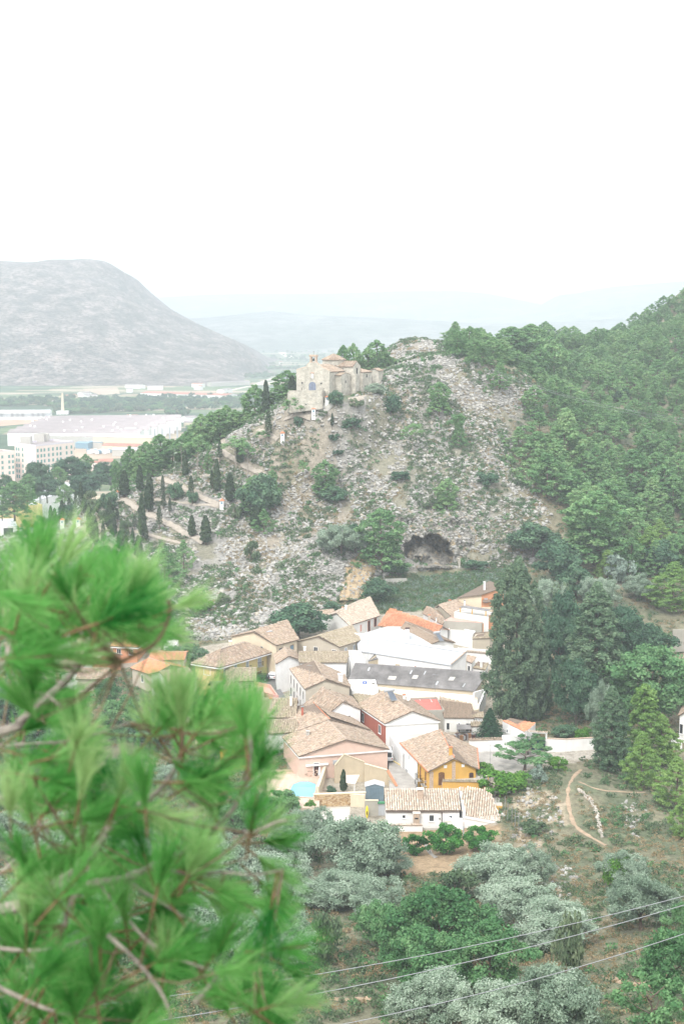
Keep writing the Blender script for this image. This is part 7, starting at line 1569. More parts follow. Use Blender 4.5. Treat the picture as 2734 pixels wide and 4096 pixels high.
# ------------------------------------------------------------------ the cave in the cliff
def cave():
    NX, NY = 150, 110; sxs = np.linspace(1540, 1945, NX); sys_ = np.linspace(2285, 2015, NY); SX, SY = np.meshgrid(sxs, sys_)
    Y0 = np.interp(-SY, [-2285, -2262, -2120, -2000, -1985], [383.0, 384.2, 391.0, 401.2, 402.4])
    mx_, my_ = SX/14., SY/14.*1.3; n1 = fbm(mx_, my_, 5, 5)-.5; n2 = fbm(mx_+80, my_*.5, 2.0, 3)-.5; rid = np.abs(fbm(mx_+9, my_*.35, 3.5, 3)-.5)
    mouth = [(1606,2262),(1606,2222),(1622,2195),(1612,2180),(1640,2168),(1652,2145),(1690,2152),(1712,2138),(1752,2140),(1768,2160),(1796,2172),(1790,2195),(1810,2215),(1806,2262)]
    inside = in_poly(SX, SY, mouth).astype(float)
    for _ in range(2): inside = (inside+np.roll(inside, 1, 0)+np.roll(inside, -1, 0)+np.roll(inside, 1, 1)+np.roll(inside, -1, 1))/5
    ex = np.minimum((SX-1540)/60, (1945-SX)/70); ey = np.minimum((2285-SY)/12, (SY-2015)/55); edge = np.clip(np.minimum(ex, ey), 0, 1)
    Y = Y0+(1-edge)*5.0-edge*1.6+(n1*7.5+n2*2.6-rid*5.5)*np.clip(edge*1.3, .15, 1)+inside*(6.5+n1*9)*np.clip((2275-SY)/20, 0, 1)
    V = np.zeros((NY, NX, 3))
    for j in range(NY):
        k, e_ = ke(SX[j], SY[j]); V[j, :, 0] = Y[j]*k; V[j, :, 1] = Y[j]; V[j, :, 2] = CAMZ+Y[j]*e_
    idx = np.arange(NX*NY).reshape(NY, NX); F = np.stack([idx[:-1, :-1], idx[:-1, 1:], idx[1:, 1:], idx[1:, :-1]], -1).reshape(-1, 4)
    m, n, b = _nt('cliff_rock'); v = coords(n, scale=(1, 1, .35)); f = noise_tex(n, v, .55, 7, .65); f2 = noise_tex(n, coords(n), 2.2, 6, .7)
    r = ramp(n, [(.34, (.09, .085, .08)), (.44, (.20, .19, .175)), (.54, (.29, .275, .25)), (.61, (.34, .26, .16)), (.7, (.22, .205, .19))]); n.links.new(f, r.inputs[0]); r2 = ramp(n, [(.35, (.5, .5, .48)), (.6, (1.15, 1.15, 1.1))]); n.links.new(f2, r2.inputs[0])
    n.links.new(mixc(n, 1., r.outputs[0], r2.outputs[0], 'MULTIPLY'), b.inputs['Base Color']); b.inputs['Roughness'].default_value = .95; bump(n, b, f2, .8, .4)
    o = link('cave_cliff', new_mesh('cave_cliff', V.reshape(-1, 3), F, m)); tag(o, kind='structure')
    r_ = np.random.RandomState(4); ok = (inside < .02) & (edge > .05); jj, ii = np.nonzero(ok); s_ = r_.choice(len(jj), 1500, False); Pc = V[jj[s_], ii[s_]]
    up_ = (SY[jj[s_], ii[s_]] < 2130)
    scatter('cliff_rock_blocks', Pc[:1000], np.c_[r_.uniform(-.5, .2, 1000), r_.uniform(-.3, .3, 1000), r_.uniform(-1, 1, 1000)], .35+1.0*r_.rand(1000)**2.5, r_.randint(0, 4, 1000), rocks)
    Pt = Pc[1000:][up_[1000:] | (r_.rand(500) < .2)]; scatter('cliff_scrub', Pt, np.zeros((len(Pt), 3)), .4+.8*r_.rand(len(Pt)), r_.randint(0, 5, len(Pt)), tufts)
    wall_run('cave_wall', 'small ruined stone wall at the right side of the cave mouth', [G(1800, 2262)+Vector((0, -1, 0)), G(1835, 2262)+Vector((0, -1, 0))], [3.2, 2.0], .5, 'chapel')
    wall_run('field_wall', 'low pale retaining wall under the dark pine left of the cave', [G(1532, 2335), G(1625, 2332)], 1.3, .5, 'concrete')
cave()
def ochre_bank():
    NX, NY = 60, 70; SX, SY = np.meshgrid(np.linspace(1325, 1530, NX), np.linspace(2425, 2195, NY)); poly = [(1352,2405),(1360,2360),(1382,2335),(1378,2300),(1400,2290),(1405,2250),(1440,2235),(1445,2212),(1470,2210),(1505,2240),(1512,2290),(1480,2312),(1485,2335),(1455,2350),(1462,2380),(1430,2408)]
    ins = in_poly(SX, SY, poly).astype(float)
    for _ in range(3): ins = (ins+np.roll(ins, 1, 0)+np.roll(ins, -1, 0)+np.roll(ins, 1, 1)+np.roll(ins, -1, 1))/5
    V = np.zeros((NY, NX, 3)); n1 = fbm(SX/15., SY/15., 3.5, 4)-.5; rid = np.abs(fbm(SX/15.+7, SY/30., 2.0, 3)-.5)
    for j in range(NY):
        for i in range(NX):
            g = G(SX[j, i], SY[j, i]).y; Y = g-.9*ins[j, i]+(1-ins[j, i])*3.5+(n1[j, i]*3.5-rid[j, i]*3)*ins[j, i]; k, e_ = ke(SX[j, i], SY[j, i]); V[j, i] = (Y*k, Y, CAMZ+Y*e_)
    idx = np.arange(NX*NY).reshape(NY, NX); F = np.stack([idx[:-1, :-1], idx[:-1, 1:], idx[1:, 1:], idx[1:, :-1]], -1).reshape(-1, 4)
    m, n, b = _nt('ochre_earth'); f = noise_tex(n, coords(n, scale=(1, 1, .5)), .8, 7, .7); r = ramp(n, [(.35, (.17, .13, .09)), (.46, (.33, .25, .155)), (.57, (.43, .335, .215)), (.68, (.31, .275, .225))]); n.links.new(f, r.inputs[0]); n.links.new(r.outputs[0], b.inputs['Base Color']); b.inputs['Roughness'].default_value = 1; bump(n, b, f, .8, .4)
    r_ = np.random.RandomState(14); jj, ii = np.nonzero((ins > .05) & (ins < .97)); s_ = r_.choice(len(jj), 130, False); Pt = V[jj[s_], ii[s_]]; scatter('bank_scrub', Pt, np.zeros((130, 3)), .5+.8*r_.rand(130), r_.randint(0, 5, 130), tufts)
    jj, ii = np.nonzero(ins > .6); s_ = r_.choice(len(jj), 120, False); Pt = V[jj[s_], ii[s_]]; scatter('bank_stones', Pt, r_.rand(120, 3), .3+.9*r_.rand(120)**2, r_.randint(0, 4, 120), rocks)
    tag(link('ochre_bank', new_mesh('ochre_bank', V.reshape(-1, 3), F, m)), kind='structure')
ochre_bank()

# ------------------------------------------------------------------ vehicles and a person
def car(p, yaw, label, paint, van=False, L_=4.2, Wd=1.75, Hh=1.45):
    e = empty('parked_van' if van else 'parked_car', tuple(p), label, 'van' if van else 'car', rz=yaw); hw = Wd/2
    prof = [(-L_/2, .35), (L_/2, .35), (L_/2, .75), (L_/2-.25, .88), (-L_/2+.15, .95), (-L_/2, .8)]
    def ext(prof, y0, y1, name, mat, par, inset=0):
        n = len(prof); m = MB(); m.add([(x, y0, z) for x, z in prof]+[(x, y1, z) for x, z in prof], [tuple(range(n)), tuple(range(2*n-1, n-1, -1))]+[(i, i+n, (i+1) % n+n, (i+1) % n) for i in range(n)]); return m.build(name, mat, par, origin=(0, 0, 0))
    bd = ext(prof, -hw, hw, 'body', paint, e)
    cab = [(-L_/2+.2, .93), (L_/2-1.1 if not van else L_/2-.7, .9), (L_/2-1.75 if not van else L_/2-1.2, Hh), (-L_/2+.5 if not van else -L_/2+.1, Hh)]
    ext(cab, -hw*.86, hw*.86, 'cabin', paint, e)
    gl = [(x*.96, z if z > 1 else z+.06) for x, z in cab]; gl = [(x, min(z, Hh-.12)) for x, z in gl]
    for s in (-1, 1): ext(gl, s*hw*.87-.012*0, s*hw*.885, 'side_window', M['glass'], e)
    for xx, z0_, z1_, xt in ((cab[1][0]+.012, .98, Hh-.08, cab[2][0]+.04), (cab[0][0]-.012, 1.0, Hh-.1, cab[3][0]-.02)):
        m = MB(); m.slab([Vector((xx, -hw*.75, z0_)), Vector((xx, hw*.75, z0_)), Vector((xt, hw*.7, z1_)), Vector((xt, -hw*.7, z1_))], .02); m.build('windscreen', M['glass'], e, origin=(0, 0, 0))
    for x in (-L_*.31, L_*.31):
        for s in (-1, 1):
            m = MB(); m.tube([(x, s*(hw-.2), .32), (x, s*(hw+.01), .32)], .32, 14); w_ = m.build('wheel', M['tyre'], e, origin=(0, 0, 0)); m = MB(); m.tube([(x, s*(hw+.011), .32), (x, s*(hw+.03), .32)], .19, 10); m.build('rim', M['steel'], w_, origin=(0, 0, 0))
    for s in (-1, 1):
        m = MB(); m.box((L_/2+.01, s*hw*.7, .7), (.03, .18, .08)); m.build('headlight', M['metal_white'], e, origin=(0, 0, 0)); m = MB(); m.box((-L_/2-.01, s*hw*.8, .75), (.03, .12, .1)); m.build('tail_light', M['redpaint'], e, origin=(0, 0, 0))
    m = MB(); m.box((-L_/2-.02, 0, .5), (.02, .26, .06)); m.build('number_plate', M['white'], e, origin=(0, 0, 0)); return e
wp = plain('white_car_paint', (.78, .79, .80), .25, .02); dp = plain('black_car_paint', (.02, .022, .03), .2, .02)
car(PZ(1094, 2712, 6.78), math.radians(78), 'white hatchback parked at the white wall on the village street', wp)
car(PZ(1040, 2722, 6.78), math.radians(172), 'black car in front of the brown garage door of the yellow house', dp)
car(PZ(1545, 3036, 4.65), math.radians(95), 'white van parked in the lane at the corner of the pink house', wp, True, 4.6, 1.85, 2.0)
def person(p, label, yaw=0):
    e = empty('person', tuple(p), label, 'person', rz=yaw)
    V = [(0, 0, .95), (0, 0, 1.15), (0, 0.01, 1.40), (0, .01, 1.50), (0, .02, 1.63), (.10, 0, .90), (.12, .02, .50), (.13, 0, .09), (.13, .14, .04), (-.10, 0, .90), (-.13, -.02, .50), (-.14, -.04, .09), (-.14, .1, .04), (.19, 0, 1.40), (.25, -.02, 1.13), (.26, .08, .90), (.27, .12, .80), (-.19, 0, 1.40), (-.25, -.02, 1.13), (-.27, .02, .88), (-.27, .05, .78), (0, .03, 1.70)]
    E = [(0, 1), (1, 2), (2, 3), (3, 4), (4, 21), (0, 5), (5, 6), (6, 7), (7, 8), (0, 9), (9, 10), (10, 11), (11, 12), (2, 13), (13, 14), (14, 15), (15, 16), (2, 17), (17, 18), (18, 19), (19, 20)]
    R = [.15, .14, .15, .06, .10, .10, .065, .045, .04, .10, .065, .045, .04, .065, .045, .035, .035, .065, .045, .035, .035, .085]
    me = bpy.data.meshes.new('body'); me.from_pydata(V, E, []); o = bpy.data.objects.new('body', me); COL.objects.link(o); o.parent = e
    md = o.modifiers.new('skin', 'SKIN'); sk = me.skin_vertices[0].data
    for i, r_ in enumerate(R): sk[i].radius = (r_, r_*.8)
    sk[0].use_root = True; o.modifiers.new('smooth', 'SUBSURF').levels = 1
    m, n, b = _nt('clothes_and_skin'); tc_ = n.nodes.new('ShaderNodeTexCoord'); sx_ = n.nodes.new('ShaderNodeSeparateXYZ'); n.links.new(tc_.outputs['Object'], sx_.inputs[0])
    mr = n.nodes.new('ShaderNodeMath'); mr.operation = 'DIVIDE'; mr.inputs[1].default_value = 1.8; n.links.new(sx_.outputs['Z'], mr.inputs[0])
    r = ramp(n, [(0, (.04, .04, .045)), (.05, (.06, .08, .13)), (.53, (.62, .62, .6)), (.82, (.55, .38, .30)), (.93, (.06, .045, .035))], 'CONSTANT'); n.links.new(mr.outputs[0], r.inputs[0]); n.links.new(r.outputs[0], b.inputs['Base Color']); me.materials.append(m)
    q = MB(); q.tube([(0, .0, 1.70), (0, -.01, 1.76), (0, 0, 1.80)], [.10, .09, .03], 8); q.build('hair', M['darkwood'], e, origin=(0, 0, 0)); return e
person(PZ(1087, 2706, 6.76), 'person in a pale shirt and dark trousers standing by the white car', math.pi)

# ------------------------------------------------------------------ the plain: works, hotel, chimney, farm sheds
def blk(label, name, FL, FR, depth, ze, wall, roofm, roof='gs', rise=1.5, z0=-16, **kw):
    a, b = PZ(*FL, ze), PZ(*FR, ze); d = (b-a); d.z = 0; n = Vector((-d.y, d.x, 0)).normalized(); n = n if n.y > 0 else -n
    return House(name, label, [a, b, b+n*depth, a+n*depth], ze, z0, wall, roof, rise=rise, tile=None, roofmat=roofm, ov=.2, **kw)
M['hotelpink'] = wallmat('pale_pink_render', (.80, .68, .62), (.5, .4, .34), .15); M['lilac'] = wallmat('pale_lilac_render', (.66, .62, .68), (.5, .48, .5), .15); M['teal'] = plain('teal_blind', (.12, .30, .27), .6, .06); M['redroof'] = plain('red_brown_roof', (.42, .2, .15), .9, .1, .2)
M['palesheet'] = plain('pale_aged_sheet_roof', (.34, .30, .30), .9, .18, .03)
hc_ = [PZ(59, 1778, 11), PZ(143, 1786, 11)]; rr_ = PZ(296, 1770, 11)
ho = House('apartment_block', 'long pink seven storey block with teal windows on the plain, the nearer one', [hc_[0], hc_[1], rr_, hc_[0]+rr_-hc_[1]], 11, -12, 'hotelpink', 'flat', parapet=1.0, roofmat='palesheet', walls='lilac', ov=0)
for e_, us in ((0, (.09, .2, .38, .72)), (1, (.05, .14, .22, .33, .44, .55, .64, .8, .93))):
    for k in range(6 if e_ == 0 else 5):
        for i, u_ in enumerate(us): ho.win(e_, u_, 1.6+3.25*k, 1.5, 1.9, 'shut', 'lilac' if i % 3 == 0 else 'hotelpink', 'teal')
o, d, n, Ln = ho.frame(0); q = MB(); q.fbox(o, d, n, UP, Ln*.62, Ln+.02, .01, .05, -12, 10.9); q.build('lilac_strip', M['lilac'], ho.e); 
for i, (x, y) in enumerate(((150, 1752), (165, 1750), (95, 1762))): q = MB(); c = PZ(x, y+20, 11); q.box((c.x, c.y+8, 13.5), (3.0, 3, 2.4)); q.build('rooftop_plant', M['concrete'], ho.e)
ho2 = blk('pink block with balconies behind the nearer long block at the left edge', 'apartment_block', (-40, 1815), (58, 1808), 14, 7.5, 'hotelpink', 'palesheet', 'flat', parapet=.8)
for k in range(4):
    for u_ in (.5, .78, .93): ho2.win(0, u_, 1.5+3.2*k, 1.4, 1.8, 'shut', 'hotelpink', 'teal')
# the big factory: parallel long bays
a0, a1 = PZ(60, 1735, -5), PZ(600, 1742, -5); fd = (a1-a0); fd.z = 0; fn = Vector((-fd.y, fd.x, 0)).normalized(); fn = fn if fn.y > 0 else -fn
blk('long white front range of the factory with a pale blue fascia', 'factory_range', (72, 1742), (372, 1752), 14, -7.5, 'concrete', 'palesheet', 'flat', parapet=.6)
blk('white two part office range right of the factory front', 'factory_office', (372, 1748), (605, 1752), 16, -6.5, 'cream', 'metal_white', 'gs', 1.2)
for i in range(6):
    y_ = 1738-i*11; xl = 30+i*30; xr = 560+i*34
    hb_ = blk(['front bay of the huge factory with a pale rusty roof', 'second long factory bay from the front', 'third long factory bay, studded with roof vents', 'fourth factory bay, behind the vent studded one', 'fifth factory bay near the back', 'rearmost long bay of the huge factory'][i], 'factory_bay', (xl, y_-6), (min(xr, 725), y_-6-(i*1.0)), 24, -5.0+.2*i, 'white', 'palesheet', 'gs', 2.2)
    rr = random.Random(i)
    for k in range(4): p = hb_.roof_pt(0, rr.random(), rr.uniform(.3, .9)); q = MB(); q.box((p.x, p.y, p.z+.4), (.8, .8, .7)); q.build('roof_vent', M['white'], hb_.e)
for i in range(5): 
    p = PZ(590+i*30, 1722-i*3, -6); q = MB(); q.box((p.x, p.y-2, -10), (.6, .5, 5)); tag(link('factory_buttress', new_mesh('factory_buttress', np.array(q.v)-np.array((p.x, p.y, -15)), q.f, M['shutter_grey']), None, (p.x, p.y, -15)), 'grey pier on the right flank of the factory', 'pier', 'piers of the factory flank')
blk('white vaulted hall in front of the factory bays', 'factory_hall', (405, 1722), (520, 1726), 22, -5.5, 'white', 'metal_white', 'gs', 2.2)
blk('blue lorry shed at the right of the factory front', 'blue_shed', (302, 1772), (352, 1774), 8, -11, 'skyblue_tile', 'skyblue_tile', 'gs', .8)
blk('light blue roofed store beside the blue lorry shed', 'store_shed', (354, 1768), (408, 1770), 10, -10.5, 'concrete', 'skyblue_tile', 'gs', 1)
blk('cream works building with a red brown roof in front of the factory', 'works_building', (408, 1782), (548, 1786), 14, -10, 'cream', 'redroof', 'gs', 1.4)
blk('grey shed with a pale roof nearest the wooded slope', 'grey_shed', (448, 1800), (546, 1800), 12, -10.5, 'concrete', 'metal_white', 'gs', 1.4)
blk('ruined pink house with empty windows behind the wood', 'ruined_house', (362, 1850), (395, 1852), 8, -10, 'hotelpink', 'redroof', 'gs', .8).win(0, .4, 1.2, 1.2, 1.4, 'win', 'hotelpink', 'dark')
blk('crumbling pale house with a broken roof beside the ruined one', 'ruined_house', (400, 1848), (455, 1846), 9, -11, 'beige', 'redroof', 'gs', 1.6)
ls_ = blk('long white roofed open shed on the plain at the left', 'open_shed', (-60, 1652), (200, 1650), 26, -8, 'white', 'metal_white', 'gs', 2.0)
for k in range(12): ls_.win(0, .06+.08*k, .8, 8, 3.2, 'shut', 'white', 'shutter_grey')
ls2 = blk('very long white packing shed with a tan roof on the plain behind the crest', 'packing_shed', (560, 1572), (905, 1582), 30, -8.5, 'white', 'redroof', 'gs', 1.6)
for k in range(14): ls2.win(0, .04+.07*k, 1.2, 4, 2.0, 'shut', 'white', 'shutter_grey' if k in (5, 6, 7, 8) else 'white')
FARM = [((264,1585),(312,1580),'cream farmhouse with a yellowish wall left of the white villa','cream'),((332,1572),(366,1570),'white villa with a pink lower floor on the plain','white'),((345,1582),(390,1580),'low white wing in front of the plain villa','white'),((505,1555),(528,1555),'tiny white hut left of the packing shed','white'),((590,1545),(650,1545),'pale shed behind the packing shed','white'),
        ((500,1538),(560,1541),'row of parked pale lorries and sheds on the plain','white'),((765,1535),(805,1536),'white square house right of the pale track','white'),((845,1532),(1000,1526),'long pale wall on the plain at the right','concrete'),((895,1560),(930,1556),'small tower like block at the right end of the packing shed','white'),((745,1670),(790,1668),'white tank shed behind the pines at the right of the factory','white'),
        ((735,1690),(775,1690),'yellowish shed behind the pines of the crest','cream'),((505,1665),(548,1665),'orange roofed works building behind the factory, the left of two','concrete'),((562,1667),(604,1667),'orange roofed works building behind the factory, the right of two','concrete'),((616,1675),(660,1675),'pale orange low building behind the factory','cream'),((285,1515),(300,1513),'small pink farm hut among the dark fields','hotelpink'),((800,1545),(812,1544),'tiny white hut beside the square house','white'),
        ((208,1606),(228,1606),'white farm wall in the hedgerows left of the chimney','white'),((1195,1362),(1222,1360),'far white works right of the chapel bell gable','white'),((1060,1382),(1095,1384),'distant white building left of the chapel','white'),((1115,1448),(1130,1448),'small white house just left of the bell gable','white'),((1000,1368),(1030,1368),'distant white strip of greenhouses','white'),((1300,1375),(1320,1376),'far tiny white tower block','white')]
for (a, b, lab, w_) in FARM: blk(lab, 'farm_building', a, b, 10, -10, w_, 'redroof' if 'orange' in lab else 'palesheet' if 'house' not in lab else 'redroof', 'gs', 1.2)
c = PZ(252, 1656, -15); e = empty('brick_chimney', tuple(c), 'tall tapering pale brick factory chimney on the plain', 'chimney'); hC = (1656-1574)/ppm(c.y)
q = MB(); q.tube([c, c+UP*hC], [1.9, 1.0], 10); q.build('shaft', M['cream'], e); q = MB(); q.tube([c+UP*hC, c+UP*(hC+.8)], 1.15, 10); q.build('rim', M['concrete'], e); q = MB(); q.box((c.x, c.y, -13.5), (6, 4, 1.8)); q.build('base', M['white'], e)
# yellow works with the white roof and hopper at the left foot of the slope
yw = blk('pale yellow works wall with a long white roof at the left behind the cypresses', 'yellow_works', (-60, 2038), (170, 2022), 30, -2, 'yellow', 'metal_white', 'flat', parapet=.5, z0=-12)
blk('raised yellow block on the works at the left', 'yellow_works', (40, 2012), (115, 2008), 12, 0, 'yellow', 'palesheet', 'flat', parapet=.3, z0=-12)
blk('long white roof stretching back from the yellow works', 'works_roof', (130, 2010), (330, 1945), 26, -3, 'white', 'metal_white', 'gs', 2.5, z0=-12)
blk('white roofed store below the yellow works with a dark doorway', 'store_building', (-60, 2110), (70, 2105), 24, -4, 'white', 'metal_white', 'flat', parapet=.2, z0=-12).win(0, .72, .6, 4, 3, 'shut', 'white', 'dark')
c = PZ(66, 2010, 1); e = empty('steel_hopper', tuple(c), 'rusty conical hopper on legs above the yellow works', 'hopper'); q = MB(); q.tube([c, c+UP*2.2, c+UP*3.8, c+UP*4.6], [1.2, 1.3, .5, .4], 8); q.build('cone', M['wood'], e)
for a in range(4): q = MB(); t = a*math.pi/2+.5; q.tube([c+Vector((math.cos(t)*2.2, math.sin(t)*2.2, -2)), c+Vector((math.cos(t)*.6, math.sin(t)*.6, 3.6))], .12, 5); q.build('leg', M['steel'], e)
q = MB(); q.tube([c+UP*4.2, c+Vector((4.2, 0, -.5))], .25, 6); q.build('chute', M['concrete'], e)
for x, lab in ((121, 'grey flue pipe on the white works roof, the left one'), (162, 'grey flue pipe on the white works roof, the right one')): c = PZ(x, 2005, -1); q = MB(); q.cyl((0, 0), .55, -1, 4.2, 8); q.cyl((0, 0), .75, 4.2, 4.8, 8); tag(link('flue_pipe', new_mesh('flue_pipe', q.v, q.f, M['steel']), None, c), lab, 'flue')
pole('street_lamp', 'pale street lamp post in front of the pink blocks at the left', PZ(19, 1940, -12), 9.5, .14, 'concrete', 'street lamp')
# trees, hedges and rows on the plain
PT = [blob for blob in (mk_broad(61, 7, 4.5, 16, 60, .9, 'scrub', .02, 1.7, limbs=0)[1], mk_broad(62, 6, 5.5, 16, 60, .9, 'green', .02, 1.7, limbs=0)[1], mk_broad(63, 9, 4.5, 16, 60, .9, 'oak', .02, 1.7, limbs=0)[1])]
pr = np.random.RandomState(8); n = 16000; sx = pr.uniform(-80, 1560, n); sy = pr.uniform(1318, 1730, n)**1.0
k, e_ = ke(sx, sy); Yp = (-15.2-CAMZ)/e_; Xp = Yp*k
keep = (fbm(Xp*.25, Yp, 90, 3) > .60) & (Yp < 7000) & ~in_poly(sx, sy, [(0,1752),(0,1655),(640,1655),(760,1700),(760,1770),(300,1760)]) & ~in_poly(sx, sy, [(-60,1625),(215,1625),(215,1668),(-60,1668)]) & ~in_poly(sx, sy, [(550,1550),(920,1550),(920,1592),(550,1592)]) & ~((sy > 1655) & (sx < 300))
P_ = np.c_[Xp, Yp, np.full(n, -15.4)][keep]; scatter('valley_tree_cover', P_, np.c_[np.zeros(len(P_)), np.zeros(len(P_)), pr.rand(len(P_))*6.28], .55+.55*pr.rand(len(P_)), pr.randint(0, 3, len(P_)), PT)
M['track'] = plain('pale_farm_track', (.62, .56, .46), .95, .05, .02)
for pts, w in (([(565,1448),(590,1470),(640,1512),(685,1525)],9), ([(1100,1370),(1112,1400),(1150,1425),(1172,1432)],22), ([(845,1580),(960,1552),(1110,1524)],8), ([(0,1523),(30,1515),(60,1498)],7), ([(380,1536),(470,1530),(560,1536)],7), ([(480,1495),(482,1520),(500,1535)],6), ([(70,1482),(240,1480),(235,1490),(180,1492)],14), ([(330,1478),(620,1480),(950,1492)],6), ([(640,1508),(780,1500)],5), ([(0,1478),(120,1474),(230,1470)],8), ([(1160,1600),(1000,1545),(1120,1500)],6)):
    P = [PZ(x, y, -15) for x, y in pts]; q = MB()
    for a, b in zip(P, P[1:]): d = (b-a); Ln = d.length; d.normalize(); nn = Vector((-d.y, d.x, 0)); q.add([a-nn*w/2-d*w*.3, a+nn*w/2-d*w*.3, b+nn*w/2+d*w*.3, b-nn*w/2+d*w*.3], [(0, 3, 2, 1)])
    for i_, v_ in enumerate(q.v): q.v[i_] = (v_[0], v_[1], -15.1+.004*(i_//4))
    tag(q.build('farm_track', M['track']), kind='structure')
lr = np.random.RandomState(31)
for i in range(46):
    y0 = lr.uniform(1352, 1625); x0 = lr.uniform(-60, 1150) if y0 < 1560 else lr.uniform(-60, 900); ln = lr.uniform(60, 330); a = PZ(x0, y0, -15); b = PZ(x0+ln, y0+lr.uniform(-4, 4), -15); w = lr.uniform(3, 7)*(a.y/2000)**1.3
    d = (b-a).normalized(); nn = Vector((-d.y, d.x, 0)); q = MB(); z_ = -15.08+.003*i; q.add([(p.x, p.y, z_) for p in (a-nn*w/2, b-nn*w/2, b+nn*w/2, a+nn*w/2)], [(0, 1, 2, 3)]); tag(q.build('farm_track', M['track'] if i % 3 else M['pinkpaint']), kind='structure')
# cleared earth fields
for pts, c_ in (([(300,1760),(300,1840),(560,1830),(560,1770)], (.42, .33, .25)), ([(0,1665),(200,1665),(160,1690),(0,1705)], (.42, .3, .22)), ([(500,1500),(610,1500),(640,1525),(505,1522)], (.40, .32, .25)), ([(330,1555),(470,1550),(480,1575),(400,1580)], (.42, .34, .26)), ([(620,1500),(1000,1495),(1010,1505),(660,1512)], (.25, .27, .19))):
    P = [PZ(x, y, -15.2) for x, y in pts]; q = MB(); q.add([(p.x, p.y, -15.2) for p in P], [tuple(range(len(P)))[::-1]]); tag(q.build('bare_field', plain('bare_field_%d' % pts[0][1], c_, .97, .1, .02)), kind='structure')
# parked lorries
for i in range(14): c = PZ(355+i*6.5, 1808+(i*7 % 9), -15); q = MB(); q.box((0, 0, 1.3), (1.1, 2.6, 1.0), i*.7); q.box((0, 0, .3), (1.0, 2.4, .3), i*.7); q.box((0, .5, 2.45), (.9, 1.4, .15), i*.7); tag(link('parked_lorry', new_mesh('parked_lorry', q.v, q.f, M['white'] if i % 3 else M['skyblue_tile']), None, c), 'pale vehicle parked in the earth yard beyond the wood', 'lorry', 'vehicles parked in the earth yard')

# ------------------------------------------------------------------ pylon, wires, orchard posts
c = at(1678, 1492, 452); e = empty('lattice_pylon', tuple(c), 'slender steel lattice mast on the ridge right of the chapel', 'pylon'); hP = 5.2
for a, b in ((-1, -1), (1, -1), (1, 1), (-1, 1)): q = MB(); q.tube([c+Vector((a*.35, b*.35, -1)), c+Vector((a*.2, b*.2, hP))], .04, 4); q.build('leg', M['steel'], e)
for i in range(7):
    z = i*hP/7; q = MB(); s = 1 if i % 2 else -1
    for b in (-.3, .3): q.tube([c+Vector((-s*.33, b, z)), c+Vector((s*.31, b, z+hP/7))], .028, 4)
    q.build('brace', M['steel'], e)
def wire(label, a, b, sag, rad, group=None, ext=.6):
    d = b-a; a2, b2 = a-d*ext, b+d*ext; q = MB(); n = 26; pts = []
    for i in range(n+1): t = i/n; tt = -ext+t*(1+2*ext); p = lerp(a, b, tt); pts.append(p-UP*sag*(4*tt*(1-tt)))
    q.tube(pts, rad, 5); o = link('power_line', new_mesh('power_line', np.array(q.v)-np.array(tuple(a)), q.f, plain('aluminium_cable', (.33, .34, .36), .5, .03)), None, a); return tag(o, label, 'power line', group)
wire('upper of the three cables crossing the foreground slope', at(870, 3958, 46), at(2734, 3584, 52), .28, .014); wire('middle of the three cables crossing the foreground slope', at(870, 4045, 44), at(2734, 3620, 50), .28, .014); wire('lowest of the three cables crossing the foreground slope', at(1355, 4100, 42), at(2734, 3735, 48), .22, .014)
for i, (y0, y1, y2) in enumerate(((1470, 1640, 1700), (1476, 1650, 1712), (1484, 1660, 1690))): wire(['highest thin cable in front of the right hand wood', 'middle thin cable in front of the right hand wood', 'lowest thin cable in front of the right hand wood'][i], at(1955, y0, 440), at(2734, y2-15, 300), 1.6, .016, ext=.05)
POSTS = [(1610,3428),(1643,3440),(1685,3436),(1718,3440),(1755,3428),(1830,3430),(1903,3424),(1668,3404)]
for i, (x, y) in enumerate(POSTS): pole('fence_post', 'thin metal fence post along the lower edge of the orchard', PZ(x, y, 2.4), 2.3, .045, 'steel', 'post', 'fence posts along the orchard')
for i, (x, y, h_) in enumerate(((2017,3270,3.6),(2028,3290,3.4),(2045,3300,3.2),(2058,3312,3.0),(2072,3325,2.6),(1900,3290,2.8),(1912,3296,2.8))): p = G(x, y); pole('mesh_fence_post', 'metal post of the wire fence climbing beside the cliff', p, h_, .05, 'steel', 'post', 'posts of the cliff fence')
pole('blue_pole', 'thin blue pole between the two right orange trees', PZ(1852, 3368, 2.3), 2.6, .05, 'skyblue_tile', 'pole')
q = MB(); c = PZ(1692, 3430, 2.4); q.prism([(c.x-1.1, c.y-.4), (c.x+1.0, c.y-.7), (c.x+.9, c.y+.2), (c.x-.8, c.y+.7)], 2.4, 2.75); tag(q.build('concrete_slab', M['concrete'], None, None), 'pale concrete slab lying by the small orange tree', 'slab')
strip('footpath', [(1700,3375),(1712,3400),(1730,3425),(1752,3436)], .9, M['lane'], .1, .05)
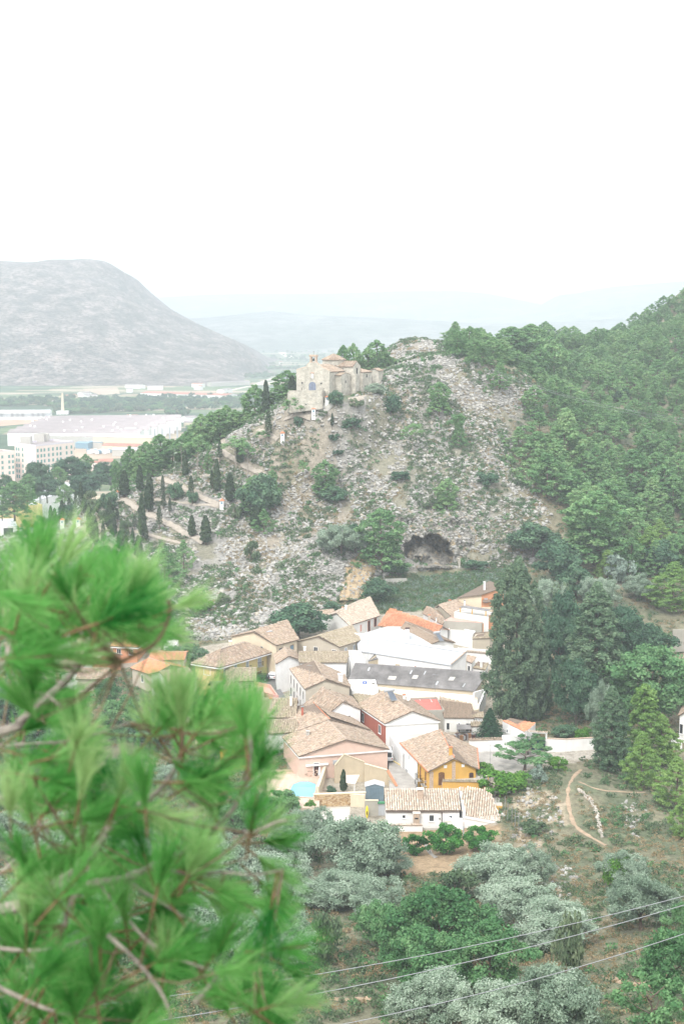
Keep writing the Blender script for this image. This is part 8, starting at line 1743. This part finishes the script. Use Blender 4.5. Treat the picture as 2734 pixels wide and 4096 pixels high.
# ------------------------------------------------------------------ the pine bough just in front of the camera
def bough():
    nm = leafmat('fresh_pine_needles', (.004, .13, .025), (.14, .41, .10), (.50, .66, .32), .5, (.2, .45, .35)); r = np.random.RandomState(42); rr = random.Random(42)
    root = at(-900, 3750, 2.3); e = empty('pine_bough', tuple(root), 'blurred pine bough with long bright green needles close to the camera', 'pine branch')
    ro = Vector(root)
    bbm = plain('shoot_bark', (.17, .11, .06), .95, .3, 60)
    def tuft(seed, n=210, Ln=.095, spread=.75):
        q = np.random.RandomState(seed); t = q.rand(n)*.045; a = q.rand(n)*6.283; op = spread*(.25+.75*q.rand(n))*(1.15-t*5)
        d = np.c_[np.sin(op)*np.cos(a), np.sin(op)*np.sin(a), np.cos(op)]; base = np.c_[np.zeros(n), np.zeros(n), t]+d*.002; L_ = Ln*(.7+.4*q.rand(n))
        mid = base+d*L_[:, None]*.55; bend = q.randn(n, 3)*.006; tip = base+d*L_[:, None]+bend+np.array([0, 0, .008]); side = np.cross(d, q.randn(n, 3)); side /= np.linalg.norm(side, axis=1)[:, None]; w = .00068
        V = np.stack([base-side*w, base+side*w, mid-side*w, mid+side*w, tip-side*w*.4, tip+side*w*.4], 1).reshape(-1, 3); b = np.arange(n)[:, None]*6
        F = np.concatenate([b+np.array([[0, 1, 3, 2]]), b+np.array([[2, 3, 5, 4]])]); sq = MB(); sq.tube([(0, 0, -.04), (0, 0, .01), (0, 0, .045)], [.0016, .002, .001], 5); nv = len(V); sv = np.array([tuple(p) for p in sq.v]); V = np.r_[V, sv]
        sf = [f for f in sq.f if len(f) == 4]; F = np.r_[F, np.array(sf)+nv]; mi = np.r_[np.zeros(len(F)-len(sf), int), np.ones(len(sf), int)]; me = new_mesh('needle_tuft', V, F, [nm, bbm], mi)
        at_ = me.attributes.new('tint', 'FLOAT', 'POINT'); at_.data.foreach_set('value', np.full(len(me.vertices), q.rand(), np.float32)); return me, V[:nv], F[:-len(sf)]
    TM = [tuft(s, 110, .054, .85) for s in range(5)]+[tuft(10+s, 120, .062, .55) for s in range(4)]
    bm = M['bark_pale']; bb = plain('young_bark', (.20, .15, .10), .9, .3, 60)
    def branch(pts, r0, r1, mat=bm, name='branch'):
        P = [at(x, y, Y) for x, y, Y in pts]; Q = []
        for i in range(len(P)-1):
            p0, p1, p2, p3 = P[max(i-1, 0)], P[i], P[i+1], P[min(i+2, len(P)-1)]
            for k in range(5):
                t = k/5; Q.append(.5*((2*p1)+(p2-p0)*t+(2*p0-5*p1+4*p2-p3)*t*t+(3*p1-p0-3*p2+p3)*t**3))
        Q.append(P[-1]); n = len(Q); q = MB(); q.tube(Q, [.68*(r0+(r1-r0)*i/(n-1))*(1+.12*math.sin(i*1.7)+.25*(rr.random() < .15)+.1*rr.random()) for i in range(n)], 7); q.build(name, mat, e); return Q
    B = []
    B.append(branch([(-900,3800,2.3),(0,3640,2.25),(108,3597,2.24),(224,3539,2.22),(332,3448,2.2),(398,3373,2.2),(431,3315,2.2),(514,3249,2.2),(647,3149,2.2),(720,3030,2.2),(725,2910,2.2)], .016, .004))
    B.append(branch([(224,3539,2.22),(373,3531,2.15),(498,3515,2.1),(597,3473,2.1),(705,3423,2.08),(788,3373,2.05),(871,3307,2.05),(954,3199,2.05),(1003,3050,2.05),(990,2890,2.05)], .0095, .003))
    B.append(branch([(498,3522,2.1),(597,3580,2.1),(730,3663,2.08),(830,3720,2.05)], .005, .002)); B.append(branch([(-700,3100,2.4),(0,2929,2.3),(83,2887,2.3),(182,2796,2.3),(265,2721,2.3),(332,2638,2.28),(365,2564,2.25),(400,2480,2.2)], .013, .005))
    B.append(branch([(-300,2800,2.3),(0,2663,2.25),(41,2580,2.25),(83,2489,2.25),(141,2406,2.25),(157,2332,2.2),(155,2250,2.2)], .009, .004)); B.append(branch([(60,2585,2.25),(207,2572,2.25),(274,2555,2.25),(330,2530,2.2)], .004, .002))
    B.append(branch([(480,2650,2.0),(560,2610,2.0),(622,2572,2.0),(663,2506,2.0),(680,2440,2.0),(672,2400,2.0)], .004, .0035, bb)); B.append(branch([(0,3497,2.3),(100,3415,2.3),(215,3386,2.3),(300,3377,2.3)], .0055, .003)); B.append(branch([(-200,3130,2.4),(0,3190,2.35),(95,3250,2.35),(180,3310,2.3),(215,3386,2.3),(260,3450,2.3),(262,3510,2.25)], .007, .003))
    B.append(branch([(340,3420,2.0),(335,3520,2.0),(275,3625,2.0),(260,3700,2.0)], .0055, .004)); B.append(branch([(-100,3900,2.1),(80,3990,2.1),(200,4040,2.1),(300,4060,2.1)], .006, .003)); B.append(branch([(780,4010,2.0),(837,3945,2.0),(904,3879,2.0),(1036,3860,2.0)], .006, .003)); B.append(branch([(250,3180,2.2),(290,3141,2.2),(356,3091,2.2),(420,3050,2.2)], .006, .003))
    B.append(branch([(-200,2990,2.4),(0,2985,2.4),(120,2975,2.38),(300,2960,2.35),(520,2890,2.3)], .005, .002)); B.append(branch([(647,3475,2.1),(760,3495,2.1),(900,3490,2.05),(1010,3500,2.05),(1130,3480,2.0)], .004, .002)); B.append(branch([(332,3448,2.2),(480,3640,2.1),(640,3800,2.05),(900,3900,2.0)], .005, .002)); B.append(branch([(430,3740,2.0),(560,3860,1.95),(660,4000,1.95),(700,4150,1.95)], .005, .003))
    B.append(branch([(871,3307,2.05),(1000,3330,2.0),(1100,3290,2.0),(1150,3280,2.0)], .004, .002)); B.append(branch([(-200,3760,2.1),(60,3800,2.1),(240,3790,2.1),(400,3730,2.1)], .005, .002)); B.append(branch([(80,2760,2.2),(180,2780,2.2),(250,2830,2.2)], .005, .003))
    T = []     # (x, y, dx, dy) tufts: position and heading in the plane of view, y up
    def t_(x, y, ang, s=1.0, k=None, Y=None): T.append((x, y, ang, s, k, Y))
    for x, y, a, s in ((150,2330,85,1.15),(165,2290,95,1.2),(120,2340,110,1.1),(200,2330,60,1.1),(260,2360,45,1.1),(310,2360,60,1.1),(440,2380,85,1.0),(455,2340,80,1.0),(470,2420,50,1),(560,2500,55,1.1),(600,2480,75,1.0),(620,2560,30,.8),(340,2440,20,1.1),(400,2470,30,1.1),(330,2550,10,1),(420,2540,5,1),(250,2450,-10,1.1),(520,2520,-5,1),
                       (725,2930,90,1.15),(740,2880,85,1.2),(700,2950,110,1.15),(780,2940,55,1.15),(820,2900,45,1.1),(850,2960,30,1.1),(640,2960,120,1.1),(985,2990,95,1.1),(1000,2950,88,1.1),(1000,3020,75,1.1),(960,3010,115,1),(1000,3110,60,1.0),(1010,3140,40,.9),(680,2440,25,.7),(700,2420,10,.7),(640,2520,-20,.7),
                       (1000,3340,80,1.1),(1030,3330,40,1.0),(1040,3370,10,.9),(1020,3420,-30,1.0),(1030,3520,-40,1.0),(1080,3560,-80,1.0),(1090,3600,-100,1.0),(1090,3740,60,1.0),(1070,3800,20,1.0),(1110,3850,-30,1.0),(1080,3920,-60,1.0),(1030,3950,-80,1.0),(1050,4030,-40,1.0)): t_(x, y, a, s)
    REG = [([(0,2180),(110,2200),(330,2260),(420,2330),(560,2400),(600,2480),(500,2560),(400,2560),(300,2560),(150,2680),(60,2760),(0,2760)], 44), ([(0,2900),(120,2860),(240,2960),(430,2960),(600,2940),(700,2860),(860,2900),(900,3060),(900,3230),(840,3420),(1000,3400),(1050,3560),(1070,3760),(1090,3900),(1060,4096),(0,4096)], 240), ([(0,3700),(400,3700),(850,3700),(1040,3950),(1040,4200),(0,4200)], 120), ([(420,2480),(640,2500),(600,2640),(480,2620)], 8), ([(0,2760),(200,2780),(220,2900),(0,2950)], 14), ([(-60,2250),(60,2300),(60,2800),(-60,2800)], 12)]
    for poly, n in REG:
        xs = [p[0] for p in poly]; ys = [p[1] for p in poly]; c = 0
        while c < n:
            x, y = rr.uniform(min(xs), max(xs)), rr.uniform(min(ys), max(ys))
            if not in_poly(np.array([x]), np.array([y]), poly)[0]: continue
            c += 1
            if fbm(np.array([x/100.]), np.array([y/100.]), 2.2, 2)[0] < .40: continue
            t_(x, y, rr.uniform(-30, 120) if y < 3600 else rr.uniform(0, 150), rr.uniform(.85, 1.15))
    allQ = [q for b in B for q in b]; rest = []; cnt = 0; tw = MB()
    for (x, y, ang, s, k, Y) in T:
        k = rr.randrange(len(TM)) if k is None else k; Yd = Y or (rr.uniform(1.85, 2.1) if rr.random() < .25 else rr.uniform(2.15, 2.9)); p = at(x, y, Yd); a = math.radians(ang)
        d = Vector((math.cos(a), rr.uniform(-.55, .35), math.sin(a))).normalized(); rot = d.to_track_quat('Z', 'Y')
        if cnt < 285:
            o = bpy.data.objects.new('needle_tuft', TM[k][0]); COL.objects.link(o); o.parent = e; o.location = p-ro; o.rotation_mode = 'QUATERNION'; o.rotation_quaternion = rot; o.scale = (s, s, s); cnt += 1
        else:
            R_ = np.array(rot.to_matrix())*s; rest.append((TM[k][1]@R_.T+np.array(p-ro), TM[k][2], TM[k][0].attributes['tint'].data[0].value))
        near = min(allQ, key=lambda q: (q-p).length_squared)
        if (near-p).length < .22:
            m_ = lerp(p, near, .5)-UP*.02*rr.random(); tw.tube([p+d*.07, p, m_, near], [.0009, .0012, .0015, .002], 4)
    tw.build('twigs', bb, e, kind='stuff')
    if not rest: return
    V = np.concatenate([v for v, f, t in rest]); off = 0; Fs = []; tt = []
    for v, f, t in rest: Fs.append(f+off); off += len(v); tt.append(np.full(len(v), t))
    me = new_mesh('further_needles', V, np.concatenate(Fs), nm); a_ = me.attributes.new('tint', 'FLOAT', 'POINT'); a_.data.foreach_set('value', np.concatenate(tt).astype(np.float32)); o = bpy.data.objects.new('further_needles', me); COL.objects.link(o); o.parent = e; o['kind'] = 'stuff'
bough()

# ------------------------------------------------------------------ labels: like things told apart by their order from the left
_ORD = 'first second third fourth fifth sixth seventh eighth ninth tenth eleventh twelfth thirteenth fourteenth fifteenth sixteenth seventeenth eighteenth nineteenth twentieth 21st 22nd 23rd 24th 25th 26th 27th 28th 29th 30th 31st'.split()
_by = {}
for o in bpy.data.objects:
    if o.parent is None and o.get('label') and o.get('category'): _by.setdefault(o['label'], []).append(o)
for lab, os_ in _by.items():
    if 1 < len(os_) <= 31:
        os_.sort(key=lambda o: float(proj(o.location.x, o.location.y, o.location.z)[0]))
        for i, o in enumerate(os_): o['label'] = lab+', '+_ORD[i]+' from the left'
# ------------------------------------------------------------------ the air
hz = MB(); hz.box((0, 6900, 160), (7000, 7050, 178))
hm = bpy.data.materials.new('haze_air'); hm.use_nodes = True; hn = hm.node_tree; hn.nodes.clear()
ho = hn.nodes.new('ShaderNodeOutputMaterial'); pv = hn.nodes.new('ShaderNodeVolumePrincipled')
pv.inputs['Color'].default_value = (.68, .745, .815, 1); pv.inputs['Density'].default_value = 0.0003; pv.inputs['Anisotropy'].default_value = 0.0
hn.links.new(pv.outputs[0], ho.inputs['Volume'])
hm.cycles.homogeneous_volume = True if hasattr(hm.cycles, 'homogeneous_volume') else True
ob = hz.build('haze', hm); tag(ob, kind='stuff')
